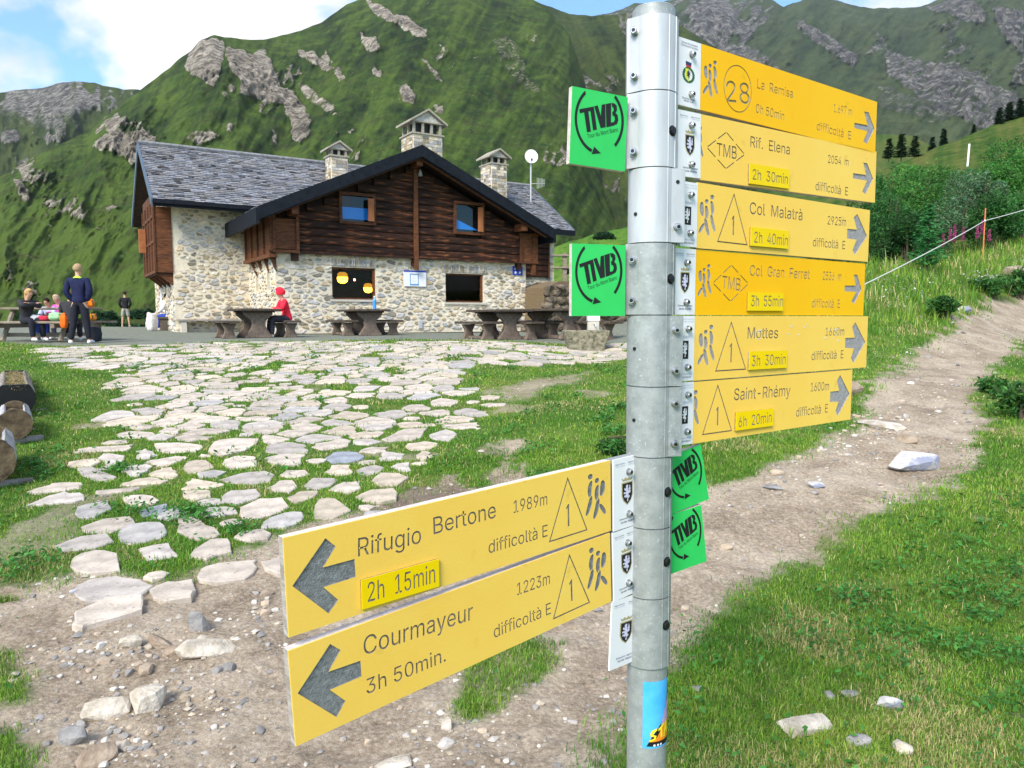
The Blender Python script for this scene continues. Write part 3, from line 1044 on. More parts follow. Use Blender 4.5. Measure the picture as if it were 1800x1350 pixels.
limep = mat('yellow_green_print', (.70, .75, .05), None, rough=.6)

PY0 = 1.5
pt, pb_ = P(1149.5, 10, PY0), P(1136, 1350, PY0)
AX = (pb_ - pt).normalized()


def pole_at(z):
    k = (z - pt.z) / AX.z
    return pt + AX * k


def pole_px(py):
    """height on the pole of a level measured on the photograph"""
    lo, hi = -1.0, 3.0
    for _ in range(40):
        m_ = (lo + hi) / 2
        q = pole_at(m_)
        if proj(q.x, q.y, q.z)[1] > py:
            lo = m_
        else:
            hi = m_
    return (lo + hi) / 2


gbase = float(ground_z(pole_at(0).x, pole_at(0).y))
post = empty('signpost', pole_at(gbase), label='galvanised metal pole with stacked clamp sleeves carrying the trail signs', cat='signpost')
T0 = Matrix.Translation(-Vector(post.location))


def pobj(mb, name, mats, **kw):
    mb.v = [tuple(T0 @ Vector(v)) for v in mb.v]
    return mb.build(name, mats, post, **kw)


mb = MB()
zt = pole_px(17)
mb.tube([pole_at(gbase - .25), pole_at(pole_px(1160)), pole_at(zt - .004)], [.0415, .0415, .0415], 48, caps=False)
mb.tube([pole_at(zt - .004), pole_at(zt)], [.0415, .0385], 48)
pobj(mb, 'pole', dullgalv, smooth=False)
post.children[0].data.polygons.foreach_set('use_smooth', [len(p.vertices) == 4 for p in post.children[0].data.polygons])

# directions in plan: toward the right and away for the signs
UDIR = Vector((.775, .632, 0)).normalized()
VDIR = Vector((UDIR.y, -UDIR.x, 0))      # the face normal, towards the viewer


def cyl(c, axis, r, h, n=16):
    """short cylinder at c along axis"""
    q = MB()
    q.tube([c, c + axis * h], r, n)
    return q


def bolt(c, axis, name='bolt', parent=None, r=.0088, base=None, matl=None, hexr=.0062, h=.007):
    q = MB()
    q.tube([c, c + axis * .0015], r * 1.25, 14)
    q.tube([c + axis * .0015, c + axis * h, c + axis * (h + .0015)], [r, r, r * .8], 14)
    q.tube([c + axis * (h + .0016), c + axis * (h + .0019)], hexr * .62, 6, mi=1)
    if base is not None:
        q.v = [tuple(base @ Vector(v)) for v in q.v]
    o = q.build(name, [matl or steel, blackp], parent)
    return o


sleeves = [(40, 169, 'L', [(66, -1), (143, -1)]), (171, 300, 'L', [(203, -1), (273, -1)]), (302, 429, 'R', [(325, 1), (403, 1)]), (431, 553, 'L', [(459, -1), (529, -1)]),
           (555, 676, 'R', [(580, 1), (650, 1)]), (678, 797, 'R', [(706, 1), (775, 1)]), (799, 919, 'N', []), (921, 1039, 'N', []), (1041, 1159, 'N', [])]
for i, (y0, y1, side, bolts) in enumerate(sleeves):
    za, zb = pole_px(y1), pole_px(y0)
    q = MB()
    ca, cb = pole_at(za), pole_at(zb)
    n = 48
    ring = []
    R1, R0 = .0475 if side != 'N' else .0465, .042
    for k in range(n):
        a_ = 2 * math.pi * k / n
        ring.append(Vector((math.cos(a_), math.sin(a_), 0)))
    V, F = [], []
    cs = ((ca, R1), (cb, R1), (cb, R0), (ca, R0))
    for s_ in range(4):
        b_ = len(V)
        for c_, rr in (cs[s_], cs[(s_ + 1) % 4]):
            V += [c_ + r_ * rr for r_ in ring]
        for k in range(n):
            F.append((b_ + k, b_ + (k + 1) % n, b_ + n + (k + 1) % n, b_ + n + k))
    q.add(V, F)
    # pressed ribs on the front of the sleeve
    for ang in (-62, -38):
        dr = Vector((math.cos(R(ang)), math.sin(R(ang)), 0))
        q.tube([ca + dr * (R1 + .0005), cb + dr * (R1 + .0005)], .0011, 6)
    fl = None
    if side in 'LR':
        sx = -1 if side == 'L' else 1
        wdt = .0 if side == 'L' else .012
        # a flat clamping flange standing off the sleeve
        fdir = Vector((sx * .93, -.36 if side == 'L' else -.30, 0)).normalized()
        fd2 = Vector((sx * .80, .60 * (1 if sx > 0 else .1), 0)).normalized()
        base_ = Vector((sx * .030, -.036, 0))
        tip = Vector((sx * (.051 if sx < 0 else .056), -.030 if sx > 0 else -.020, 0))
        nrm = Vector((.15 * sx, -1, 0)).normalized()
        p4 = [base_, tip, tip - nrm * .004, base_ - nrm * .010]
        V = [ca + p_ for p_ in p4] + [cb + p_ for p_ in p4]
        q.add(V, [(3, 2, 1, 0), (4, 5, 6, 7), (0, 1, 5, 4), (1, 2, 6, 5), (2, 3, 7, 6), (3, 0, 4, 7)])
        # return lip
        lp = [tip + Vector((0, 0, 0)), tip + Vector((sx * .003, .001, 0)), tip + Vector((sx * .003, .018, 0)), tip + Vector((0, .018, 0))]
        V = [ca + p_ for p_ in lp] + [cb + p_ for p_ in lp]
        q.add(V, [(3, 2, 1, 0), (4, 5, 6, 7), (0, 1, 5, 4), (1, 2, 6, 5), (2, 3, 7, 6), (3, 0, 4, 7)])
    so = pobj(q, 'clamp_sleeve', galv if i < 3 else dullgalv)
    so.data.polygons.foreach_set('use_smooth', [j < n * 4 and (j // n) in (0, 2) for j in range(len(so.data.polygons))])
    if side == 'N':
        pass
    for by_, sx in bolts:
        zc = pole_px(by_)
        c_ = pole_at(zc) + Vector((sx * (.0425 if sx < 0 else .0435), -.0325 if sx > 0 else -.029, 0))
        ax_ = Vector((sx * .35 if sx < 0 else .1, -1, 0)).normalized()
        if by_ == 325:
            bolt(c_ + ax_ * -.0035, ax_, 'bolt_hole', so, base=T0, r=.004, matl=blackp, h=.0035)
        else:
            bolt(c_, ax_, 'bolt', so, base=T0, r=.0068, h=.009)
    for by_, xo in {1: [(238, 1177)], 3: [(492, 1174)], 6: [(858, 1172)], 7: [(978, 1171)], 8: [(1087, 1171)]}.get(i, []):
        zc = pole_px(by_)
        a_ = R(-48)
        dr = Vector((math.cos(a_), math.sin(a_), 0))
        bolt(pole_at(zc) + dr * (R1 - .001), dr, 'button_head_screw', so, base=T0, r=.0085, matl=blackp, h=.004)
    for by_ in {2: [380], 4: [612], 5: [735]}.get(i, []):
        zc = pole_px(by_)
        dr = Vector((math.cos(R(-141)), math.sin(R(-141)), 0))
        bolt(pole_at(zc) + dr * (R1 - .003), dr, 'bolt_hole', so, base=T0, r=.0035, matl=blackp, h=.0032)

# ---- sticker wrapped round the pole
zs1, zs0 = pole_px(1182), pole_px(1296)


def wrap(u, v, rr=.0419):
    """u: angle in degrees round the pole (0 = right edge seen from the camera), v: 0..1 up the sticker"""
    a_ = R(u)
    return T0 @ (pole_at(zs0 + (zs1 - zs0) * v) + Vector((math.cos(a_) * rr, math.sin(a_) * rr, 0)))


def sticker_patch(poly, rr, mi, q):
    """poly in (deg, v): filled with narrow strips so that it bends with the pole"""
    us = [p[0] for p in poly]
    u0, u1 = min(us), max(us)
    n = max(1, int((u1 - u0) / 5) + 1)
    for k in range(n):
        a0, a1 = u0 + (u1 - u0) * k / n, u0 + (u1 - u0) * (k + 1) / n
        pl = [tuple(p) for p in poly]
        for lim, sgn in ((a0, 1), (a1, -1)):
            outp = []
            for j in range(len(pl)):
                A_, B_ = pl[j], pl[(j + 1) % len(pl)]
                ia, ib = (A_[0] - lim) * sgn >= 0, (B_[0] - lim) * sgn >= 0
                if ia:
                    outp.append(A_)
                if ia != ib:
                    f_ = (lim - A_[0]) / (B_[0] - A_[0])
                    outp.append((lim, A_[1] + f_ * (B_[1] - A_[1])))
            pl = outp
            if not pl:
                break
        if len(pl) >= 3:
            q.add([wrap(u, v, rr) for u, v in pl], [tuple(range(len(pl)))], mi)


stm = [mat('sticker_blue', (.06, .42, .86), (.10, .50, .92), 30, .4), blackpr, mat('sticker_yellow', (.92, .72, .03), None, rough=.4),
       mat('sticker_orange', (.85, .25, .02), None, rough=.4), mat('sticker_pink', (.65, .45, .62), (.35, .25, .5), 300, .4), whitep]
q = MB()
sticker_patch([(-112, 0), (-112, 1), (30, 1), (30, 0)], .0420, 0, q)
sticker_patch([(-101, .03), (-88, .16), (-45, .44), (-30, .68), (-12, 1), (30, 1), (30, .03)], .0422, 1, q)
sticker_patch([(-98, .10), (-72, .15), (-52, .30), (-30, .42), (30, .45), (30, .10)], .0423, 3, q)
sticker_patch([(-58, .33), (-35, .62), (-20, .74), (30, .74), (30, .38), (-20, .38)], .0424, 4, q)
sticker_patch([(-74, .025), (-68, .075), (30, .075), (30, .025)], .0424, 1, q)
S_ = [[(-92, .10), (-75, .13), (-72, .19), (-83, .21), (-76, .25), (-70, .27), (-72, .30), (-86, .27), (-91, .22), (-88, .185), (-79, .175), (-80, .15), (-92, .13)],
      [(-66, .25), (-66, .29), (-45, .36), (-45, .32), (-53, .29), (-51, .15), (-58, .14), (-59, .27)],
      [(-47, .14), (-40, .36), (-30, .38), (-22, .17), (-30, .16), (-32, .22), (-39, .20), (-40, .14)],
      [(-15, .17), (-15, .40), (-5, .40), (-5, .17)], [(2, .17), (2, .40), (16, .40), (16, .17)]]
for s_ in S_:
    sticker_patch(s_, .0426, 2, q)
for u_ in (-78, -67, -57):
    sticker_patch([(u_ + 3.6 * math.cos(k * .785), .047 + .017 * math.sin(k * .785)) for k in range(8)], .0426, 5, q)
so = q.build('sticker', stm, post)
so['label'] = 'blue sticker with yellow STA lettering and dark diagonal'


# ------------------------------------------------------------------ flat shapes with true cut-outs
FONT_CACHE = {}
try:                                    # the plain sans that ships with Blender; its built-in face if that is missing
    SANS = bpy.data.fonts.load(bpy.utils.system_resource('DATAFILES', path='fonts') + '/Inter.woff2')
except Exception:
    SANS = None


def text_edges(s, squeeze=1.0, shear=0.0):
    """outline of a line of text as points and edges, left edge at 0, baseline at 0, cap height 1"""
    key = (s, round(shear, 3))
    if key not in FONT_CACHE:
        def raw(st):
            cu = bpy.data.curves.new('t', 'FONT')
            cu.body = st
            cu.shear = shear
            if SANS:
                cu.font = SANS
            cu.resolution_u = 3
            o = bpy.data.objects.new('t', cu)
            COL.objects.link(o)
            bpy.context.view_layer.update()
            dg = bpy.context.evaluated_depsgraph_get()
            me = bpy.data.meshes.new_from_object(o.evaluated_get(dg))
            v = np.array([x.co[:2] for x in me.vertices])
            cnt = {}
            for p in me.polygons:
                for e in p.edge_keys:
                    cnt[e] = cnt.get(e, 0) + 1
            ed = [e for e, c in cnt.items() if c == 1]
            tris = [tuple(p.vertices) for p in me.polygons]
            bpy.data.objects.remove(o)
            bpy.data.curves.remove(cu)
            bpy.data.meshes.remove(me)
            return v, ed, tris
        v, ed, tris = raw(s)
        capv = raw('H')[0]
        v = v / capv[:, 1].max()
        v[:, 0] -= v[:, 0].min()
        FONT_CACHE[key] = (v, ed, tris)
    return FONT_CACHE[key]


def loops_to_edges(loops):
    V, E = [], []
    for lp in loops:
        b0 = len(V)
        V += [tuple(p) for p in lp]
        E += [(b0 + i, b0 + (i + 1) % len(lp)) for i in range(len(lp))]
    return np.array(V, float), E


def inside(px_, py_, V, E):
    r = np.zeros(len(px_), bool)
    A_ = V[[e[0] for e in E]]
    B_ = V[[e[1] for e in E]]
    for (x1, y1), (x2, y2) in zip(A_, B_):
        if y1 == y2:
            continue
        c = ((y1 > py_) != (y2 > py_)) & (px_ < (x2 - x1) * (py_ - y1) / (y2 - y1) + x1)
        r ^= c
    return r


class Frame:
    """a flat board standing in the plane through A along UDIR turned by dyaw; measured corners give its size and sag"""

    def __init__(self, A, yaw, corners):
        self.A = A
        self.u = Vector((math.cos(yaw), math.sin(yaw), 0))
        self.n = Vector((self.u.y, -self.u.x, 0))
        c = [self.hit(*p) for p in corners]          # TL TR BR BL in plane coordinates
        TL, TR, BR, BL = [np.array(x) for x in c]
        top, bot = TR - TL, BR - BL
        ang = math.atan2(top[1] + bot[1], top[0] + bot[0])
        self.sag = ang
        self.ex = np.array([math.cos(ang), math.sin(ang)])
        self.ey = np.array([-math.sin(ang), math.cos(ang)])
        ctr = (TL + TR + BR + BL) / 4
        f = lambda q_: np.array([(q_ - ctr) @ self.ex, (q_ - ctr) @ self.ey])
        l_ = [f(q_) for q_ in (TL, TR, BR, BL)]
        x0, x1 = (l_[0][0] + l_[3][0]) / 2, (l_[1][0] + l_[2][0]) / 2
        y1, y0 = (l_[0][1] + l_[1][1]) / 2, (l_[2][1] + l_[3][1]) / 2
        self.o2 = ctr + self.ex * x0 + self.ey * y0
        self.L, self.H = x1 - x0, y1 - y0
        # homography px -> (0..L, 0..H)
        src, dst = corners, [(0, self.H), (self.L, self.H), (self.L, 0), (0, 0)]
        M_, rhs = [], []
        for (x, y), (X_, Y_) in zip(src, dst):
            M_ += [[x, y, 1, 0, 0, 0, -X_ * x, -X_ * y], [0, 0, 0, x, y, 1, -Y_ * x, -Y_ * y]]
            rhs += [X_, Y_]
        self.h = np.append(np.linalg.solve(np.array(M_, float), np.array(rhs, float)), 1).reshape(3, 3)

    def hit(self, px, py):
        rx, rz = ray(px, py)
        # camera at origin xy; point = s*(rx,1); on plane: (p-A).n=0
        d = Vector((rx, 1, 0))
        s = self.A.dot(self.n) / d.dot(self.n)
        p = d * s
        return ((p - self.A).dot(self.u), CAMZ + rz * s)

    def loc(self, px, py):
        v = self.h @ np.array([px, py, 1.0])
        return v[:2] / v[2]

    def matrix(self):
        o3 = self.A + self.u * self.o2[0]
        o3 = Vector((o3.x, o3.y, self.o2[1]))
        X_ = self.u * self.ex[0] + Vector((0, 0, self.ex[1]))
        Y_ = self.u * self.ey[0] + Vector((0, 0, self.ey[1]))
        Z_ = X_.cross(Y_)
        return Matrix(((X_.x, Y_.x, Z_.x, o3.x), (X_.y, Y_.y, Z_.y, o3.y), (X_.z, Y_.z, Z_.z, o3.z), (0, 0, 0, 1)))


def text_in(fr, s, left, right, cap, shear=0.0, flat=True):
    """text fitted between two measured baseline ends; cap = cap height in metres"""
    v, ed, tris = text_edges(s, shear=shear)
    a_, b_ = fr.loc(*left), fr.loc(*right)
    d_ = b_ - a_
    ln = np.hypot(*d_)
    ex = d_ / ln
    ey = np.array([-ex[1], ex[0]])
    w = v[:, 0].max()
    V = a_ + np.outer(v[:, 0] * ln / w, ex) + np.outer(v[:, 1] * cap, ey)
    return V, ed, tris


def flat_text(fr, name, s, left, right, cap, z, matr, parent, shear=0.0):
    V, ed, tris = text_in(fr, s, left, right, cap, shear)
    return mesh(name, [(x, y, z) for x, y in V], tris, matr, parent)


def flat_poly(name, loops, z, matr, parent, px=None):
    """filled even-odd shape at height z; loops in local units, or in photo pixels if px is the frame"""
    if px is not None:
        loops = [[px.loc(*p) for p in lp] for lp in loops]
    V, E = loops_to_edges(loops)
    v2, e2, f2, *_ = geometry.delaunay_2d_cdt([Vector(p) for p in V], E, [], 0, 1e-7)
    v2 = np.array([tuple(p) for p in v2])
    cen = np.array([v2[list(f)].mean(0) for f in f2])
    ins = inside(cen[:, 0], cen[:, 1], V, E)
    return mesh(name, [(x, y, z) for x, y in v2], [tuple(f) for f, k in zip(f2, ins) if k], matr, parent)


def engraved(fr, W, H, items, depth, parent, face_mat, zt=0.0, name='yellow_face'):
    """a face sheet with real cut-outs; items = [(part name, V, E, material)] give floors and walls of each cut"""
    allV = [np.array([(0, 0), (W, 0), (W, H), (0, H)], float)]
    allE = [(0, 1), (1, 2), (2, 3), (3, 0)]
    off = 4
    for nm, V, E, _ in items:
        allV.append(V)
        allE += [(a_ + off, b_ + off) for a_, b_ in E]
        off += len(V)
    PV = np.concatenate(allV)
    PV[:, 0] = np.clip(PV[:, 0], 0, W)
    PV[:, 1] = np.clip(PV[:, 1], 0, H)
    v2, e2, f2, *_ = geometry.delaunay_2d_cdt([Vector(p) for p in PV], allE, [], 1, 1e-7)
    v2 = np.array([tuple(p) for p in v2])
    cen = np.array([v2[list(f)].mean(0) for f in f2])
    cut = np.zeros(len(f2), bool)
    for nm, V, E, mt in items:
        k = inside(cen[:, 0], cen[:, 1], V, E)
        cut |= k
        fl = [tuple(f) for f, kk in zip(f2, k) if kk]
        used = sorted({i for f in fl for i in f})
        mp_ = {g: i for i, g in enumerate(used)}
        VV = [(v2[g][0], v2[g][1], zt - depth) for g in used]
        FF = [tuple(mp_[i] for i in f) for f in fl]
        b0 = len(VV)
        for e in E:
            a_, b_ = V[e[0]], V[e[1]]
            VV += [(a_[0], a_[1], zt), (b_[0], b_[1], zt), (b_[0], b_[1], zt - depth), (a_[0], a_[1], zt - depth)]
            FF.append((b0, b0 + 1, b0 + 2, b0 + 3))
            b0 += 4
        mesh(nm, VV, FF, mt, parent)
    keep = [tuple(f) for f, kk in zip(f2, cut) if not kk]
    return mesh(name, [(x, y, zt) for x, y in v2], keep, face_mat, parent)


def ell(cx, cy, rx, ry, ang=0, n=18, pw=1.0, bend=0.0):
    """rounded blob (an engraved limb)"""
    o = []
    for k in range(n):
        t_ = 2 * math.pi * k / n
        x, y = rx * math.copysign(abs(math.cos(t_)) ** pw, math.cos(t_)), ry * math.copysign(abs(math.sin(t_)) ** pw, math.sin(t_))
        x += bend * (y / ry) ** 2 * rx
        a_ = R(ang)
        o.append((cx + x * math.cos(a_) - y * math.sin(a_), cy + x * math.sin(a_) + y * math.cos(a_)))
    return o


# the two walkers, measured inside a box one unit high, walking to the right
HIK = [(.36, .94, .050, .056, 0, 0), (.215, .825, .046, .052, 0, 0), (.375, .68, .045, .175, 6, -.5), (.225, .565, .045, .165, 4, -.4), (.09, .635, .055, .165, 6, .25),
       (.385, .335, .042, .205, 16, .35), (.225, .235, .045, .215, 14, .3), (.09, .19, .040, .135, -28, .1)]


def hikers(x0, y0, hgt, mirror=False, clipx=None, w=1.0):
    loops = []
    for cx, cy, rx, ry, an, bd in HIK:
        c_ = ell(cx, cy, rx, ry, an, 16, .85, bd)
        if mirror:
            c_ = [(.45 - x, y) for x, y in c_][::-1]
        c_ = [(x0 + x * hgt * w, y0 + y * hgt) for x, y in c_]
        if clipx is not None:
            if max(p[0] for p in c_) <= clipx:
                continue
            c_ = [(max(p[0], clipx), p[1]) for p in c_]
        loops.append(c_)
    return loops


LION = [(.42, .98), (.56, .97), (.60, .88), (.54, .82), (.62, .76), (.60, .66), (.70, .62), (.66, .74), (.74, .86), (.72, .97), (.82, .90), (.84, .76), (.90, .74), (.82, .66), (.88, .56),
        (.76, .48), (.64, .50), (.62, .40), (.76, .34), (.72, .24), (.58, .22), (.58, .06), (.46, .04), (.44, .14), (.50, .20), (.44, .30), (.30, .24), (.26, .32), (.12, .30), (.10, .40), (.26, .42), (.34, .46),
        (.22, .50), (.06, .48), (.04, .58), (.18, .60), (.32, .58), (.34, .66), (.22, .66), (.12, .74), (.16, .84), (.26, .78), (.34, .80), (.30, .90)]


def bolt_local(x, y, parent, z=.001, name='bolt'):
    o = bolt(Vector((x, y, z)), Vector((0, 0, 1)), name, parent, r=.0058, h=.0075, hexr=.0052)
    o.data.materials[0] = steel
    return o


def crest_plate(fr, root, corners, style, bolts=True, loc_fr=None):
    """white printed plate; returns the part"""
    c = [fr.loc(*p) for p in corners]
    xs_, ys_ = [p[0] for p in c], [p[1] for p in c]
    x0, x1 = (c[0][0] + c[3][0]) / 2, (c[1][0] + c[2][0]) / 2
    y1, y0 = (c[0][1] + c[1][1]) / 2, (c[2][1] + c[3][1]) / 2
    W, H = x1 - x0, y1 - y0
    q = MB()
    q.box((x0, y0, -.003), (x1, y1, .0006))
    pl = q.build('white_plate', whitep, root)
    z = .0010
    cx = x0 + W * .5

    def T(s, l_, r_, yb, cap, mt, sh=0.0, nm='printed_text'):
        v, ed, tris = text_edges(s, shear=sh)
        w_ = v[:, 0].max()
        mesh(nm, [(x0 + W * l_ + a_[0] / w_ * W * (r_ - l_), y0 + H * yb + a_[1] * cap * H, z) for a_ in v], tris, mt, pl)

    if style == 'region':
        T('Regione Autonoma', .08, .42, .915, .018, navyp)
        T("Valle d'Aosta", .08, .42, .885, .018, greyp)
        T('Région Autonome', .56, .95, .915, .018, navyp)
        T("Vallée d'Aoste", .56, .95, .885, .018, greyp)
        sx, sy, sw, sh_ = x0 + W * .30, y0 + H * .33, W * .42, H * .32
        sh = [(0, 1), (1, 1), (1, .42), (.85, .18), (.5, -.02), (.15, .18), (0, .42)]
        flat_poly('crest_border', [[(sx + sw * a_, sy + sh_ * b_) for a_, b_ in sh]], z, goldp, pl)
        flat_poly('crest_shield', [[(sx + sw * (.5 + (a_ - .5) * .86), sy + sh_ * (.5 + (b_ - .5) * .9)) for a_, b_ in sh]], z + .0003, blackpr, pl)
        flat_poly('crest_lion', [[(sx + sw * (.12 + a_ * .76), sy + sh_ * (.10 + b_ * .80)) for a_, b_ in LION]], z + .0006, lilac, pl)
        cw = [(.1, 0), (.9, 0), (1, .9), (.8, .45), (.68, 1), (.5, .5), (.32, 1), (.2, .45), (0, .9)]
        flat_poly('crest_crown', [[(sx + sw * a_, sy + sh_ * (1.06 + b_ * .16)) for a_, b_ in cw]], z, goldp, pl)
        T('Itinerario regionale', .20, .88, .125, .026, navyp, .25)
        T('Sentier Régional', .26, .84, .075, .030, navyp, .25)
    elif style == 'square':
        T('Regione Autonoma', .10, .95, .945, .02, greyp, .2)
        T("Valle d'Aosta", .20, .95, .905, .02, greyp, .2)
        T('réseau', .22, .70, .66, .05, greyp, .3)
        sx, sy, sw, sh_ = x0 + W * .18, y0 + H * .34, W * .44, H * .28
        flat_poly('crest_square', [[(sx, sy), (sx + sw, sy), (sx + sw, sy + sh_), (sx, sy + sh_)]], z, blackpr, pl)
        flat_poly('crest_lion', [[(sx + sw * (.08 + a_ * .82), sy + sh_ * (.06 + b_ * .86)) for a_, b_ in LION]], z + .0003, whitep, pl)
        T('Itinerario Régionale', .12, .86, .095, .03, greyp, .25)
        T('Sentier Régional', .18, .82, .045, .03, navyp, .25)
    else:
        T('Comune di Courmayeur', .10, .84, .925, .028, navyp)
        T('Commune de Courmayeur', .08, .86, .885, .028, navyp)
        cx_, cy_ = x0 + W * .44, y0 + H * .475
        ring = [[(cx_ + W * .27 * math.cos(t_) * (1 + .07 * (k % 2)), cy_ + H * .115 * math.sin(t_) * (1 + .07 * (k % 2))) for k, t_ in enumerate(np.linspace(0, 2 * math.pi, 40, endpoint=False))],
                [(cx_ + W * .18 * math.cos(t_), cy_ + H * .085 * math.sin(t_)) for t_ in np.linspace(0, 2 * math.pi, 24, endpoint=False)]]
        flat_poly('crest_wreath', ring, z, leafp, pl)
        shl = [(-1, 1), (0, 1), (0, -1.15), (-.6, -.8), (-1, -.2)]
        flat_poly('crest_left_half', [[(cx_ + a_ * W * .15, cy_ + H * .09 * b_) for a_, b_ in shl]], z + .0003, limep, pl)
        flat_poly('crest_lion', [[(cx_ - W * .11 + W * .20 * a_, cy_ - H * .06 + H * .13 * b_) for a_, b_ in LION]], z + .0006, blackpr, pl)
        flat_poly('crest_crown', [[(cx_ - W * .13, cy_ + H * .145), (cx_ + W * .11, cy_ + H * .14), (cx_ + W * .13, cy_ + H * .19), (cx_ - W * .14, cy_ + H * .20)]], z, navyp, pl)
        flat_poly('crest_crown_band', [[(cx_ - W * .11, cy_ + H * .115), (cx_ + W * .10, cy_ + H * .11), (cx_ + W * .11, cy_ + H * .14), (cx_ - W * .13, cy_ + H * .145)]], z, redp, pl)
        T('Itinerario locale', .16, .74, .105, .028, navyp)
        T('Sentier local', .24, .68, .070, .028, navyp)
    if bolts:
        for yb in ((.79, .19) if style != 'square' else (.80, .21)):
            bolt_local(x0 + W * (.56 if style != 'square' else .55), y0 + H * yb, pl, .0006)
    return pl


def sign(corners, A, yaw, label, face, items, plates, thick=.016, crest=None, bolts=True, big_edge=False, zoff=0.0, texts_extra=()):
    fr = Frame(A, yaw, corners)
    M_ = fr.matrix()
    root = empty('trail_sign', (0, 0, 0), label=label, cat='trail sign', group='yellow arrow signs on the metal pole')
    root.matrix_world = M_ @ Matrix.Translation((0, 0, zoff))
    q = MB()
    q.box((0, 0, -thick), (fr.L, fr.H, -.0022))
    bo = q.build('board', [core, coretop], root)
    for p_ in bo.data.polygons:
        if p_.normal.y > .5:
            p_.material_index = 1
    its = []
    for it in items:
        k = it[0]
        if k == 'text':
            _, s, l_, r_, cap = it
            V, E, _t = text_in(fr, s, l_, r_, cap * fr.H)
            its.append(('lettering', V, E, engr))
        elif k == 'poly':
            lp = [[fr.loc(*p) for p in q_] for q_ in it[2]]
            V, E = loops_to_edges(lp)
            its.append((it[1], V, E, it[3] if len(it) > 3 else engr_big))
        elif k == 'tri':
            a_, b_, c_ = [np.array(fr.loc(*p)) for p in it[1]]
            g_ = (a_ + b_ + c_) / 3
            inc = .0026
            # inset triangle by a constant line width
            def inset(P3, w):
                out_ = []
                n_ = 3
                for i in range(3):
                    p0, p1, p2 = P3[i - 1], P3[i], P3[(i + 1) % 3]
                    d1, d2 = (p1 - p0) / np.hypot(*(p1 - p0)), (p2 - p1) / np.hypot(*(p2 - p1))
                    n1, n2 = np.array([-d1[1], d1[0]]), np.array([-d2[1], d2[0]])
                    if (g_ - p1) @ n1 < 0:
                        n1 = -n1
                    if (g_ - p1) @ n2 < 0:
                        n2 = -n2
                    b2 = n1 + n2
                    out_.append(p1 + b2 * w / (1 + n1 @ n2))
                return out_
            V, E = loops_to_edges([[a_, b_, c_], inset([a_, b_, c_], inc)])
            its.append(('triangle_symbol', V, E, engr))
        elif k == 'one':
            x, y = fr.loc(*it[1])
            h_ = it[2] * fr.H
            w = h_ * .10
            lp = [(x - w / 2, y), (x + w / 2, y), (x + w / 2, y + h_), (x - w * .1, y + h_), (x - w * 1.6, y + h_ * .83), (x - w * 1.2, y + h_ * .78), (x - w / 2, y + h_ * .84)]
            V, E = loops_to_edges([lp])
            its.append(('numeral', V, E, engr))
        elif k == 'diamond':
            c_ = [np.array(fr.loc(*p)) for p in it[1]]      # L T R B
            lps = []
            w = .0022
            for i in range(4):
                p0, p1 = c_[i], c_[(i + 1) % 4]
                d_ = (p1 - p0) / np.hypot(*(p1 - p0))
                n_ = np.array([-d_[1], d_[0]])
                if i in (1, 2):
                    segs = ((.0, .40), (.52, 1.0)) if i == 1 else ((.0, .45), (.55, 1.0))
                else:
                    segs = ((0, .45), (.55, 1.0))
                for s0, s1 in segs:
                    s0, s1 = s0 + .012, s1 - .012
                    q0, q1 = p0 + (p1 - p0) * s0, p0 + (p1 - p0) * s1
                    lps.append([q0, q1, q1 + n_ * w, q0 + n_ * w])
            V, E = loops_to_edges(lps)
            its.append(('diamond_symbol', V, E, engr))
        elif k == 'circle':
            c_ = fr.loc(*it[1])
            r_ = it[2] * fr.H
            lp = [[(c_[0] + rr * math.cos(t_), c_[1] + rr * math.sin(t_)) for t_ in np.linspace(0, 2 * math.pi, 48, endpoint=False)] for rr in (r_, r_ - .0022)]
            V, E = loops_to_edges(lp)
            its.append(('circle_symbol', V, E, engr))
        elif k == 'hikers':
            _, pxl, hfrac, mir, clip = it
            x, y = fr.loc(*pxl)
            lp = hikers(x, y, hfrac * fr.H, mir, clip, w=1.38)
            if not lp:
                continue
            V, E = loops_to_edges(lp)
            its.append(('hiker_symbol', V, E, engr_big))
    if yaw == YR:          # arrow grey painted sunlit on these six; the two bright ones get tan lettering
        its = [(n_, V_, E_, engr_sunlit if m_ is engr_big else (engr_tan if face == 'strong' and m_ is engr else m_)) for n_, V_, E_, m_ in its]
    engraved(fr, fr.L, fr.H, its, .0018, root, yel[face])
    # thin side band of the coloured layer
    q = MB()
    for a_, b_ in (((0, 0), (fr.L, 0)), ((fr.L, 0), (fr.L, fr.H)), ((fr.L, fr.H), (0, fr.H)), ((0, fr.H), (0, 0))):
        q.add([(a_[0], a_[1], 0), (b_[0], b_[1], 0), (b_[0], b_[1], -.0022), (a_[0], a_[1], -.0022)], [(0, 1, 2, 3)])
    q.build('face_rim', yel[face], root)
    for cs, s, l_, r_, cap in plates:
        c = [fr.loc(*p) for p in cs]
        TL, TR, BR, BL = c
        ang = math.atan2((TR - TL + BR - BL)[1], (TR - TL + BR - BL)[0])
        ctr = (TL + TR + BR + BL) / 4
        W = (np.hypot(*(TR - TL)) + np.hypot(*(BR - BL))) / 2
        Hh = (np.hypot(*(TL - BL)) + np.hypot(*(TR - BR))) / 2
        po = bpy.data.objects.new('time_plate', bpy.data.meshes.new('time_plate'))
        V2, ed, tris = text_in(fr, s, l_, r_, cap * fr.H)
        # into the plate's own axes
        ca, sa = math.cos(-ang), math.sin(-ang)
        d_ = V2 - ctr
        V2 = np.stack([d_[:, 0] * ca - d_[:, 1] * sa + W / 2, d_[:, 0] * sa + d_[:, 1] * ca + Hh / 2], 1)
        q = MB()
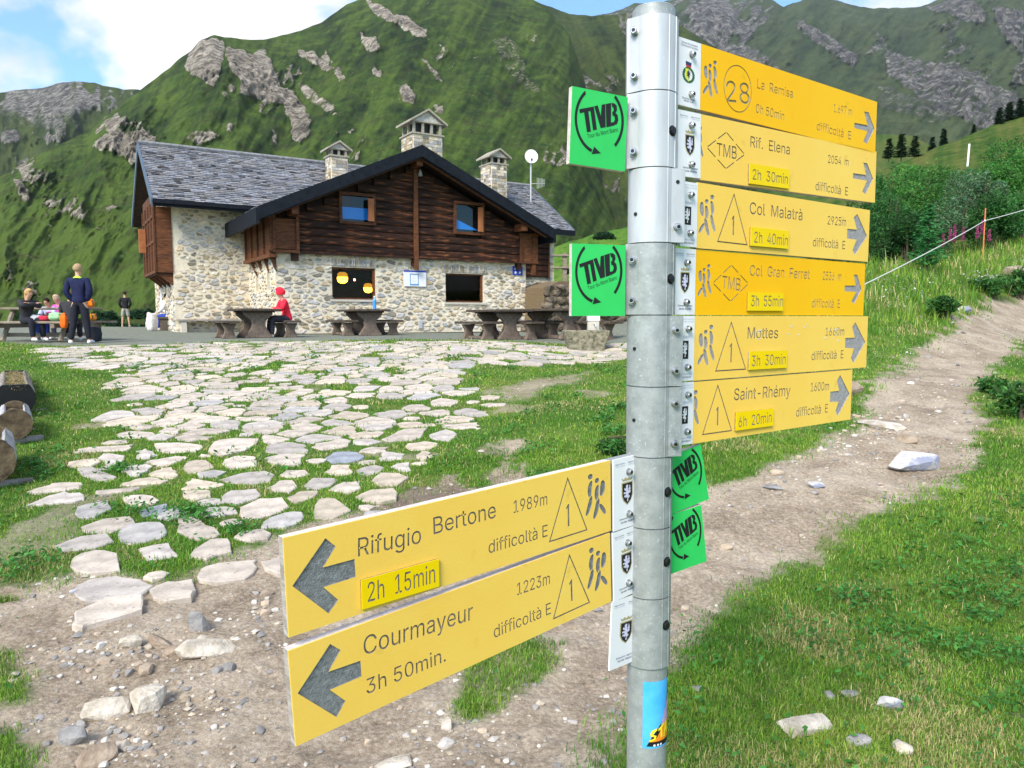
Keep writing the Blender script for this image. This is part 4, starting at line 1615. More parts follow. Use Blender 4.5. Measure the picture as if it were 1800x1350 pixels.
        q.box((0, 0, -.0045), (W, Hh, -.0012))
        po = q.build('time_plate', core, root)
        po.matrix_parent_inverse = Matrix.Identity(4)
        o2 = ctr - np.array([math.cos(ang) * W / 2 - math.sin(ang) * Hh / 2, math.sin(ang) * W / 2 + math.cos(ang) * Hh / 2])
        po.location = (o2[0], o2[1], .0050)
        po.rotation_euler = (0, 0, ang)
        engraved(fr, W, Hh, [('lettering', V2, ed, engr)], .0011, po, plate_y, name='plate_face')
        q = MB()
        for a_, b_ in (((0, 0), (W, 0)), ((W, 0), (W, Hh)), ((W, Hh), (0, Hh)), ((0, Hh), (0, 0))):
            q.add([(a_[0], a_[1], 0), (b_[0], b_[1], 0), (b_[0], b_[1], -.0046), (a_[0], a_[1], -.0046)], [(0, 1, 2, 3)])
        q.build('plate_rim', plate_y, po)
    if crest:
        crest_plate(fr, root, crest[0], crest[1], bolts)
        c0 = [fr.loc(*p) for p in crest[0]]
        q = MB()
        xa, xb = min(c0[0][0], c0[3][0]), max(c0[1][0], c0[2][0])
        if fr.loc(1145, 600)[0] < 0:      # pole to the left
            xa -= .004
            xb += .03
            q.box((xa, min(c0[2][1], c0[3][1]) + .002, -.0075), (xb, max(c0[0][1], c0[1][1]) - .002, -.0032))
        else:
            xa -= .03
            xb += .012
            q.box((xa, min(c0[2][1], c0[3][1]) + .002, -thick - .003), (xb, max(c0[0][1], c0[1][1]) - .002, -thick))
            q.box((c0[0][0] + .001, min(c0[2][1], c0[3][1]) + .001, -thick), (xb, max(c0[0][1], c0[1][1]) - .001, -.0031))
        q.build('mounting_bracket', dullgalv, root)
    return root, fr


def C1(*pts):
    return [(1150 + x / 4.2857, 40 + y / 4.2857) for x, y in pts]


def C2(*pts):
    return [(1150 + x / 4.2857, 310 + y / 4.2857) for x, y in pts]


def C3(*pts):
    return [(1150 + x / 4.5, 540 + y / 4.5) for x, y in pts]


def C8(*pts):
    return [(480 + x / 2.5, 790 + y / 2.5) for x, y in pts]


def C9(*pts):
    return [(760 + x / 3.374, 780 + y / 3.374) for x, y in pts]


def C10(*pts):
    return [(500 + x / 2.903, 1050 + y / 2.903) for x, y in pts]


AL = P(1122, 860, 1.482)      # where the left signs meet the pole
AL.z = 0
AR = P(1190, 400, 1.50)
AR.z = 0
YL = math.atan2(.663, .749)
YR = math.atan2(.60, .80)

# --- the two lower signs pointing left
sign([(499.5, 945), C9((1058, 100))[0], C9((1058, 515))[0], (506, 1122)], AL, YL,
     'yellow sign reading Rifugio Bertone 1989m, upper of the two pointing left', 'pale',
     [('text', 'Rifugio', (631, 978), (742, 954), .195), ('text', 'Bertone', *C9((15, 536), (384, 436)), .195), ('text', '1989m', *C9((488, 410), (686, 360)), .155),
      ('text', 'difficoltà E', *C9((338, 650), (686, 547)), .155), ('tri', C9((807, 196), (693, 585), (921, 512))), ('one', C9((810, 488))[0], .30),
      ('poly', 'arrow_symbol', [C8((85, 600), (235, 388), (280, 425), (222, 518), (362, 480), (365, 560), (222, 605), (287, 662), (243, 722))]),
      ('hikers', C9((916, 468))[0], .66, True, None)],
     [(C8((382, 575), (724, 474), (724, 601), (386, 697)), '2h  15min', *C8((410, 668), (707, 580)), .21)],
     crest=(C9((1072, 92), (1224, 70), (1228, 474), (1074, 515)), 'region'))
sign([C8((78, 885))[0], C9((1058, 525))[0], C9((1058, 940))[0], C8((89, 1308))[0]], AL, YL,
     'yellow sign reading Courmayeur 1223m, lowest one pointing left', 'pale',
     [('text', 'Courmayeur', (638, 1153), (828, 1090), .205), ('text', '3h 50min.', *C8((400, 1081), (746, 936)), .17), ('text', '1223m', *C9((495, 902), (691, 833)), .155),
      ('text', 'difficoltà E', *C9((350, 1160), (693, 1013)), .155), ('tri', C9((812, 650), (703, 1050), (929, 947))), ('one', C9((820, 937))[0], .30),
      ('poly', 'arrow_symbol', [C8((108, 1072), (255, 855), (298, 882), (243, 978), (380, 930), (382, 1000), (245, 1058), (308, 1108), (268, 1180))]),
      ('hikers', C9((920, 905))[0], .66, True, None)], [],
     crest=(C9((1072, 522), (1225, 480), (1226, 877), (1074, 936)), 'region'))
# the bare white plate below them
fr = Frame(AL, YL, C9((1057, 945), (1228, 883), (1228, 1278), (1058, 1340)))
pr = empty('crest_plate', (0, 0, 0), label='white crest plate without an arrow board, lowest on the pole', cat='sign plate')
pr.matrix_world = fr.matrix()
crest_plate(fr, pr, C9((1057, 945), (1228, 883), (1228, 1278), (1058, 1340)), 'region', bolts=False)

# --- six signs pointing right, from the top
sg = []
sign(C1((347, 146), (1682, 605), (1662, 975), (347, 664)), AR, YR, 'yellow sign reading 28 La Remisa, topmost one pointing right', 'strong',
     [('text', 'La  Remisa', *C1((797, 500), (1070, 577)), .15), ('text', '0h 50min', *C1((788, 685), (1003, 745)), .145), ('text', '1.697 m', *C1((1370, 680), (1500, 706)), .15),
      ('text', 'difficoltà  E', *C1((1245, 812), (1492, 880)), .15), ('circle', C1((648, 505))[0], .375), ('text', '28', *C1((560, 602), (742, 622)), .33),
      ('hikers', C1((366, 560))[0], .60, False, None),
      ('poly', 'arrow_symbol', [C1((1518, 757), (1612, 775), (1590, 675), (1620, 680), (1660, 800), (1605, 910), (1580, 890), (1612, 818), (1518, 795))])],
     [], crest=(C1((170, 90), (347, 146), (347, 664), (168, 625)), 'comune'))
sign(C1((350, 680), (1675, 977), (1662, 1350), (346, 1190)), AR, YR, 'yellow sign reading Rif. Elena 2054 m, second from the top pointing right', 'pale',
     [('text', 'Rif.  Elena', *C1((742, 937), (1042, 998)), .175), ('text', '2054  m', *C1((1325, 1059), (1475, 1082)), .145), ('text', 'difficoltà  E', *C1((1233, 1262), (1468, 1300)), .155),
      ('diamond', C1((405, 940), (555, 828), (692, 995), (550, 1100))), ('text', 'TMB', *C1((478, 1002), (634, 1032)), .20), ('hikers', C1((255, 1035))[0], .54, False, .0005),
      ('poly', 'arrow_symbol', [C1((1508, 1135), (1600, 1148), (1582, 1058), (1608, 1062), (1650, 1175), (1597, 1288), (1572, 1270), (1608, 1190), (1506, 1172))])],
     [(C1((722, 1068), (1027, 1110), (1020, 1260), (720, 1215)), '2h  30min', *C1((743, 1188), (1012, 1222)), .17)],
     crest=(C1((165, 640), (350, 678), (346, 1188), (166, 1150)), 'region'))
sign(C2((318, 45), (1617, 255), (1607, 645), (314, 540)), AR, YR, 'yellow sign reading Col Malatrà 2925m, above the brighter Gran Ferret one', 'pale',
     [('text', 'Col  Malatrà', *C2((712, 282), (1108, 333)), .19), ('text', '2925m', *C2((1298, 362), (1438, 376)), .155), ('text', 'difficoltà  E', *C2((1190, 527), (1433, 550)), .155),
      ('tri', C2((593, 126), (469, 495), (699, 521))), ('one', C2((590, 443))[0], .31), ('hikers', C2((325, 450))[0], .66, False, None),
      ('poly', 'arrow_symbol', [C2((1522, 283), (1597, 450), (1508, 595), (1490, 555), (1520, 478), (1447, 468), (1448, 395), (1520, 402), (1495, 310))])],
     [(C2((711, 385), (998, 412), (986, 550), (708, 520)), '2h  40min', *C2((733, 500), (986, 526)), .18)],
     crest=(C2((195, 42), (318, 47), (314, 538), (190, 522)), 'square'), zoff=.002)
sign(C2((315, 548), (1585, 660), (1580, 1046), (303, 1046)), AR, YR, 'bright yellow sign reading Col Gran Ferret 2536 m', 'strong',
     [('text', 'Col  Gran  Ferret', *C2((725, 747), (1175, 774)), .175), ('text', '2536  m', *C2((1273, 780), (1410, 786)), .155), ('text', 'difficoltà  E', *C2((1195, 986), (1405, 990)), .155),
      ('diamond', C2((450, 803), (585, 672), (710, 808), (580, 938))), ('text', 'TMB', *C2((512, 842), (653, 862)), .20), ('hikers', C2((322, 920))[0], .54, False, None),
      ('poly', 'arrow_symbol', [C2((1438, 822), (1518, 822), (1503, 740), (1527, 742), (1563, 850), (1510, 960), (1490, 940), (1525, 868), (1438, 865))])],
     [(C2((703, 872), (968, 880), (966, 1013), (700, 1013)), '3h  55min', *C2((722, 980), (964, 980)), .18)],
     crest=(C2((142, 535), (314, 548), (302, 1046), (138, 1042)), 'region'))
sign(C3((315, 70), (1684, 70), (1672, 476), (300, 580)), AR, YR, 'yellow sign reading Mottes 1660m with pale scratches', 'pale',
     [('text', 'Mottes', *C3((728, 247), (968, 245)), .185), ('text', '1660m', *C3((1345, 225), (1493, 222)), .15), ('text', 'difficoltà  E', *C3((1235, 419), (1489, 404)), .155),
      ('tri', C3((602, 110), (473, 509), (717, 493))), ('one', C3((598, 435))[0], .31), ('hikers', C3((330, 475))[0], .66, False, None),
      ('poly', 'arrow_symbol', [C3((1583, 118), (1663, 275), (1573, 442), (1550, 405), (1575, 323), (1503, 322), (1503, 243), (1578, 240), (1558, 155))])],
     [(C3((730, 350), (1027, 340), (1023, 478), (726, 493)), '3h  30min', *C3((746, 467), (1013, 450)), .18)],
     crest=(C3((190, 72), (315, 70), (300, 580), (186, 580)), 'square'), zoff=.002)
mot = [o for o in COL.objects if o.get('label', '').startswith('yellow sign reading Mottes')][0]
mfr = Frame(AR, YR, C3((315, 70), (1684, 70), (1672, 476), (300, 580)))
rs_ = np.random.default_rng(8)
lps = []
for (x0, x1, y0, y1, n_) in ((795, 860, 160, 250, 9), (1030, 1120, 140, 160, 3), (1170, 1270, 138, 165, 3), (1350, 1450, 150, 240, 6), (1210, 1450, 236, 248, 4), (1430, 1445, 150, 300, 2), (1040, 1150, 210, 226, 2)):
    for _ in range(n_):
        cx, cy = rs_.uniform(x0, x1), rs_.uniform(y0, y1)
        c_ = mfr.loc(*C3((cx, cy))[0])
        a_ = rs_.uniform(-.3, .3)
        l_, w_ = rs_.uniform(.003, .010), rs_.uniform(.0004, .0013)
        lps.append([(c_[0] + l_ * sx * math.cos(a_) - w_ * sy * math.sin(a_), c_[1] + l_ * sx * math.sin(a_) + w_ * sy * math.cos(a_)) for sx, sy in ((-1, 0), (-.4, .9), (.5, 1), (1, .1), (.3, -.8), (-.6, -1))])
q = MB()
for k_, lp in enumerate(lps):
    q.add([(x, y, .0003 + k_ * .00001) for x, y in lp], [tuple(range(6))])
sc_ = q.build('scratches', mat('bare_scratch', (.74, .70, .58), (.9, .88, .82), 60, .5), mot)
tag(sc_, kind='stuff')
sfr = sign(C3((303, 592), (1556, 495), (1552, 886), (298, 1080)), AR, YR, 'yellow sign reading Saint-Rhémy 1600m with a rust stain on its arrow', 'pale',
     [('text', 'Saint-Rhémy', *C3((625, 736), (1070, 700)), .20), ('text', '1600m', *C3((1230, 667), (1374, 655)), .165), ('text', 'difficoltà  E', *C3((1120, 866), (1370, 830)), .165),
      ('tri', C3((495, 608), (375, 1012), (614, 978))), ('one', C3((497, 932))[0], .31), ('hikers', C3((210, 990))[0], .66, False, .0005),
      ('poly', 'arrow_symbol', [C3((1460, 535), (1540, 685), (1450, 862), (1432, 820), (1455, 745), (1385, 748), (1387, 668), (1455, 660), (1437, 580))])],
     [(C3((632, 830), (928, 795), (923, 935), (630, 972)), '6h  20min', *C3((650, 947), (912, 905)), .18)],
     crest=(C3((188, 595), (303, 592), (298, 1080), (186, 1092)), 'square'), zoff=.002)


# --- green route plates
def g_in(poly):
    return [(980 + x / 4.219, 300 + y / 4.219) for x, y in poly]


TMB_SHAPES = [[(160, 690), (262, 655), (268, 682), (292, 812), (265, 822), (240, 690), (226, 695), (250, 832), (222, 842), (196, 706), (166, 717)],
              [(265, 653), (290, 643), (315, 712), (318, 634), (343, 626), (353, 786), (318, 798)],
              [(346, 625), (384, 612), (390, 774), (358, 785)],
              [(386, 611), (408, 612), (424, 625), (428, 655), (419, 675), (434, 690), (440, 725), (432, 752), (392, 774), (388, 748), (408, 742), (416, 722), (410, 700), (398, 698), (394, 674), (404, 664), (402, 642), (393, 640)]]
REF = Frame(P(1102, 440, 1.46), R(12), g_in([(106, 537), (500, 555), (505, 1075), (106, 1080)]))
RW, RH = REF.L, REF.H


def ref_uv(poly):
    return [tuple(REF.loc(*p) / np.array([RW, RH])) for p in g_in(poly)]


SHP_UV = [ref_uv(q_) for q_ in TMB_SHAPES]
TXT_UV = ref_uv([(230, 882), (445, 800)])


def arc_uv():
    # ring measured on the photo; the top is cut off by the plate edge
    def e(t_, r_):
        return (305 + 165 * r_ * math.cos(t_), 745 + 228 * r_ * math.sin(t_))
    l1 = [(200 + 14, 540)] + []
    left = [e(R(a_), 1.06) for a_ in range(232, 103, -6)]
    left2 = [e(R(a_), .955) for a_ in range(104, 233, 6)]
    right = [e(R(a_), 1.06) for a_ in range(-52, 47, 6)]
    right2 = [e(R(a_), .955) for a_ in range(44, -53, -6)]
    head = [(262, 990), (278, 934), (328, 974)]
    return [ref_uv(left + left2), ref_uv(right + right2), ref_uv(head)]


ARC_UV = arc_uv()


def green_plate(corners, A, yaw, label, thick=.012, edge_left=True):
    fr_ = Frame(A, yaw, corners)
    root = empty('route_plate', (0, 0, 0), label=label, cat='route plate', group='green TMB plates on the metal pole')
    root.matrix_world = fr_.matrix()
    W, H = fr_.L, fr_.H
    q = MB()
    q.box((0, 0, -thick), (W, H, -.0006))
    q.build('plate_core', coretop, root)
    q = MB()
    q.box((0, 0, -.0006), (W, H, 0))
    q.build('green_face', greenp, root)
    sc_ = lambda poly: [(min(max(x, .0), 1) * W, min(max(y, 0), 1) * H) for x, y in poly]
    flat_poly('ring_arrow', [sc_(ARC_UV[0])], .0004, blackpr, root)
    flat_poly('ring_arc', [sc_(ARC_UV[1])], .0004, blackpr, root)
    flat_poly('arrow_head', [sc_(ARC_UV[2])], .0004, blackpr, root)
    for s_ in SHP_UV:
        flat_poly('letter', [sc_(s_)], .0004, blackpr, root)
    v, ed, tris = text_edges('Tour du Mont Blanc')
    a_, b_ = np.array(TXT_UV[0]) * (W, H), np.array(TXT_UV[1]) * (W, H)
    d_ = b_ - a_
    ln = np.hypot(*d_)
    ex = d_ / ln
    ey = np.array([-ex[1], ex[0]])
    V = a_ + np.outer(v[:, 0] * ln / v[:, 0].max(), ex) + np.outer(v[:, 1] * H * .052, ey)
    mesh('small_lettering', [(x, y, .0004) for x, y in V], tris, blackpr, root)
    return root, fr_


YG = R(20)
AG = P(1102, 440, 1.47)
AG.z = 0
green_plate([(1003.5, 151), (1101, 170), (1101, 302), (1003.5, 287)], AG, R(26), 'upper green TMB plate to the left of the pole top, above the hut roof')
green_plate(g_in([(106, 537), (500, 555), (505, 1075), (106, 1080)]), AG, YG, 'lower green TMB plate to the left of the pole, above the stone trough')
AG2 = P(1178, 880, 1.52)
AG2.z = 0
green_plate([(1172, 806), (1239, 776), (1239, 882.5), (1172, 905)], AG2, R(26), 'green TMB plate right of the pole just under the Saint-Rhémy sign')
green_plate([(1172, 908), (1238, 885), (1237, 989), (1172, 1011)], AG2, R(26), 'green TMB plate right of the pole, lowest of the four')
# ================================================================== THE HUT
wood_d = mat('dark_log_wood', (.007, .003, .002), (.046, .016, .007), 3.2, .75, .35, 14, stretch=(1, 7, 7), c3=(.20, .070, .025), s3=2.2, t3=(.55, .70), rnd=.4, detail=8)
wood_r = mat('red_brown_wood', (.058, .021, .009), (.18, .066, .024), 4, .7, .3, 18, stretch=(1, 5, 5), rnd=.25)
wood_o = mat('orange_wood', (.30, .10, .035), (.44, .16, .06), 5, .6, .2, 18)
verge_m = mat('black_verge_metal', (.006, .008, .012), (.012, .015, .022), 8, .6, spec=.15)
soffit_m = mat('dark_soffit', (.015, .010, .008), (.04, .02, .012), 8, .8)
slate_m = mat('roof_slate', (.14, .145, .155), (.30, .30, .315), 14, .7, .3, 40, attr='Col')
mortar_m = mat('lime_mortar', (.64, .56, .42), (.80, .73, .58), 9, .95, .5, 40)
wstone_m = mat('wall_stone', (.40, .375, .335), (.64, .61, .56), 12, .9, .5, 40, attr='Col')
glass_d = mat('dark_glass', (.006, .008, .008), None, rough=.04, spec=.5)
sky_refl, _t, _b = new_mat('painted_sky_reflection')  # plain blue painted in for the sky's reflection
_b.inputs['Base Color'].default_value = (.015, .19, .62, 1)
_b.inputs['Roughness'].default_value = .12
lampm = mat('lit_lamp', (.9, .5, .05), None, emit=((1.0, .48, .03), 5.0))
lampd = mat('lamp_shade_cloth', (.35, .17, .03), None, emit=((.9, .4, .02), .35))
woodin = mat('room_dark', (.02, .014, .01), None)
sill_m = mat('stone_sill', (.50, .46, .38), (.62, .58, .50), 20, .9)

HYAW = math.atan2(.526, .85)
C0 = P(487, 586, 22.5)
HZ = C0.z - 0.02
hut = empty('mountain_hut', (C0.x, C0.y, HZ), HYAW, label='stone and timber mountain hut with slate roofs and three chimneys', cat='building')
HM = Matrix.Translation(hut.location) @ Matrix.Rotation(HYAW, 4, 'Z')
HI = HM.inverted()
hu, hw = Vector((math.cos(HYAW), math.sin(HYAW), 0)), Vector((-math.sin(HYAW), math.cos(HYAW), 0))


def on_w(px, py, w):
    """hut coordinates (t, z) where the sight line meets the vertical plane at depth w behind the front wall"""
    rx, rz = ray(px, py)
    d = Vector((rx, 1, 0))
    o = Vector((hut.location.x, hut.location.y, 0)) + hw * w
    s = o.dot(hw) / d.dot(hw)
    p = Vector((rx * s, s, CAMZ + rz * s))
    q = HI @ p
    return q.x, q.z


def on_t(px, py, t0):
    """(w, z) on the side plane at t0 along the front"""
    rx, rz = ray(px, py)
    d = Vector((rx, 1, 0))
    o = Vector((hut.location.x, hut.location.y, 0)) + hu * t0
    s = o.dot(hu) / d.dot(hu)
    p = Vector((rx * s, s, CAMZ + rz * s))
    q = HI @ p
    return q.y, q.z


# --- key sizes
TR = on_w(924, 584, 0)[0]                                  # right end of the front wall
ZW = on_w(487, 440, 0)[1]                                  # top of the stone storey
WW = 3.5                                                   # the wing wall stands this far behind
TL = on_w(309, 580, WW)[0]
ZWE = 3.95
EAVE_W, RIDGE_W, REAR_W = 2.7, 6.1, 9.5
ZE, ZR = (on_w(268, 348, EAVE_W)[1] + on_w(1009, 408, EAVE_W)[1]) / 2, (on_w(249, 256, RIDGE_W)[1] + on_w(898, 322, RIDGE_W)[1]) / 2
TRL, TRR = on_w(268, 348, EAVE_W)[0], on_w(1009, 408, EAVE_W)[0]
GT, GZ_ = on_w(740, 258, -.9)
GLT, GLZ = on_w(452, 367, -.9)
GRT, GRZ = on_w(974, 405, -.9)
print('HUT', TR, ZW, TL, ZE, ZR, TRL, TRR, GT, GZ_, GLT, GLZ, GRT, GRZ)
half = (GRT - GLT) / 2
GLZ = GRZ = (GLZ + GRZ) / 2
GT = (GLT + GRT) / 2
GSL = (GZ_ - GLZ) / half
MSL = (ZR - ZE) / (RIDGE_W - EAVE_W)

rngh = np.random.default_rng(31)
stone_objs = 0
wallrest = MB()
WSTONES = []


def frame_M(origin, ax, up=Vector((0, 0, 1))):
    """wall-local: x along ax, y up, z out of the wall"""
    ax = ax.normalized()
    nz_ = ax.cross(up)
    return Matrix(((ax.x, up.x, nz_.x, origin.x), (ax.y, up.y, nz_.y, origin.y), (ax.z, up.z, nz_.z, origin.z), (0, 0, 0, 1)))


WPAL = [(.86, .88, .94), (1.10, 1.03, .94), (1.2, 1.08, .90), (.74, .78, .86), (1.12, .96, .72), (.50, .47, .42), (1.12, 1.08, 1.08), (1.3, 1.24, 1.12), (.80, .68, .48), (1.25, 1.18, 1.02)]


def stone_wall(M, W, H, holes=(), size=.24, poly=None, parent=None, lintels=()):
    """rubble stones set in mortar over a wall plane; M places local (x, y, out)"""
    S = []
    nx, ny = int(W / (size * 1.45)) + 2, int(H / (size * .62)) + 2
    for j in range(ny):
        for i in range(nx):
            k = rngh.random()
            x = (i + .5 * (j % 2) + rngh.uniform(-.36, .36)) * W / (nx - 1)
            y = (j + rngh.uniform(-.38, .38)) * H / (ny - 1)
            S.append((x * 1.0, y * 2.1))
    S = np.array(S)
    keep = rngh.random(len(S)) > .16
    S = S[keep]
    cl = voronoi_cells(S, box=.8, kmax=14)
    for s, pl in zip(S, cl):
        if len(pl) < 3:
            continue
        pl = shrink(pl, rngh.uniform(.028, .10), .014, rngh)
        pl = [(p[0], p[1] / 2.1) for p in pl]
        cx, cy = np.mean(pl, 0)
        if not (0 < cx < W and 0 < cy < H):
            continue
        if poly is not None and not in_poly(np.array([cx]), np.array([cy]), poly)[0]:
            continue
        if any(a_ - .05 < cx < b_ + .05 and c_ - .05 < cy < d_ + .05 for a_, b_, c_, d_ in holes):
            continue
        pl = [(min(max(p[0], .01), W - .01), min(max(p[1], 0.005), H - .005)) for p in pl]
        for a_, b_, c_, d_ in holes:
            if any(a_ < p[0] < b_ and c_ < p[1] < d_ for p in pl):
                q_ = []
                for p in pl:
                    if a_ < p[0] < b_ and c_ < p[1] < d_:
                        dx, dy = min((p[0] - a_, 0), (b_ - p[0], 1)), min((p[1] - c_, 0), (d_ - p[1], 1))
                        if dx[0] < dy[0]:
                            p = (a_ if dx[1] == 0 else b_, p[1])
                        else:
                            p = (p[0], c_ if dy[1] == 0 else d_)
                    q_.append(p)
                pl = q_
        WSTONES.append((M, pl))
    for a_, b_, y0, y1 in lintels:
        x = a_
        while x < b_ - .05:
            w_ = rngh.uniform(.055, .10)
            pl = [(x + .006, y0 + rngh.uniform(0, .02)), (x + w_ - .012, y0 + rngh.uniform(0, .02)), (x + w_ - .012, y1 - rngh.uniform(0, .06)), (x + .006, y1 - rngh.uniform(0, .06))]
            WSTONES.append((M, pl))
            x += w_


def wall_sheet(name, M, W, H, holes, mt, parent, poly=None, reveal=.18):
    """mortar wall with real openings"""
    lps = [poly if poly is not None else [(0, 0), (W, 0), (W, H), (0, H)]] + [[(a_, c_), (b_, c_), (b_, d_), (a_, d_)] for a_, b_, c_, d_ in holes]
    V, E = loops_to_edges(lps)
    v2, e2, f2, *_ = geometry.delaunay_2d_cdt([Vector(p) for p in V], E, [], 0, 1e-7)
    v2 = np.array([tuple(p) for p in v2])
    cen = np.array([v2[list(f)].mean(0) for f in f2])
    ins = inside(cen[:, 0], cen[:, 1], V, E)
    VV = [tuple(M @ Vector((p[0], p[1], 0))) for p in v2]
    FF = [tuple(f) for f, k in zip(f2, ins) if k]
    for a_, b_, c_, d_ in holes:
        q_ = [(a_, c_), (b_, c_), (b_, d_), (a_, d_)]
        for i in range(4):
            A_, B_ = q_[i], q_[(i + 1) % 4]
            b0 = len(VV)
            VV += [tuple(M @ Vector((*A_, 0))), tuple(M @ Vector((*B_, 0))), tuple(M @ Vector((*B_, -reveal))), tuple(M @ Vector((*A_, -reveal)))]
            FF.append((b0, b0 + 1, b0 + 2, b0 + 3))
    return mesh(name, VV, FF, mt, parent)


# window openings on the front wall measured on the photograph
w1 = [on_w(583, 468, 0), on_w(661, 527, 0)]
w2 = [on_w(783, 479, 0), on_w(850, 532, 0)]
FH = [(w1[0][0], w1[1][0], w1[1][1], w1[0][1] - .02), (w2[0][0], w2[1][0], w2[1][1], w2[0][1] - .02)]
X = Vector((1, 0, 0))
Yv = Vector((0, 1, 0))
MF = frame_M(Vector((0, 0, 0)), X)
wall_sheet('wall', MF, TR, ZW + .1, FH, mortar_m, hut)
stone_wall(MF, TR, ZW, FH, .195, lintels=[(h[0] - .15, h[1] + .15, h[3] + .02, h[3] + .30) for h in FH])
# the block's left side wall (runs back to the wing) with two small windows
sa, sb = on_t(478, 470, 0), on_t(466, 478, 0)
MS = frame_M(Vector((0, WW, 0)), Vector((0, -1, 0)))
SH = [(WW - 1.05, WW - .70, 1.35, 2.0), (WW - 2.55, WW - 2.2, 1.35, 2.0)]
wall_sheet('wall', MS, WW, ZW + .1, SH, mortar_m, hut)
stone_wall(MS, WW, ZW, SH, .195)
# the wing front wall, left part, and right part behind
MW = frame_M(Vector((TL, WW, 0)), X)
wall_sheet('wall', MW, -TL, ZE + .5, [], mortar_m, hut)
stone_wall(MW, -TL, ZE + .2, [], .20)
TWR = on_w(974, 440, WW)[0]
MW2 = frame_M(Vector((TR, WW, 0)), X)
zl2 = on_w(950, 487, WW)[1]
wall_sheet('wall', MW2, TWR - TR, ZE + .3, [], mortar_m, hut)
stone_wall(MW2, TWR - TR, ZE + .3, [], .22)
MS2 = frame_M(Vector((TR, 0, 0)), Yv)
wall_sheet('wall', MS2, WW, ZW + .1, [], mortar_m, hut)
# left gable end of the wing
ML = frame_M(Vector((TL, REAR_W - .8, 0)), Vector((0, -1, 0)))
LW = REAR_W - .8 - WW
gpoly = [(0, 0), (LW, 0), (LW, ZE + .4), (LW - (RIDGE_W - WW), ZR - .15), (0, ZE + .3)]
LH = [(LW - 1.1, LW - .75, 1.2, 2.4), (LW - 2.4, LW - 2.0, 1.2, 2.4)]
wall_sheet('wall', ML, LW, ZR, LH, mortar_m, hut, poly=gpoly)
stone_wall(ML, LW, ZR, LH, .22, poly=gpoly)
MR = frame_M(Vector((TWR, WW, 0)), Yv)
wall_sheet('wall', MR, LW, ZR, [], mortar_m, hut, poly=[(LW - x, y) for x, y in gpoly][::-1])
MBk = frame_M(Vector((TWR, REAR_W - .8, 0)), -X)
wall_sheet('wall', MBk, TWR - TL, ZE + .3, [], mortar_m, hut)


def wall_stone_emit():
    """the 300 stones that show largest become parts, the rest one joined part"""
    sized = []
    for M_, pl in WSTONES:
        W3 = [HM @ (M_ @ Vector((p[0], p[1], 0))) for p in pl]
        pr_ = [proj(*w) for w in W3]
        ar = 0
        for i in range(len(pr_)):
            x1, y1 = pr_[i]
            x2, y2 = pr_[(i + 1) % len(pr_)]
            ar += x1 * y2 - x2 * y1
        sized.append(abs(ar))
    order = np.argsort(sized)[::-1]
    R_ = MB()
    for k, i in enumerate(order):
        M_, pl = WSTONES[i]
        n = len(pl)
        c = np.mean(pl, 0)
        out_ = rngh.uniform(.018, .04)
        V = [(p[0], p[1], -.01) for p in pl] + [(p[0], p[1], out_ * .6) for p in pl] + [tuple(c + (np.array(p) - c) * .82) + (out_,) for p in pl]
        F = [(j, (j + 1) % n, n + (j + 1) % n, n + j) for j in range(n)] + [(n + j, n + (j + 1) % n, 2 * n + (j + 1) % n, 2 * n + j) for j in range(n)] + [tuple(range(2 * n, 3 * n))]
        V = [M_ @ Vector(v) for v in V]
        col = np.array(WPAL[rngh.integers(len(WPAL))]) * rngh.uniform(.8, 1.25)
        if k < 300:
            o3 = M_ @ Vector((c[0], c[1], 0))
            ob = mesh('wall_stone', [tuple(v - o3) for v in V], F, wstone_m, hut, col=np.tile(col, (len(V), 1)))
            ob.location = o3
        else:
            R_.add(V, F, col=col)
    ob = R_.build('small_wall_stones', wstone_m, hut, col=True)
    tag(ob, kind='stuff')


def hbox(name, a, b, mt, parent=hut, bevel=0.0):
    q = MB()
    c = Vector(((a[0] + b[0]) / 2, (a[1] + b[1]) / 2, (a[2] + b[2]) / 2))
    q.box(Vector(a) - c, Vector(b) - c)
    o = q.build(name, mt, parent, bevel=bevel)
    o.location = c
    return o


# --- front windows: frame, glass, dark room with two lit lamps
for i, (a_, b_, c_, d_) in enumerate(FH):
    wn = bpy.data.objects.new('window', None)
    COL.objects.link(wn)
    wn.parent = hut
    wn.location = ((a_ + b_) / 2, 0, c_)
    W_, H_ = b_ - a_, d_ - c_
    q = MB()
    f_ = .055
    for A_, B_ in (((-W_ / 2, .10, 0), (W_ / 2, .16, f_)), ((-W_ / 2, .10, H_ - f_), (W_ / 2, .16, H_)), ((-W_ / 2, .10, f_), (-W_ / 2 + f_, .16, H_ - f_)), ((W_ / 2 - f_ * 1.3, .06, f_), (W_ / 2, .16, H_ - f_))):
        q.box(A_, B_)
    q.build('frame', wood_r, wn)
    q = MB()
    q.box((-W_ / 2 + f_, .13, f_), (W_ / 2 - f_, .137, H_ - f_))
    gl, t_, b__ = new_mat('window_glass') if i == 0 else (MATS['window_glass'], None, None)
    if i == 0:
        b__.inputs['Transmission Weight'].default_value = 1.0
        b__.inputs['Roughness'].default_value = .02
        b__.inputs['IOR'].default_value = 1.15
        b__.inputs['Base Color'].default_value = (.95, .97, 1, 1)
    q.build('pane', gl, wn)
    q = MB()
    q.box((-W_ / 2 - .08, -.06, -.07), (W_ / 2 + .12, .15, 0))
    q.build('sill', sill_m, wn)
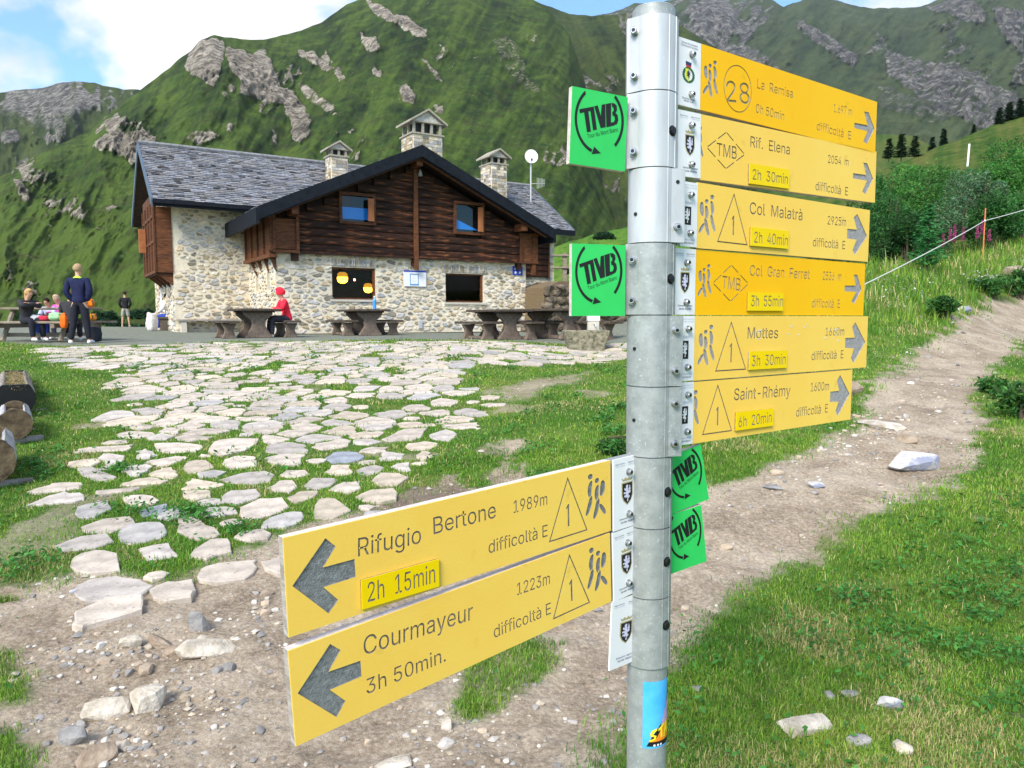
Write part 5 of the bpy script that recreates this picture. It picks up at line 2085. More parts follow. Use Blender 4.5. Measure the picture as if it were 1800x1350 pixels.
# room behind
q = MB()
q.box((.4, .25, .25), (TR - .4, 3.2, ZW - .05))
rm = q.build('room_interior', woodin, hut)
bm = bmesh.new()
bm.from_mesh(rm.data)
bm.faces.ensure_lookup_table()
bmesh.ops.delete(bm, geom=[f for f in bm.faces if abs(f.normal.y + 1) < .1], context='FACES')
bmesh.ops.reverse_faces(bm, faces=bm.faces)
bm.to_mesh(rm.data)
bm.free()


def lamp(px, py, w, r):
    t_, z_ = on_w(px, py, w)
    q = MB()
    prof = [(0, 1.9), (.55, 1.85), (.92, 1.4), (1.0, .6), (1.02, .2)]
    for seg in (((1.02, .2), (1.0, -.25)), ((1.0, -.25), (.82, -.72)), ((.82, -.72), (.45, -.95)), ((.45, -.95), (0, -1.0))):
        mi = 0
        q.tube([(0, 0, seg[0][1] * r), (0, 0, seg[1][1] * r)], [max(seg[0][0] * r, .003), max(seg[1][0] * r, .003)], 14, mi=0, caps=False)
    for s0, s1 in zip(prof[:-1], prof[1:]):
        q.tube([(0, 0, s0[1] * r * .62), (0, 0, s1[1] * r * .62)], [max(s0[0] * r, .003), max(s1[0] * r, .003)], 14, mi=1, caps=False)
    q.tube([(0, 0, 1.1 * r), (0, 0, 3.4 * r)], .006, 6, mi=2)
    o = q.build('pendant_lamp', [lampm, lampd, blackp], None, smooth=True)
    o.location = HM @ Vector((t_, w, z_))
    return o


tag(lamp(602, 489, .9, .17), 'lit yellow pendant lamp in the upper left of the hut window', 'lamp', 'lit lamps behind the hut window')
tag(lamp(647, 507, 1.3, .15), 'lit yellow pendant lamp in the lower right of the hut window', 'lamp', 'lit lamps behind the hut window')
sp_ = lamp(623, 492, 1.6, .035)
tag(sp_, 'tiny reddish point of light between the two lamps inside', 'lamp')
for i in range(2):
    sp_.data.materials[i] = mat('small_red_light%s' % ('' if i == 0 else '_shade'), (.8, .3, .2), None, emit=((1, .45, .3), 4))

# --- timber storey of the gable: one log course after another, cut to the roof slope
YF = -.16            # face of the timber
z0 = ZW - .02
gz_top = lambda t_: GZ_ - abs(t_ - GT) * GSL - .38
win = [(on_w(600, 342, YF), on_w(655, 392, YF)), (on_w(801, 358, YF), on_w(846, 410, YF))]
WIN = [(a[0], b[0], b[1], a[1]) for a, b in win]
course = .245
postT = on_w(730, 400, YF)[0]
zc = z0
k = 0
TLg, TRg = -.16, TR + .30
while zc < GZ_ - .5:
    zt_ = zc + course - .018
    # span allowed by the roof at the course's top
    reach = (GZ_ - .38 - zt_) / GSL
    a_, b_ = max(TLg, GT - reach), min(TRg, GT + reach)
    if b_ - a_ < .3:
        break
    cuts = [(a_, b_)]
    for wa, wb, wz0, wz1 in WIN:
        if zc < wz1 + .02 and zt_ > wz0 - .02:
            nc = []
            for u0, u1 in cuts:
                if wb < u0 or wa > u1:
                    nc.append((u0, u1))
                else:
                    nc += [(u0, wa), (wb, u1)]
            cuts = nc
    fin = []
    for u0, u1 in cuts:
        if u0 < postT < u1:
            fin += [(u0, postT), (postT, u1)]
        else:
            fin.append((u0, u1))
    for u0, u1 in fin:
        if u1 - u0 < .08:
            continue
        j1, j2 = rngh.uniform(-.008, .008, 2)
        q = MB()
        cx = (u0 + u1) / 2
        L2 = (u1 - u0) / 2
        # rounded face: a squared log with softened edges
        hh = (course - .012) / 2
        sect = [(0.12, -hh), (-.005, -hh), (-.028, -hh * .72), (-.036, -hh * .2), (-.034, hh * .3), (-.026, hh * .75), (-.004, hh), (.12, hh)]
        V = [(-L2, YF + .03 + s_[0] + j1, s_[1]) for s_ in sect] + [(L2, YF + .03 + s_[0] + j2, s_[1]) for s_ in sect]
        n_ = len(sect)
        q.add(V, [tuple(range(n_)), tuple(range(2 * n_ - 1, n_ - 1, -1))] + [(i, n_ + i, n_ + (i + 1) % n_, (i + 1) % n_) for i in range(n_)])
        o = q.build('log_plank', wood_d, hut)
        o.location = (cx, 0, zc + hh)
    zc += course
    k += 1
# dark backing so that no light passes between logs
q = MB()
q.prism([(TLg + .02, z0), (TRg - .02, z0), (TRg - .02, gz_top(TRg)), (GT, GZ_ - .3), (TLg + .02, gz_top(TLg))], 0, .04)
o = q.build('timber_backing', soffit_m, hut)
o.matrix_local = Matrix(((1, 0, 0, 0), (0, 0, 1, -.02), (0, 1, 0, 0), (0, 0, 0, 1)))
# posts, floor beam, beam ends
hbox('king_post', (postT - .075, YF - .10, z0 - .42), (postT + .075, YF - .01, gz_top(postT) - .15), wood_r, bevel=.01)
hbox('floor_beam', (TLg - .05, YF - .075, z0 - .06), (TRg + .05, YF + .0, z0 + .02), wood_d)
hbox('corner_post', (TLg - .02, YF - .06, z0 + .02), (TLg + .12, YF + .05, gz_top(TLg) + .1), wood_r)
hbox('corner_post', (TRg - .16, YF - .09, z0 - .45), (TRg - .02, YF + .05, z0 + 1.05), wood_r)
for px_ in (519, 730, 912):
    t_ = on_w(px_, 452, YF)[0]
    hbox('beam_end', (t_ - .09, YF - .06, z0 - .28), (t_ + .09, .02, z0 - .06), wood_d)
# the timber box wrapping the left corner
bz0, bz1 = on_w(480, 433, YF)[1], on_w(480, 386, YF)[1]
ta = on_w(478, 420, YF)[0]
tb = on_w(524, 420, YF)[0]
for nm, A_, B_ in (('balcony_panel', (ta + .02, YF - .055, z0 + .06), (tb, YF - .02, z0 + .95)),):
    hbox(nm, A_, B_, wood_r)
for u_ in (ta, tb - .08, ):
    hbox('balcony_post', (u_, YF - .12, z0 - .02), (u_ + .09, YF - .04, z0 + 1.02), wood_r)
hbox('balcony_rail', (ta, YF - .11, z0 - .06), (tb + .02, YF - .05, z0 + .03), wood_r)
SBW = 3.3
sx0 = ta - .02
q = MB()
nb = 5
hbox('side_timber_wall', (sx0 - .0, YF + .02, z0 - .12), (sx0 + .12, SBW, GLZ + .35), wood_r)
for i in range(5):
    y_ = YF - .04 + i * (SBW - YF) / 4.2
    hbox('side_timber_post', (sx0 - .06, y_, z0 - .16), (sx0 + .0, y_ + .09, GLZ + .3), wood_r)
hbox('side_timber_beam', (sx0 - .09, YF - .05, z0 - .20), (sx0 + .15, SBW, z0 - .10), wood_r)
for i in range(4):
    y_ = YF + .2 + i * .85
    q = MB()
    q.prism([(sx0 - .02, z0 - .2), (.02, z0 - .2), (.02, z0 - .62)], 0, .1)
    o = q.build('bracket', wood_r, hut)
    o.matrix_local = Matrix(((1, 0, 0, 0), (0, 0, -1, y_), (0, 1, 0, 0), (0, 0, 0, 1)))
# matching small panel at the right corner
tc0, tc1 = on_w(916, 430, YF - .05)[0], on_w(943, 430, YF - .05)[0]
hbox('balcony_panel', (tc0, YF - .03, z0 + .02), (tc1, YF + .0, z0 + .95), wood_r)
for u_ in (tc0 - .05, tc1 - .06):
    hbox('balcony_post', (u_, YF - .10, z0 - .04), (u_ + .09, YF - .031, z0 + 1.0), wood_r)
hbox('balcony_rail', (tc0 - .1, YF - .12, z0 - .06), (tc1 + .06, YF - .05, z0 + .02), wood_r)
hbox('balcony_rail', (tc0 - .1, YF - .12, z0 + .92), (tc1 + .06, YF - .05, z0 + 1.0), wood_r)
# upper windows: frame, dark glass with a blue sky reflection painted on, open shutter on the right
for i, (a_, b_, c_, d_) in enumerate(WIN):
    wn = bpy.data.objects.new('window', None)
    COL.objects.link(wn)
    wn.parent = hut
    wn.location = ((a_ + b_) / 2, YF, c_)
    W_, H_ = b_ - a_, d_ - c_
    q = MB()
    for A_, B_ in (((-W_ / 2 - .09, -.07, -.08), (W_ / 2 + .10, .09, 0)), ((-W_ / 2 - .09, -.07, H_), (W_ / 2 + .10, .09, H_ + .09)), ((-W_ / 2 - .09, -.06, 0), (-W_ / 2, .09, H_)), ((W_ / 2, -.06, 0), (W_ / 2 + .10, .09, H_))):
        q.box(A_, B_)
    q.build('frame', wood_r, wn)
    q = MB()
    q.box((-W_ / 2, .05, 0), (W_ / 2, .057, H_))
    q.build('pane', glass_d, wn)
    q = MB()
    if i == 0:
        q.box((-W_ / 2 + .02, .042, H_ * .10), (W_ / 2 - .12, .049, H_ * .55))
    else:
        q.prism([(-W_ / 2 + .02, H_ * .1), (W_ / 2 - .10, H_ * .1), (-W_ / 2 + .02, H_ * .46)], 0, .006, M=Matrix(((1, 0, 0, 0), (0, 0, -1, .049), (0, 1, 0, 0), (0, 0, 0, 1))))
    o = q.build('painted_reflection', sky_refl, wn)
    q = MB()
    q.box((W_ / 2 - .20, -.16, .03), (W_ / 2 - .0, -.12, H_ * .92))
    q.box((W_ / 2 - .17, -.168, .10), (W_ / 2 - .03, -.16, H_ * .84))
    o = q.build('shutter', wood_o, wn, bevel=.006)
    o.rotation_euler = (0, 0, 0)
q = MB()
q.tube([(0, 0, .12), (0, 0, .05), (0, 0, -.09)], [.02, .05, .075], 10)
o = q.build('wall_lantern', mat('lantern_metal', (.35, .36, .34), None, rough=.4), hut)
o.location = (on_w(735, 305, YF)[0], YF - .16, on_w(735, 306, YF)[1])

# --- roofs
rng_s = np.random.default_rng(3)


def roof_plane(name, O, A, B, na, nb, clipf=None, thick=.05, parent=hut, first=0):
    """slate courses over the parallelogram O + a*A + b*B; b runs up the slope. One joined part: the slates are too small to pick apart"""
    O, A, B = Vector(O), Vector(A), Vector(B)
    nrm = A.cross(B).normalized()
    if nrm.z < 0:
        nrm = -nrm
    q = MB()
    q.v = []
    la, lb = A.length, B.length
    ea, eb = A / la, B / lb
    h = lb / nb
    for j in range(nb):
        x = -rng_s.uniform(0, .3)
        while x < la:
            w = rng_s.uniform(.14, .34)
            xa, xb = max(x, 0), min(x + w - .006, la)
            x += w
            if xb - xa < .03:
                continue
            y0_, y1_ = j * h - rng_s.uniform(0, .035), min((j + 1) * h + .06, lb)
            cm = O + ea * (xa + xb) / 2 + eb * (j + .5) * h
            if clipf and not clipf(cm):
                continue
            t0, t1 = rng_s.uniform(.035, .07), .002
            c = np.array([1, 1, 1]) * rng_s.uniform(.72, 1.32) * (np.array([.97, .99, 1.05]) if rng_s.random() < .6 else np.array([1.04, 1.0, .96]))
            if rng_s.random() < .05:
                c = c * .3
            p = [O + ea * xa + eb * y0_, O + ea * xb + eb * y0_, O + ea * xb + eb * y1_, O + ea * xa + eb * y1_]
            V = [p[0], p[1], p[0] + nrm * t0, p[1] + nrm * t0, p[2] + nrm * t1, p[3] + nrm * t1]
            q.add(V, [(0, 1, 3, 2), (2, 3, 4, 5), (0, 2, 5), (1, 4, 3)], col=c)
    o = q.build(name, slate_m, parent, col=True)
    tag(o, kind='stuff')
    return o


# wing: front and rear slopes, cut away where the front gable roof stands above them
def above_gable(p):
    return p.z > GZ_ - abs(p.x - GT) * GSL - .02 or p.x < GT - half - .05 or p.x > GT + half + .05


roof_plane('roof_slates', (TRL, EAVE_W, ZE), (TRR - TRL, 0, 0), (0, RIDGE_W - EAVE_W, ZR - ZE), 0, 31, above_gable)
roof_plane('roof_slates', (TRL, REAR_W, ZE), (TRR - TRL, 0, 0), (0, RIDGE_W - REAR_W, ZR - ZE), 0, 24)
q = MB()
for w0, w1 in ((EAVE_W, RIDGE_W), (REAR_W, RIDGE_W)):
    P4 = [(TRL + .02, w0, ZE), (TRR - .02, w0, ZE), (TRR - .02, w1, ZR), (TRL + .02, w1, ZR)]
    lo_ = [(p[0], p[1], p[2] - .16) for p in P4]
    q.add([(p[0], p[1], p[2] - .004) for p in P4] + lo_, [(0, 1, 2, 3), (7, 6, 5, 4), (0, 4, 5, 1), (1, 5, 6, 2), (2, 6, 7, 3), (3, 7, 4, 0)])
q.build('roof_deck', soffit_m, hut)
hbox('eave_board', (TRL, EAVE_W - .10, ZE - .20), (TRR, EAVE_W - .02, ZE + .02), verge_m)
hbox('gutter', (TRL - .02, EAVE_W - .18, ZE - .12), (GLT + .9, EAVE_W - .101, ZE - .03), verge_m)
for t_ in (TRL, TRR):
    for w0 in (EAVE_W, REAR_W):
        q = MB()
        s_ = -1 if t_ == TRL else 1
        q.add([(t_, w0, ZE + .06), (t_, RIDGE_W, ZR + .06), (t_, RIDGE_W, ZR - .22), (t_, w0, ZE - .22), (t_ + s_ * .04, w0, ZE + .06), (t_ + s_ * .04, RIDGE_W, ZR + .06), (t_ + s_ * .04, RIDGE_W, ZR - .22), (t_ + s_ * .04, w0, ZE - .22)],
              [(0, 1, 2, 3), (7, 6, 5, 4), (0, 4, 5, 1), (1, 5, 6, 2), (2, 6, 7, 3), (3, 7, 4, 0)])
        q.build('verge_board', mat('blue_grey_metal', (.07, .10, .15), (.12, .16, .22), 8, .5) if (t_ == TRL and 'blue_grey_metal' not in MATS) else MATS['blue_grey_metal'], hut)
q = MB()
q.tube([(TRL, RIDGE_W, ZR + .05), (TRR, RIDGE_W, ZR + .05)], .07, 8)
q.build('ridge_cap', slate_m, hut, col=True)
# front gable roof
GB = RIDGE_W - .3
for s_ in (-1, 1):
    e_ = (GT + s_ * half, -.9, GLZ)
    roof_plane('roof_slates', e_, (0, GB + .9, 0), (-s_ * half, 0, GZ_ - GLZ), 0, 26,
               lambda p: p.y < EAVE_W or p.z > ZE + (p.y - EAVE_W) * MSL - .05)
q = MB()
for s_ in (-1, 1):
    P4 = [(GT + s_ * half, -.88, GLZ - .004), (GT + s_ * half, GB, GLZ - .004), (GT, GB, GZ_ - .004), (GT, -.88, GZ_ - .004)]
    q.add(P4 + [(p[0], p[1], p[2] - .15) for p in P4], [(0, 1, 2, 3), (7, 6, 5, 4), (0, 4, 5, 1), (1, 5, 6, 2), (2, 6, 7, 3), (3, 7, 4, 0)])
q.build('roof_deck', soffit_m, hut)
for s_ in (-1, 1):
    for nm, y0_, y1_, dz0, dz1, mt in (('verge_board', -.96, -.90, .06, -.31, verge_m), ('verge_strip', -.90, -.84, -.16, -.34, verge_m), ('barge_rafter', -.80, -.70, -.18, -.36, wood_r)):
        ex_ = .0 if nm != 'barge_rafter' else -.25
        q = MB()
        A_ = [(GT + s_ * (half + ex_), GLZ - ex_ * GSL), (GT, GZ_)]
        V = []
        for y_ in (y0_, y1_):
            V += [(A_[0][0], y_, A_[0][1] + dz0), (A_[1][0], y_, A_[1][1] + dz0), (A_[1][0], y_, A_[1][1] + dz1), (A_[0][0], y_, A_[0][1] + dz1)]
        q.add(V, [(0, 1, 2, 3), (7, 6, 5, 4), (0, 4, 5, 1), (1, 5, 6, 2), (2, 6, 7, 3), (3, 7, 4, 0)])
        q.build(nm, mt, hut)
    hbox('eave_board', (GT + s_ * half - .05, -.95, GLZ - .42), (GT + s_ * half + .05, (WW if s_ < 0 else EAVE_W), GLZ + .03), verge_m)
    # purlins under the overhang
for t_ in (GT - half * .78, GT, GT + half * .78):
    zz = GZ_ - abs(t_ - GT) * GSL - .32
    hbox('purlin', (t_ - .11, -.74, zz - .24), (t_ + .11, YF - .05, zz), wood_r)

# --- left gable end timber box with open shutter
bz = 1.95
for i in range(9):
    y_ = WW + .02 + i * .36
    hbox('end_timber_board', (TL - .5, y_, bz), (TL - .44, y_ + .345, ZE + .1 + (0 if i < 2 else .25)), wood_r)
hbox('end_timber_front', (TL - .5, WW + .0 - .03, bz), (TL - .005, WW + .02, ZE - .1), wood_r)
for z_ in (bz - .02, bz + .95, bz + 1.75):
    hbox('end_timber_rail', (TL - .54, WW - .05, z_), (TL - .5, WW + 3.3, z_ + .09), wood_r)
for i in range(5):
    hbox('end_timber_post', (TL - .55, WW - .06 + i * .8, bz), (TL - .5, WW + .03 + i * .8, ZE + .05), wood_r)
for i in range(4):
    q = MB()
    q.prism([(TL - .5, bz - .02), (TL + .02, bz - .02), (TL + .02, bz - .45)], 0, .1)
    o = q.build('bracket', wood_r, hut)
    o.matrix_local = Matrix(((1, 0, 0, 0), (0, 0, -1, WW + .15 + i * .9), (0, 1, 0, 0), (0, 0, 0, 1)))
hbox('end_timber_floor', (TL - .5, WW, bz - .05), (TL, WW + 3.3, bz), wood_d)
hbox('shutter', (TL - .78, WW + 2.1, bz + .75), (TL - .555, WW + 2.14, bz + 1.55), wood_o, bevel=.01)
# dark timber cladding on the right wing end
zz = zl2
while zz < ZE - .05:
    o = hbox('log_plank', (TR + .05, WW - .14, zz), (TWR - .38, WW - .03, zz + .225), wood_d, bevel=.02)
    zz += .24
hbox('corner_post', (TWR - .39, WW - .16, zl2 - .05), (TWR - .33, WW - .02, ZE), wood_r)

# --- chimneys
chs = mat('chimney_slab', (.27, .25, .20), (.40, .37, .30), 20, .9, .3)


def chimney(px, w, t_w, t_d, zb, ztop_px, scale_pillars=3, slab_col=chs):
    """rubble stack, pillared smoke opening, gabled stone cap"""
    t_ = on_w(px, 300, w)[0]
    zt = on_w(px, ztop_px, w)[1]
    Hh = zt - zb
    ch = bpy.data.objects.new('chimney', None)
    COL.objects.link(ch)
    ch.parent = hut
    ch.location = (t_, w, zb)
    hw_, hd = t_w / 2, t_d / 2
    zs = Hh - t_w * .95
    q = MB()
    q.box((-hw_, -hd, 0), (hw_, hd, zs))
    q.build('stack', mortar_m, ch)
    q = MB()
    for face in range(3):
        Wf = t_w if face == 0 else t_d
        M_ = [Matrix(((1, 0, 0, -hw_), (0, 0, -1, -hd), (0, 1, 0, 0), (0, 0, 0, 1))), Matrix(((0, 0, -1, -hw_), (-1, 0, 0, hd), (0, 1, 0, 0), (0, 0, 0, 1))),
              Matrix(((0, 0, 1, hw_), (1, 0, 0, -hd), (0, 1, 0, 0), (0, 0, 0, 1)))][face]
        y_ = .01
        while y_ < zs - .05:
            hh = rngh.uniform(.07, .14)
            x_ = .01
            while x_ < Wf - .04:
                ww_ = rngh.uniform(.12, .34)
                xe = min(x_ + ww_, Wf - .01)
                pl = [(x_ + .012, y_ + .01), (xe - .012, y_ + .008), (xe - .02, y_ + hh - .015), (x_ + .02, y_ + hh - .01)]
                V = [(p[0], p[1], 0) for p in pl] + [(p[0], p[1], .022) for p in pl]
                q.add([M_ @ Vector(v) for v in V], [(4, 5, 6, 7), (0, 1, 5, 4), (1, 2, 6, 5), (2, 3, 7, 6), (3, 0, 4, 7)],
                      col=np.array(WPAL[rngh.integers(len(WPAL))]) * rngh.uniform(.6, 1.2))
                x_ += ww_
            y_ += hh
    so_ = q.build('stack_stones', wstone_m, ch, col=True)
    tag(so_, kind='stuff')
    q = MB()
    q.box((-hw_ - .06, -hd - .06, zs), (hw_ + .06, hd + .06, zs + .05))
    q.build('stone_ledge', slab_col, ch)
    ph = t_w * .32
    n_ = scale_pillars
    for i in range(n_):
        for sgn in (-1, 1):
            x_ = -hw_ + .055 + i * (t_w - .11) / (n_ - 1)
            hbox('pillar', (x_ - .04, sgn * (hd - .05) - .04, zs + .05), (x_ + .04, sgn * (hd - .05) + .04, zs + .05 + ph), slab_col, ch)
    hbox('pillar', (-hw_ + .015, -.04, zs + .05), (-hw_ + .095, .04, zs + .05 + ph), slab_col, ch)
    hbox('pillar', (hw_ - .095, -.04, zs + .05), (hw_ - .015, .04, zs + .05 + ph), slab_col, ch)
    hbox('flue', (-hw_ + .14, -hd + .14, zs + .05), (hw_ - .14, hd - .14, zs + .05 + ph), blackp, ch)
    z1_ = zs + .05 + ph
    hbox('stone_ledge', (-hw_ - .04, -hd - .04, z1_), (hw_ + .04, hd + .04, z1_ + .04), slab_col, ch)
    rise = t_w * .32
    q = MB()
    q.prism([(-hw_, z1_ + .04), (hw_, z1_ + .04), (0, z1_ + .04 + rise)], -hd, hd, M=Matrix(((1, 0, 0, 0), (0, 0, 1, 0), (0, 1, 0, 0), (0, 0, 0, 1))))
    q.build('cap_gable', wstone_m, ch, col=True)
    for s_ in (-1, 1):
        q = MB()
        a0 = (s_ * (hw_ + .16), z1_ + .04 - .08)
        a1 = (0, z1_ + .04 + rise + .01)
        q.prism([a0, a1, (0, a1[1] + .07), (a0[0], a0[1] + .07)], -hd - .12, hd + .12, M=Matrix(((1, 0, 0, 0), (0, 0, 1, 0), (0, 1, 0, 0), (0, 0, 0, 1))))
        q.build('cap_slab', slab_col, ch)
    return ch


c1 = chimney(592, RIDGE_W - 1.5, .64, .60, ZR - 1.6, 249)
c1['label'] = 'small chimney left of the gable'
c2 = chimney(742, .9, 1.08, .95, GZ_ - .9, 189, 4)
c2['label'] = 'largest chimney standing on the gable ridge'
c3 = chimney(868, RIDGE_W - 2.0, .74, .86, ZR - 2.3, 262, 3)
c3['label'] = 'right chimney on the far roof slope'
hbox('lead_flashing', (c3.location.x - .7, RIDGE_W - 2.95, c3.location.z + .55), (c3.location.x + .7, RIDGE_W - 2.5, c3.location.z + .62), verge_m)
wall_stone_emit()


def wall_M(px, py, w=0.0):
    t_, z_ = on_w(px, py, w)
    return HM @ Vector((t_, w, z_))


# --- board, signs on the wall
q = MB()
a_, b_ = on_w(708, 475, 0), on_w(748, 504, 0)
W_, H_ = b_[0] - a_[0], a_[1] - b_[1]
nb_ = empty('notice_board', HM @ Vector((a_[0], -.04, b_[1])), HYAW, label='white notice board with a blue header between the two hut windows', cat='notice board')
q.box((0, -.02, 0), (W_, .0, H_))
q.build('panel', whitep, nb_)
q = MB()
bl = mat('blue_print', (.02, .06, .45), None, rough=.5)
q.box((0, -.024, H_ * .90), (W_, -.0205, H_))
q.build('header', bl, nb_)
q = MB()
x0_, x1_, y0_, y1_ = W_ * .28, W_ * .66, H_ * .06, H_ * .80
for A_, B_ in (((x0_, y0_), (x1_, y0_ + .05)), ((x0_, y1_ - .03), (x1_, y1_)), ((x0_, y0_), (x0_ + .025, y1_)), ((x1_ - .025, y0_), (x1_, y1_))):
    q.box((A_[0], -.024, A_[1]), (B_[0], -.0205, B_[1]))
q.build('map_outline', mat('pale_blue', (.10, .32, .62), None, rough=.5), nb_)
q = MB()
for i in range(5):
    q.box((x0_ + .08, -.0235, y0_ + .14 + i * .1), (x1_ - .08 - .05 * (i % 2), -.0205, y0_ + .15 + i * .1))
q.build('text_lines', greyp, nb_)
a_, b_ = on_w(900, 468, 0), on_w(917, 484, 0)
W_, H_ = b_[0] - a_[0], a_[1] - b_[1]
bs = empty('blue_sign', HM @ Vector((a_[0], -.04, b_[1])), HYAW, label='small blue sign with white pictograms high on the right end of the stone wall', cat='sign')
q = MB()
q.box((0, -.015, 0), (W_, 0, H_))
q.build('panel', bl, bs)
for i in range(4):
    q = MB()
    cx_, cz_ = W_ * (.28 + .44 * (i % 2)), H_ * (.28 + .44 * (i // 2))
    q.tube([(cx_, -.019, cz_), (cx_, -.0155, cz_)], .045, 8)
    q.box((cx_ - .05, -.019, cz_ - .008), (cx_ + .05, -.0156, cz_ + .008))
    q.build('pictogram', whitep, bs)
a_, b_ = on_w(733, 563, 0), on_w(743, 578, 0)
q = MB()
q.box((-.07, -.05, -.13), (.07, 0, .13))
q.box((-.05, -.055, -.11), (.05, -.05, .11))
o = q.build('meter_box', mat('meter_grey', (.45, .47, .50), None, rough=.5), None, bevel=.004)
o.location = HM @ Vector(((a_[0] + b_[0]) / 2, -.02, (a_[1] + b_[1]) / 2))
o.rotation_euler = (0, 0, HYAW)
tag(o, 'small grey meter box low on the stone wall below the notice board', 'box')
q = MB()
q.box((-.16, -.03, -.25), (.16, 0, .25))
o = q.build('paper_notice', whitep, None)
w_, z_ = on_t(286, 527, TL)
o.location = HM @ Vector((TL - .04, w_, z_))
o.rotation_euler = (0, 0, HYAW - R(90))
tag(o, 'white paper notice on the left end wall of the hut', 'notice')

# --- dish and aerial on their mast
mb_, mt_ = P(933, 352, 33), P(937, 283, 33)
an = empty('satellite_dish', mb_, label='white satellite dish on a pole behind the hut roof', cat='satellite dish')
q = MB()
q.tube([(0, 0, -2.5), (0, 0, mt_.z - mb_.z)], .035, 8)
q.build('mast', galv, an)
q = MB()
rings = [(0, .04), (.12, .035), (.22, .018), (.29, 0)]
V, F = [], []
n_ = 20
for r_, d_ in rings:
    for k in range(n_):
        a_ = 2 * math.pi * k / n_
        V.append((r_ * math.cos(a_) + .0, -d_ * -1 - .0, r_ * 1.08 * math.sin(a_)))
for i in range(len(rings) - 1):
    for k in range(n_):
        F.append((i * n_ + k, i * n_ + (k + 1) % n_, (i + 1) * n_ + (k + 1) % n_, (i + 1) * n_ + k))
q.add(V, F)
dsh = q.build('dish', mat('dish_white', (.72, .72, .72), None, rough=.5), an, smooth=True)
dsh.location = (.02, -.10, mt_.z - mb_.z + .18)
dsh.rotation_euler = (R(-12), 0, R(8))
q = MB()
q.tube([(0, 0, -.28), (.02, -.34, -.22)], .012, 6)
q.box((-.03, -.40, -.26), (.05, -.33, -.17))
o = q.build('receiver_arm', blackp, an)
o.location = dsh.location
q = MB()
zl = (P(935, 323, 33) - mb_).z
q.tube([(0, 0, zl), (.62, .1, zl + .03)], .014, 6)
for k in range(6):
    x_ = .28 + k * .06
    q.tube([(x_, .0, zl - .22 + .02 * k), (x_, .0, zl + .26 - .01 * k)], .009, 5)
    q.tube([(x_, -.14, zl + .02), (x_, .14, zl + .02)], .007, 5)
q.build('aerial', galv, an)
# ================================================================== TABLES, PEOPLE, TROUGHS
tabletop_m = mat('dark_weathered_plank', (.05, .038, .03), (.11, .085, .065), 5, .75, .3, 20, stretch=(6, 1, 6))
ped_m = mat('cast_pedestal', (.12, .09, .07), (.22, .17, .135), 12, .85, .3, 30)
pgrey = mat('silvered_wood', (.18, .145, .11), (.32, .27, .21), 5, .8, .3, 20, stretch=(1, 6, 6))


def gpt(px, py):
    p = on_ground(px, py)
    return Vector((p.x, p.y, float(ground_z(p.x, p.y))))


def hourglass(name, W, waist, top_w, H, thick, parent, loc, yaw=0.0):
    pts = []
    prof = [(W / 2, 0), (W / 2, .06 * H), (W * .42, .16 * H), (waist / 2 + .04 * W, .38 * H), (waist / 2, .55 * H), (waist / 2 + .02, .68 * H), (top_w * .42, .84 * H), (top_w / 2, .92 * H), (top_w / 2, H)]
    pts = prof + [(-x, z) for x, z in prof[::-1]]
    q = MB()
    q.prism(pts, -thick / 2, thick / 2, M=Matrix(((1, 0, 0, 0), (0, 0, 1, 0), (0, 1, 0, 0), (0, 0, 0, 1))))
    o = q.build(name, ped_m, parent, bevel=.012)
    o.location = loc
    return o


def table(px, py, label, L_=1.75, W=1.02, H=.76):
    g_ = gpt(px, py)
    o = empty('picnic_table', g_, HYAW, label=label, cat='table', group='dark pedestal tables in front of the hut')
    for y_ in (.0, L_ - .75):
        hourglass('pedestal', .68, .32, .72, H - .10, .13, o, (0, y_, 0))
    q = MB()
    for i in range(3):
        a_ = -W / 2 + i * W / 3
        q.box((a_ + .004, -.32, H - .065), (a_ + W / 3 - .004, L_ - .35, H))
    for j, a_ in enumerate((-W / 2, -W / 6, W / 6)):
        hq = MB()
        hq.box((a_ + .004, -.32, H - .06), (a_ + W / 3 - .004, L_ - .35, H))
        hq.build('top_plank', tabletop_m, o, bevel=.008)
    q = MB()
    q.box((-W * .38, -.12, H - .10), (W * .38, .12, H - .062))
    q.build('cross_batten', tabletop_m, o)
    q = MB()
    q.box((-W * .38, L_ - .87, H - .10), (W * .38, L_ - .63, H - .062))
    q.build('cross_batten', tabletop_m, o)
    q = MB()
    q.box((-.06, .0, .02), (.06, L_ - .75, .10))
    q.build('foot_beam', ped_m, o)
    return o


def bench(px, py, label, L_=1.75, W=.42, H=.45):
    g_ = gpt(px, py)
    o = empty('bench', g_, HYAW, label=label, cat='bench', group='benches of the dark pedestal tables')
    for y_ in (.0, L_ - .75):
        hourglass('pedestal', .36, .20, .36, H - .07, .11, o, (0, y_, 0))
    q = MB()
    q.box((-W / 2, -.32, H - .06), (W / 2, L_ - .35, H))
    q.build('seat', tabletop_m, o, bevel=.01)
    q = MB()
    q.box((-.04, .0, .02), (.04, L_ - .75, .08))
    q.build('foot_beam', ped_m, o)
    return o


table(455, 594, 'dark pedestal table where the person in the red hood sits')
table(651, 590, 'dark pedestal table with a blue bottle, below the lit hut window')
table(896, 597, 'dark pedestal table at the right end of the front wall')
tD = table(1003, 597, 'dark pedestal table right of the hut, behind the stone trough', L_=2.1)
bench(403, 595, 'bench on the left side of the red hooded person table')
bench(511, 593, 'bench under the person in the red hood')
bench(612, 590, 'bench left of the table with the blue bottle')
bench(691, 589, 'bench right of the table with the blue bottle')
bench(857, 597, 'bench left of the table at the right end of the wall')
bench(933, 597, 'bench right of the table at the right end of the wall')
bench(972, 594, 'bench between the last two tables on the right')
bench(1068, 598, 'rightmost bench, partly behind the stone trough')
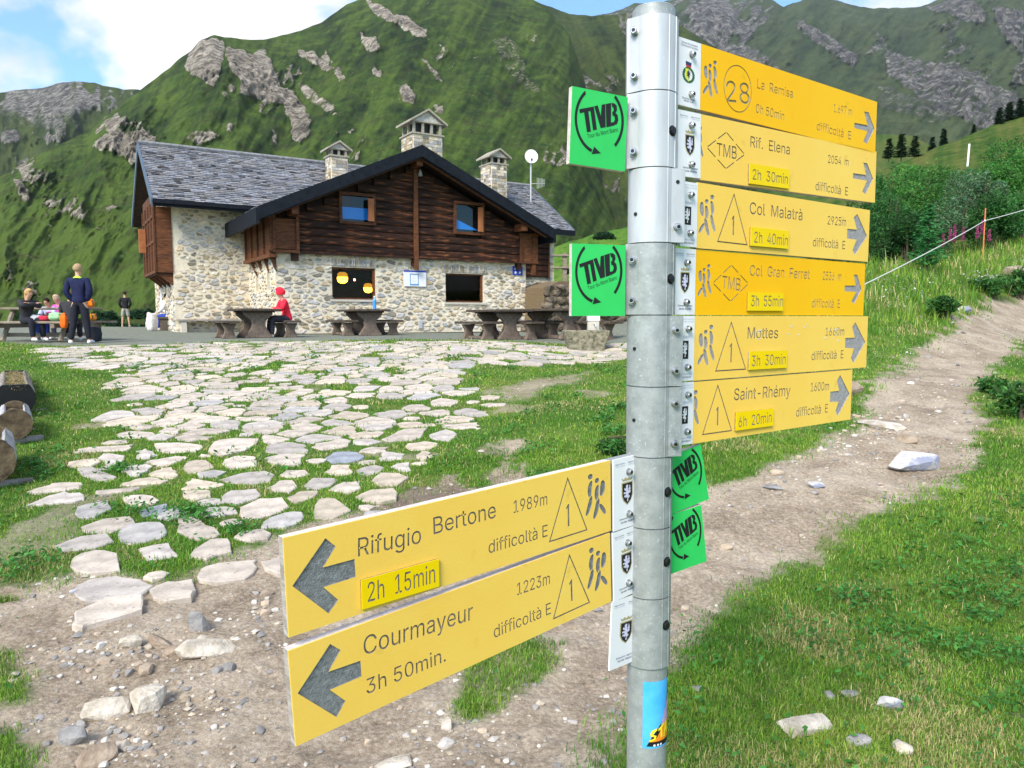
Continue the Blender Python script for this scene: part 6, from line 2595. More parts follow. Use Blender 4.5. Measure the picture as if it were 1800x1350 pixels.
# stone bench against the wing wall
q = MB()
q.box((0, 0, 0), (.16, .35, .36))
sb_ = empty('stone_bench', HM @ Vector((TL + .12, WW - .42, .02)), HYAW, label='long stone slab bench against the left part of the hut wall', cat='bench')
q.build('support', sill_m, sb_)
q = MB()
q.box((1.25, 0, 0), (1.41, .35, .36))
q.build('support', sill_m, sb_)
q = MB()
q.box((-.1, -.04, .36), (2.1, .38, .42))
q.build('slab', mat('bench_slab', (.22, .20, .17), (.36, .33, .29), 9, .9, .3), sb_, bevel=.01)
# seat plank at the hut's left corner
q = MB()
q.box((-.55, -.2, .40), (.55, .2, .46))
q.box((-.5, -.15, 0), (-.36, .15, .40))
q.box((.36, -.15, 0), (.5, .15, .40))
cb_ = empty('bench', gpt(300, 580), HYAW + R(60), label='low dark bench at the hut left corner, under the person in white', cat='bench')
q.build('seat_and_legs', tabletop_m, cb_)

# --- wooden picnic table on the left
YT = 17.6
pL, pR = P(8, 601, YT), P(170, 601, YT)
gT = float(ground_z((pL.x + pR.x) / 2, YT))
pt_ = empty('picnic_table', ((pL.x + pR.x) / 2, YT, gT), R(-4), label='silver wooden picnic table with fixed benches where the children sit', cat='table')
WT = (pR.x - pL.x)
for i in range(3):
    q = MB()
    q.box((-WT / 2, -.36 + i * .245, .73), (WT / 2, -.36 + i * .245 + .235, .78))
    q.build('top_plank', pgrey, pt_, bevel=.008)
for y_ in (-.88, .62):
    q = MB()
    q.box((-WT / 2 - .04, y_, .41), (WT / 2 + .03, y_ + .26, .465))
    q.build('seat_plank', pgrey, pt_, bevel=.008)
for x_ in (-WT / 2 + .38, WT / 2 - .42):
    for s_ in (-1, 1):
        q = MB()
        q.tube([(x_, s_ * .62, 0), (x_, s_ * .20, .73)], .055, 6)
        q.build('leg', pgrey, pt_)
    q = MB()
    q.box((x_ - .05, -.86, .31), (x_ + .05, .86, .41))
    q.build('cross_beam', pgrey, pt_)
for y_ in (-.45, .42):
    q = MB()
    q.box((-WT / 2 + .3, y_, .10), (WT / 2 - .3, y_ + .06, .19))
    q.build('stretcher', pgrey, pt_)


# ------------------------------------------------------------------ people
def skin_mesh(name, V, E, Rr, mt, parent, sub=2, flat=None):
    me = bpy.data.meshes.new(name)
    me.from_pydata([tuple(v) for v in V], E, [])
    o = bpy.data.objects.new(name, me)
    COL.objects.link(o)
    md = o.modifiers.new('s', 'SKIN')
    md.use_smooth_shade = True
    md.branch_smoothing = .6
    if not me.skin_vertices:
        bm = bmesh.new()
        bm.from_mesh(me)
        bm.verts.layers.skin.verify()
        bm.to_mesh(me)
        bm.free()
    for i, r in enumerate(Rr):
        sv = me.skin_vertices[0].data[i]
        sv.radius = r if isinstance(r, tuple) else (r, r)
        sv.use_root = i == 0
    ms = o.modifiers.new('b', 'SUBSURF')
    ms.levels = sub
    bpy.context.view_layer.update()
    dg = bpy.context.evaluated_depsgraph_get()
    m2 = bpy.data.meshes.new_from_object(o.evaluated_get(dg))
    m2.name = name
    bpy.data.objects.remove(o)
    m2.polygons.foreach_set('use_smooth', [True] * len(m2.polygons))
    m2.materials.clear()
    o = link(name, m2, parent, mt)
    return o


def cloth(name, c, c2=None, rough=.85):
    return MATS.get(name) or mat(name, c, c2 or tuple(min(1, x * 1.35 + .003) for x in c), 14, rough, .2, 30)


skin_c = cloth('skin', (.52, .30, .21))
POSE = {
    'stand': dict(pel=(0, 0, .95), che=(0, .0, 1.27), nek=(0, 0, 1.47), hed=(0, .02, 1.61), sL=(-.185, 0, 1.41), eL=(-.245, -.04, 1.12), hL=(-.125, .05, .90),
                  sR=(.185, 0, 1.41), eR=(.245, -.04, 1.12), hR=(.125, .05, .90), pL=(-.09, 0, .90), kL=(-.13, .02, .50), aL=(-.16, 0, .09), tL=(-.19, .15, .04),
                  pR=(.09, 0, .90), kR=(.12, .02, .50), aR=(.15, .03, .09), tR=(.18, .18, .04)),
    'sit': dict(pel=(0, 0, .52), che=(0, .06, .84), nek=(0, .12, 1.03), hed=(0, .18, 1.16), sL=(-.17, .11, .97), eL=(-.22, .20, .74), hL=(-.08, .42, .76),
                sR=(.17, .11, .97), eR=(.22, .20, .74), hR=(.08, .42, .76), pL=(-.09, .02, .50), kL=(-.13, .42, .52), aL=(-.13, .44, .10), tL=(-.14, .58, .05),
                pR=(.09, .02, .50), kR=(.13, .42, .52), aR=(.13, .46, .10), tR=(.14, .60, .05)),
}


def person(loc, yaw, label, pose='stand', s=1.0, top=(.02, .03, .1), legs=(.02, .02, .03), shoe=(.7, .7, .7), hair=(.12, .07, .03), hairstyle='short', mod=None, hood=False,
           bare_legs=False, bare_arms=False, collar=None, skirt=False):
    J = {k: Vector(v) for k, v in POSE[pose].items()}
    for k, v in (mod or {}).items():
        J[k] = Vector(v)
    o = empty('person', loc, yaw, label=label, cat='person')
    o.scale = (s, s, s)
    V, E, Rr = [], [], []
    ix = {}

    def add(k, p, r, to=None):
        ix[k] = len(V)
        V.append(p)
        Rr.append(r)
        if to is not None:
            E.append((ix[to], ix[k]))
    add('pel', J['pel'], (.125, .10))
    add('wai', J['pel'].lerp(J['che'], .45), (.11, .085), 'pel')
    add('che', J['che'], (.135, .10), 'wai')
    add('nkb', J['che'].lerp(J['nek'], .75), (.075, .065), 'che')
    add('nek', J['nek'], .048, 'nkb')
    hd = (J['hed'] - J['nek']).normalized()
    add('jaw', J['nek'].lerp(J['hed'], .55) + Vector((0, .02, 0)), (.062, .072), 'nek')
    add('hed', J['hed'] + hd * .02, (.074, .090), 'jaw')
    add('crn', J['hed'] + hd * .075, (.060, .070), 'hed')
    fw = Vector((0, 1, 0))
    for S_ in 'LR':
        add('s' + S_, J['s' + S_], .052, 'che')
        add('m' + S_, J['s' + S_].lerp(J['e' + S_], .5), .043, 's' + S_)
        add('e' + S_, J['e' + S_], .036, 'm' + S_)
        add('w' + S_, J['e' + S_].lerp(J['h' + S_], .85), .025, 'e' + S_)
        hdv = (J['h' + S_] - J['e' + S_]).normalized()
        add('h' + S_, J['h' + S_] + hdv * .02, (.036, .018), 'w' + S_)
        sd_ = hdv.cross(Vector((0, 0, 1)))
        sd_ = sd_.normalized() if sd_.length > .1 else Vector((1, 0, 0))
        for f_ in range(4):
            add('f%d%s' % (f_, S_), J['h' + S_] + hdv * (.075 + (.012 if f_ in (1, 2) else 0)) + sd_ * (-.027 + .018 * f_), .0085, 'h' + S_)
            add('g%d%s' % (f_, S_), J['h' + S_] + hdv * (.105 + (.012 if f_ in (1, 2) else 0)) + sd_ * (-.027 + .018 * f_) + Vector((0, 0, -.015)), .007, 'f%d%s' % (f_, S_))
        add('th' + S_, J['h' + S_] + hdv * .02 + sd_ * (.045 if S_ == 'L' else -.045), .009, 'h' + S_)
        add('p' + S_, J['p' + S_], .088, 'pel')
        add('q' + S_, J['p' + S_].lerp(J['k' + S_], .5), .074, 'p' + S_)
        add('k' + S_, J['k' + S_], .053, 'q' + S_)
        add('c' + S_, J['k' + S_].lerp(J['a' + S_], .35), .050, 'k' + S_)
        add('a' + S_, J['a' + S_], .036, 'c' + S_)
        add('t' + S_, J['t' + S_], (.036, .024), 'a' + S_)
    skin_mesh('body', V, E, Rr, skin_c, o)
    # clothing follows the same skeleton, a little wider
    add('hem', J['pel'] + Vector((0, -.0, -.075)), (.122, .10), None)
    add('bel', J['pel'].lerp(J['che'], .22), (.118, .09), None)

    def garment(name, keys, links, grow, mt):
        V2, R2 = [], []
        for k in keys:
            r = Rr[ix[k]]
            V2.append(V[ix[k]])
            R2.append(tuple(x + grow for x in r) if isinstance(r, tuple) else r + grow)
        E2 = [(keys.index(a_), keys.index(b_)) for a_, b_ in links]
        return skin_mesh(name, V2, E2, R2, mt, o, 2)
    key = ''.join('%02d' % int(x * 50) for x in top)
    kt = ['che', 'wai', 'pel', 'hem', 'nkb', 'sL', 'mL', 'eL', 'sR', 'mR', 'eR'] + ([] if bare_arms else ['wL', 'wR'])
    lt = [('che', 'wai'), ('wai', 'pel'), ('pel', 'hem'), ('che', 'nkb'), ('che', 'sL'), ('sL', 'mL'), ('mL', 'eL'), ('che', 'sR'), ('sR', 'mR'), ('mR', 'eR')] + ([] if bare_arms else [('eL', 'wL'), ('eR', 'wR')])
    garment('jacket' if hood else 'top', kt, lt, .034, cloth('cloth_' + key, top))
    key = ''.join('%02d' % int(x * 50) for x in legs)
    kl = ['pel', 'bel', 'pL', 'qL', 'pR', 'qR', 'kL', 'kR'] + ([] if bare_legs else ['cL', 'aL', 'cR', 'aR'])
    ll = [('bel', 'pel'), ('pel', 'pL'), ('pL', 'qL'), ('pel', 'pR'), ('pR', 'qR'), ('qL', 'kL'), ('qR', 'kR')] + ([] if bare_legs else [('kL', 'cL'), ('cL', 'aL'), ('kR', 'cR'), ('cR', 'aR')])
    garment('shorts' if bare_legs else 'trousers', kl, ll, .024, cloth('legs_' + key, legs))
    km = ''.join('%02d' % int(x * 50) for x in shoe)
    for S_ in 'LR':
        a_, t_ = J['a' + S_], J['t' + S_]
        bk = a_ - (t_ - a_) * .3
        bk.z = t_.z
        skin_mesh('shoe', [bk, (a_ + t_) / 2, t_ + (t_ - a_) * .15], [(0, 1), (1, 2)], [(.040, .036), (.045, .040), (.038, .028)], cloth('shoe_' + km, shoe), o, 2)
    hm = cloth('hair_' + ''.join('%02d' % int(x * 50) for x in hair), hair)
    # hair: a cap over the back and top of the skull
    q = MB()
    n1, n2 = 10, 14
    Vh, Fh = [], []
    c_ = J['hed'] + hd * .035 + Vector((0, -.008, 0))
    grow_ = .105 if not hood else .135
    for i in range(n1 + 1):
        th_ = (i / n1) * R(118 if hairstyle == 'short' else 128)
        for k in range(n2):
            ph_ = 2 * math.pi * k / n2
            fr_ = 1.0 if math.sin(ph_) < .35 or th_ < R(70) else .80
            wob = 1 + .03 * math.sin(7 * ph_ + i)
            Vh.append(c_ + Vector((math.sin(th_) * math.cos(ph_) * grow_ * .86 * wob, math.sin(th_) * math.sin(ph_) * grow_ * fr_ - .012 * (th_ > 1.2), math.cos(th_) * grow_ * .98)))
    for i in range(n1):
        for k in range(n2):
            Fh.append((i * n2 + k, i * n2 + (k + 1) % n2, (i + 1) * n2 + (k + 1) % n2, (i + 1) * n2 + k))
    q.add(Vh, Fh)
    q.build('hood' if hood else 'hair', cloth('cloth_' + ''.join('%02d' % int(x * 50) for x in top), top) if hood else hm, o, smooth=True)
    if hairstyle == 'long' and not hood:
        skin_mesh('hair_length', [c_ + Vector((0, -.07, 0)), c_ + Vector((0, -.09, -.12)), c_ + Vector((0, -.08, -.24))], [(0, 1), (1, 2)], [(.075, .045), (.07, .035), (.04, .02)], hm, o, 2)
    if collar:
        q = MB()
        q.tube([J['nek'] + Vector((0, -.01, -.06)), J['nek'] + Vector((0, 0, -.01))], [.105, .062], 16, caps=False)
        q.build('collar', cloth('collar', collar), o, smooth=True)
    # face
    q = MB()
    fc = J['hed'] + Vector((0, .088, .0))
    q.add([fc + Vector((-.012, -.01, -.02)), fc + Vector((.012, -.01, -.02)), fc + Vector((0, -.012, .03)), fc + Vector((0, .018, -.012))], [(0, 1, 3), (1, 2, 3), (2, 0, 3), (0, 2, 1)])
    q.build('nose', skin_c, o)
    for sx in (-1, 1):
        q = MB()
        e_ = fc + Vector((sx * .030, -.012, .022))
        q.tube([e_, e_ + Vector((0, .008, 0))], .008, 8)
        q.build('eye', blackp, o)
        q = MB()
        e_ = J['hed'] + Vector((sx * .073, 0, -.0))
        q.tube([e_ + Vector((0, -.014, -.022)), e_ + Vector((sx * .014, .0, .002)), e_ + Vector((0, .004, .024))], [.006, .010, .006], 6)
        q.build('ear', skin_c, o)
    q = MB()
    q.tube([fc + Vector((-.022, -.012, -.040)), fc + Vector((.022, -.012, -.040))], .005, 6)
    q.build('mouth', cloth('lips', (.35, .12, .10)), o)
    return o


gm = gpt(143, 605)
gm = P(143, 605, 16.2)
gm.z = float(ground_z(gm.x, gm.y))
person(gm, R(8), 'standing person seen from behind in navy sweater, lime collar and black trousers', s=1.0, top=(.008, .012, .05), legs=(.012, .013, .022), shoe=(.75, .75, .75), hair=(.34, .23, .13),
       collar=(.42, .70, .06), mod={'aL': (-.20, -.02, .09), 'tL': (-.27, .10, .04), 'kL': (-.13, .0, .5)})
pb = P(40, 573, 16.75)
person((pb.x, YT - .74, gT), R(-115), 'blond person with folded arms sitting on the near picnic bench', 'sit', .93, top=(.03, .03, .035), legs=(.015, .015, .02), hair=(.45, .27, .12),
       hairstyle='long', mod={'hL': (.10, .30, .93), 'hR': (-.10, .30, .93), 'eL': (-.22, .26, .86), 'eR': (.22, .26, .86)})
person((P(87, 570, 18.3).x, YT + .78, gT), R(180), 'child with dark hair in white and blue behind the picnic table', 'sit', .80, top=(.45, .5, .65), legs=(.03, .06, .3), hair=(.02, .012, .008))
person((P(106, 570, 18.3).x, YT + .80, gT), R(165), 'child in a pink top with light hair behind the picnic table', 'sit', .86, top=(.55, .10, .38), legs=(.1, .1, .15), hair=(.42, .30, .20), hairstyle='long')
person((P(124, 573, 16.9).x, YT - .72, gT), R(20), 'person in dark clothes sitting half hidden behind the standing person', 'sit', .9, top=(.02, .02, .03), legs=(.02, .02, .03), hair=(.10, .06, .03))
pg = P(222, 583, 33)
pg.z = float(ground_z(pg.x, pg.y))
hs = (583 - 522) / FPX * 33 / 1.70
person(pg, R(20), 'standing person in black jacket and grey shorts at the far end of the terrace', s=hs, top=(.012, .012, .015), legs=(.30, .29, .27), shoe=(.55, .4, .32), hair=(.02, .014, .01), bare_legs=True)
ph = gpt(300, 580)
person(ph + Vector((0, .1, -.04)), R(75), 'person in a white jacket and blue jeans sitting at the left corner of the hut', 'sit', 1.02, top=(.72, .74, .76), legs=(.02, .05, .30), hair=(.012, .01, .012),
       mod={'hL': (-.06, .44, .66), 'hR': (.06, .44, .66)})
pr_ = gpt(511, 593)
person(pr_ + hw * .25 + Vector((0, 0, -.03)), HYAW + R(90), 'person in a bright red hooded jacket sitting at the pedestal table by the hut', 'sit', 1.03, top=(.80, .02, .045), legs=(.03, .03, .04), hood=True, hair=(.1, .05, .03))


# --- small things on and around the picnic table
def lump(name, loc, size, c, label, cat, seed=0, parts=True, strap=True):
    """soft bag: rounded body, flap and strap"""
    o = empty(name, loc, R(seed * 37 % 360), label=label, cat=cat)
    bm = bmesh.new()
    bmesh.ops.create_icosphere(bm, subdivisions=3, radius=1)
    for v in bm.verts:
        p = v.co
        e = .62
        q_ = Vector([math.copysign(abs(x) ** e, x) for x in p])
        nzv = 1 + .07 * math.sin(5 * p.x + seed) * math.cos(4 * p.y + seed * 2) + .05 * math.sin(9 * p.z + seed)
        v.co = Vector((q_.x * size[0] / 2 * nzv, q_.y * size[1] / 2 * nzv, (q_.z * .5 + .5) * size[2] * nzv))
    me = bpy.data.meshes.new('bag_body')
    bm.to_mesh(me)
    bm.free()
    me.polygons.foreach_set('use_smooth', [True] * len(me.polygons))
    mt = cloth('bag_%d' % seed, c)
    link('bag_body', me, o, mt)
    if strap:
        q = MB()
        q.tube([(-size[0] * .3, -size[1] * .5, size[2] * .2), (-size[0] * .3, -size[1] * .62, size[2] * .6), (-size[0] * .2, -size[1] * .3, size[2] * 1.0), (size[0] * .2, -size[1] * .3, size[2] * 1.0),
                (size[0] * .3, -size[1] * .62, size[2] * .6), (size[0] * .3, -size[1] * .5, size[2] * .2)], .012, 6)
        q.build('strap', cloth('strap_dark', (.03, .03, .035)), o)
        q = MB()
        q.box((-size[0] * .36, -size[1] * .56, size[2] * .22), (size[0] * .36, -size[1] * .46, size[2] * .52))
        q.build('pocket', mt, o, bevel=.01)
    return o


def tpt(px, z, y_):
    p = P(px, 560, YT + y_)
    return Vector((p.x, YT + y_, gT + z))


lump('bag', tpt(158, .78, .1), (.22, .18, .20), (.80, .20, .01), 'orange bag standing on the picnic table top', 'bag', 1)
lump('bag', tpt(160, .465, .70), (.24, .2, .18), (.80, .30, .02), 'orange yellow bag on the far seat under the table top', 'bag', 2)
lump('jacket', tpt(99, .465, -.75), (.46, .28, .20), (.30, .55, .30), 'pale green jacket heaped on the near picnic bench', 'jacket', 3, strap=False)
lump('jacket', tpt(78, .465, -.75), (.36, .22, .12), (.45, .02, .05), 'dark red jacket lying on the near picnic bench', 'jacket', 4, strap=False)
lump('bag', tpt(112, .30, -1.0), (.14, .14, .32), (.75, .13, .01), 'bright orange pouch hanging off the near picnic bench', 'bag', 5)
lump('bag', tpt(64, .465, -.72), (.22, .2, .14), (.55, .56, .58), 'light grey bag beside the blond person', 'bag', 6)
lump('backpack', gpt(268, 582) + Vector((0, 0, -.02)), (.34, .3, .62), (.55, .53, .5), 'pale grey backpack standing on the ground next to the person in white', 'backpack', 7)
lump('backpack', tpt(166, 0.0, -1.0), (.3, .26, .34), (.02, .022, .03), 'black backpack on the ground right of the standing person', 'backpack', 8)
g2 = gpt(651, 590)
q = MB()
q.tube([(0, 0, 0), (0, 0, .01), (0, 0, .19), (0, 0, .245), (0, 0, .255)], [.036, .04, .04, .018, .016], 14)
q.tube([(0, 0, .255), (0, 0, .285)], .018, 12, mi=1)
bo_ = q.build('bottle', [mat('blue_bottle', (.05, .30, .75), None, rough=.25), whitep], None, smooth=False)
bo_.location = g2 + hu * .22 + hw * .2 + Vector((0, 0, .762))
bo_.scale = (1.3, 1.3, 1.35)
tag(bo_, 'blue plastic bottle standing on the pedestal table below the lit window', 'bottle')

# --- hollowed log troughs along the left edge
bark = mat('grey_bark', (.16, .135, .115), (.42, .39, .37), 6, .9, .6, 20, stretch=(1, 1, 1))
cutwood = mat('cut_log_end', (.045, .032, .02), (.17, .125, .075), 10, .9, .4, 50)
soil = mat('trough_soil', (.07, .05, .035), (.30, .22, .12), 30, .95, .8, 60)
silver = mat('silver_log', (.28, .28, .29), (.52, .51, .50), 7, .85, .4, 24, stretch=(2, .4, 2))
LAX = Vector((-.56, .83, 0)).normalized()


def trough(px, py, pyb, rpx, ln, label, outer, dark_end=False, lift=0.0):
    Y = on_ground(px, pyb).y
    c = P(px, py, Y)
    r = rpx / FPX * Y
    o = empty('log_trough', c, math.atan2(LAX.y, LAX.x) - R(90), label=label, cat='log trough', group='hollowed log troughs along the left edge')
    n = 28
    a0, a1 = R(128), R(412)      # open towards the top
    angs = np.linspace(a0, a1, n)
    V, F = [], []
    rg = np.random.default_rng(int(px * 7 + Y * 10) % 1000)
    wob = 1 + rg.normal(0, .02, n)
    ny = 7
    for j in range(ny):
        y_ = ln * j / (ny - 1)
        for k, a_ in enumerate(angs):
            rr = r * wob[k] * (1 + .02 * math.sin(j * 2.1 + k))
            V.append((rr * math.cos(a_), y_, rr * math.sin(a_)))
    for j in range(ny - 1):
        for k in range(n - 1):
            F.append((j * n + k, j * n + k + 1, (j + 1) * n + k + 1, (j + 1) * n + k))
    b = len(V)
    for j in range(ny):
        y_ = ln * j / (ny - 1)
        for k, a_ in enumerate(angs):
            V.append((.80 * r * math.cos(a_), y_, .80 * r * math.sin(a_)))
    for j in range(ny - 1):
        for k in range(n - 1):
            F.append((b + j * n + k, b + (j + 1) * n + k, b + (j + 1) * n + k + 1, b + j * n + k + 1))
        for k in (0, n - 1):
            F.append((j * n + k, (j + 1) * n + k, b + (j + 1) * n + k, b + j * n + k))
    mesh('shell', V, F, outer, o, smooth=True)
    for y_, nm in ((.0, 'log_end'), (ln, 'log_end')):
        q = MB()
        ring = [(1.0 * r * wob[k] * math.cos(a_) * .995, 1.0 * r * wob[k] * math.sin(a_) * .995) for k, a_ in enumerate(angs)]
        if not dark_end:
            top_ = [(r * .99 * math.cos(a_), r * .99 * math.sin(a_)) for a_ in np.linspace(R(52), R(128), 8)[1:-1]]
            ring = ring + top_
        q.prism(ring, -.0 if y_ == 0 else -.06, .06 if y_ == 0 else 0, M=Matrix(((1, 0, 0, 0), (0, 0, 1, y_), (0, 1, 0, 0), (0, 0, 0, 1))))
        q.build(nm, cutwood if not dark_end else blackp, o)
    nx_, ny_ = 8, 20
    Xs, Ys = np.meshgrid(np.linspace(-.72 * r, .72 * r, nx_), np.linspace(.05, ln - .05, ny_))
    Zs = r * .42 + .04 * fbm(Xs * 9, Ys * 9, 3, 3)
    so2 = grid_mesh('soil', Xs, Ys, Zs, soil)
    so2.parent = o
    g_ = float(ground_z(c.x, c.y))
    for t_ in (.18, .8):
        pc = c + LAX * ln * t_
        gg = float(ground_z(pc.x, pc.y))
        hh = pc.z - r - gg
        sr = min(.07, max(.03, hh / 2 + .02))
        q = MB()
        M_ = Matrix.Identity(4)
        q.tube([(-r * 1.25, ln * t_, -r - sr * .85), (r * 1.55, ln * t_, -r - sr * .85)], [sr, sr * .95], 12)
        q.build('support_log', bark, o, smooth=False)
    return o


trough(27, 746, 784, 27, .95, 'pale hollowed log trough with a round cut end facing the camera', silver)
trough(28, 700, 738, 30, 2.8, 'dark bark covered log trough full of dry plants behind the pale one', bark, True)
trough(-22, 812, 866, 43, .9, 'weathered grey log trough cut off by the left edge, nearest the camera', silver)
# --- stone fountain basin
YB = on_ground(1032, 617).y
pbL, pbR = P(990, 617, YB), P(1075, 617, YB)
fo = empty('stone_trough', ((pbL.x + pbR.x) / 2, YB + .25, float(ground_z((pbL.x + pbR.x) / 2, YB))), R(4), label='rough stone water trough with a pale pillar behind it, left of the pole', cat='stone trough')
W_ = (pbR.x - pbL.x)
Hb = (P(1030, 581, YB) - P(1030, 617, YB)).z
q = MB()
seg = []
for i, (k_, z_) in enumerate(((.74, -.06), (.80, .12), (.93, .30 * 1), (1.0, Hb))):
    seg.append([(-W_ / 2 * k_, -.25 * (k_ * .6 + .4), z_), (W_ / 2 * k_ * .92, -.27 * (k_ * .6 + .4), z_), (W_ / 2 * k_, .35, z_), (-W_ / 2 * k_ * .96, .33, z_)])
V = [p for s_ in seg for p in s_]
F = [(3, 2, 1, 0)]
for i in range(3):
    for k in range(4):
        F.append((i * 4 + k, i * 4 + (k + 1) % 4, (i + 1) * 4 + (k + 1) % 4, (i + 1) * 4 + k))
ins = [(-W_ / 2 + .09, -.17, Hb), (W_ / 2 * .92 - .09, -.19, Hb), (W_ / 2 - .12, .25, Hb), (-W_ / 2 + .1, .24, Hb)]
b = len(V)
V += ins + [(x * .9, y * .8, Hb - .14) for x, y, z_ in ins]
for k in range(4):
    F.append((12 + k, 12 + (k + 1) % 4, b + (k + 1) % 4, b + k))
    F.append((b + k, b + (k + 1) % 4, b + 4 + (k + 1) % 4, b + 4 + k))
F.append((b + 4, b + 5, b + 6, b + 7))
q.add(V, F)
bas = q.build('basin', mat('mossy_trough_stone', (.10, .095, .06), (.34, .31, .22), 14, .95, 1.0, 30), fo, bevel=.02)
q = MB()
q.box((.12, .42, 0), (.36, .62, .62))
q.build('pillar', sill_m, fo, bevel=.015)
q = MB()
q.box((.11, .41, .62), (.37, .63, .80))
q.build('pillar_cap', whitep, fo, bevel=.01)
q = MB()
q.tube([(.24, .41, .55), (.24, .22, .56), (.24, .18, .50)], .014, 8)
q.build('spout', galv, fo)

# --- bank with rubble right of the hut, rail fence above it
rubble = mat('dark_rubble', (.07, .055, .04), (.22, .18, .13), 9, .95, .7, 24, attr='Col')
bank_o = P(1020, 560, 27)


def rock_mesh(w, d, h, seed, sub=1, flat=.0, jag=.16):
    rg = np.random.default_rng(seed)
    bm = bmesh.new()
    n = 16
    for i in range(n):
        v = rg.normal(0, 1, 3)
        v /= np.linalg.norm(v)
        v = np.sign(v) * np.abs(v) ** .7
        bm.verts.new((v[0] * w / 2, v[1] * d / 2, v[2] * h / 2))
    bmesh.ops.convex_hull(bm, input=bm.verts)
    for v in [v for v in bm.verts if not v.link_faces]:
        bm.verts.remove(v)
    bmesh.ops.triangulate(bm, faces=bm.faces)
    bmesh.ops.subdivide_edges(bm, edges=bm.edges, cuts=1 + sub, use_grid_fill=True, smooth=.12)
    sc_ = min(w, d, h)
    for v in bm.verts:
        f_ = 1 + jag * .5 * float(fbm(v.co.x / sc_ * 1.6 + seed, v.co.y / sc_ * 1.6 + v.co.z / sc_ * 1.3, seed, 3))
        v.co *= f_
    me = bpy.data.meshes.new('rock')
    bm.to_mesh(me)
    bm.free()
    return me


def scalecol(me, c):
    put_col(me, np.array(c, float))
    return me


bk = empty('rubble_bank', (bank_o.x, bank_o.y, float(gz(bank_o.x, bank_o.y))), HYAW, kind='structure', label='dark rubble retaining bank right of the hut')
q = MB()
q.prism([(-1.6, -.3), (3.6, -.3), (3.6, 1.5), (-.9, 1.75), (-1.6, 1.5)], 0, 1.6, M=Matrix(((1, 0, 0, 0), (0, 0, 1, 0), (0, 1, 0, 0), (0, 0, 0, 1))))
q.build('bank_core', soil, bk)
rb = [scalecol(rock_mesh(.42, .34, .28, 500 + i, 0), (1, 1, 1)) for i in range(6)]
rgb_ = np.random.default_rng(9)
for j in range(8):
    for i in range(13):
        o = link('bank_stone', rb[rgb_.integers(6)], bk, rubble)
        o.location = (-1.5 + i * .40 + rgb_.uniform(-.1, .1) + .2 * (j % 2), rgb_.uniform(-.06, .08), -.05 + j * .225 + rgb_.uniform(-.04, .04))
        o.rotation_euler = (rgb_.uniform(-.4, .4), rgb_.uniform(-.5, .5), rgb_.uniform(0, 6.3))
        o.scale = [rgb_.uniform(.7, 1.3)] * 3
for j in range(8):
    for i in range(4):
        o = link('bank_stone', rb[rgb_.integers(6)], bk, rubble)
        o.location = (-1.58 + .09 * j + rgb_.uniform(-.05, .05), .1 + i * .40, -.05 + j * .225)
        o.rotation_euler = (rgb_.uniform(-.4, .4), rgb_.uniform(-.5, .5), rgb_.uniform(0, 6.3))
        o.scale = [rgb_.uniform(.8, 1.3)] * 3
fe0 = P(975, 478, 31)
fen = empty('rail_fence', fe0, R(2), label='weathered wooden rail fence between the hut and the green plate', cat='fence')
W1 = (P(995, 478, 31) - fe0).x
for i, x_ in enumerate((W1 * .88, W1 * .88 + 1.9, W1 * .88 + 3.8)):
    q = MB()
    q.box((x_ - .09, -.06, -.5), (x_ + .09, .06, .78))
    q.build('post', pgrey, fen, bevel=.01)
for z_ in (.16, .66):
    q = MB()
    q.tube([(-.1, -.09, z_), (2.0, -.08, z_ + .02), (5.2, -.10, z_ + .06)], .045, 8)
    q.build('rail', pgrey, fen)

# ------------------------------------------------------------------ rocks one can point to
rock_m = {'cream': mat('cream_rock', (.36, .31, .24), (.70, .64, .55), 9, .9, .8, 26), 'grey': mat('grey_rock', (.17, .165, .165), (.38, .37, .36), 8, .85, .7, 26),
          'white': mat('white_rock', (.42, .40, .39), (.66, .64, .62), 9, .85, .5, 30, c3=(.26, .28, .36), s3=4, t3=(.50, .58)), 'brown': mat('brown_rock', (.22, .16, .11), (.42, .34, .26), 9, .9, .7, 30)}


def rock_at(x0, y0, x1, y1, kind_, label, seed, hk=.55, sink=.10, rz=0.0, name='rock', sub=1):
    b_ = on_ground((x0 + x1) / 2, y1)
    Yc = b_.y
    w = (x1 - x0) / FPX * Yc
    el = abs(ray(900, y1)[1])
    vis = (y1 - y0) / FPX * Yc
    h = vis * hk
    d = max(.06, (vis - h * .9) / max(el, .12)) * .9
    d = min(d, w * 1.4)
    c = Vector((b_.x, Yc + d / 2, 0))
    c.z = float(ground_z(c.x, c.y)) + h * (.5 - sink)
    me = rock_mesh(w * 1.08, d, h * 1.35, seed, sub)
    o = link(name, me, None, rock_m[kind_])
    o.location = c
    o.rotation_euler = (0, 0, rz)
    return tag(o, label, 'rock')


rock_at(135, 1196, 216, 1253, 'cream', 'cream flat rock, left one of the pair lying on the dirt', 1, rz=.35)
rock_at(216, 1179, 285, 1242, 'cream', 'cream flat rock, right one of the pair lying on the dirt', 2, rz=.6)
rock_at(95, 1256, 146, 1302, 'grey', 'grey brown rounded rock below the cream pair', 3, .7)
rock_at(121, 1270, 194, 1331, 'brown', 'long brown rock slanting at the bottom left', 4, .45, rz=.7)
rock_at(300, 1103, 415, 1152, 'cream', 'broad pale slab shaped rock on the dirt, left of the Courmayeur sign', 5, .5, rz=.15)
rock_at(202, 1103, 244, 1138, 'cream', 'small angular tan rock right below the lowest paving slab', 6, .6)
rock_at(255, 1096, 313, 1130, 'brown', 'rounded split rock between the paving edge and the broad pale slab', 7, .7)
rock_at(283, 1119, 316, 1141, 'brown', 'little brown rock tucked against the broad pale slab', 8, .7)
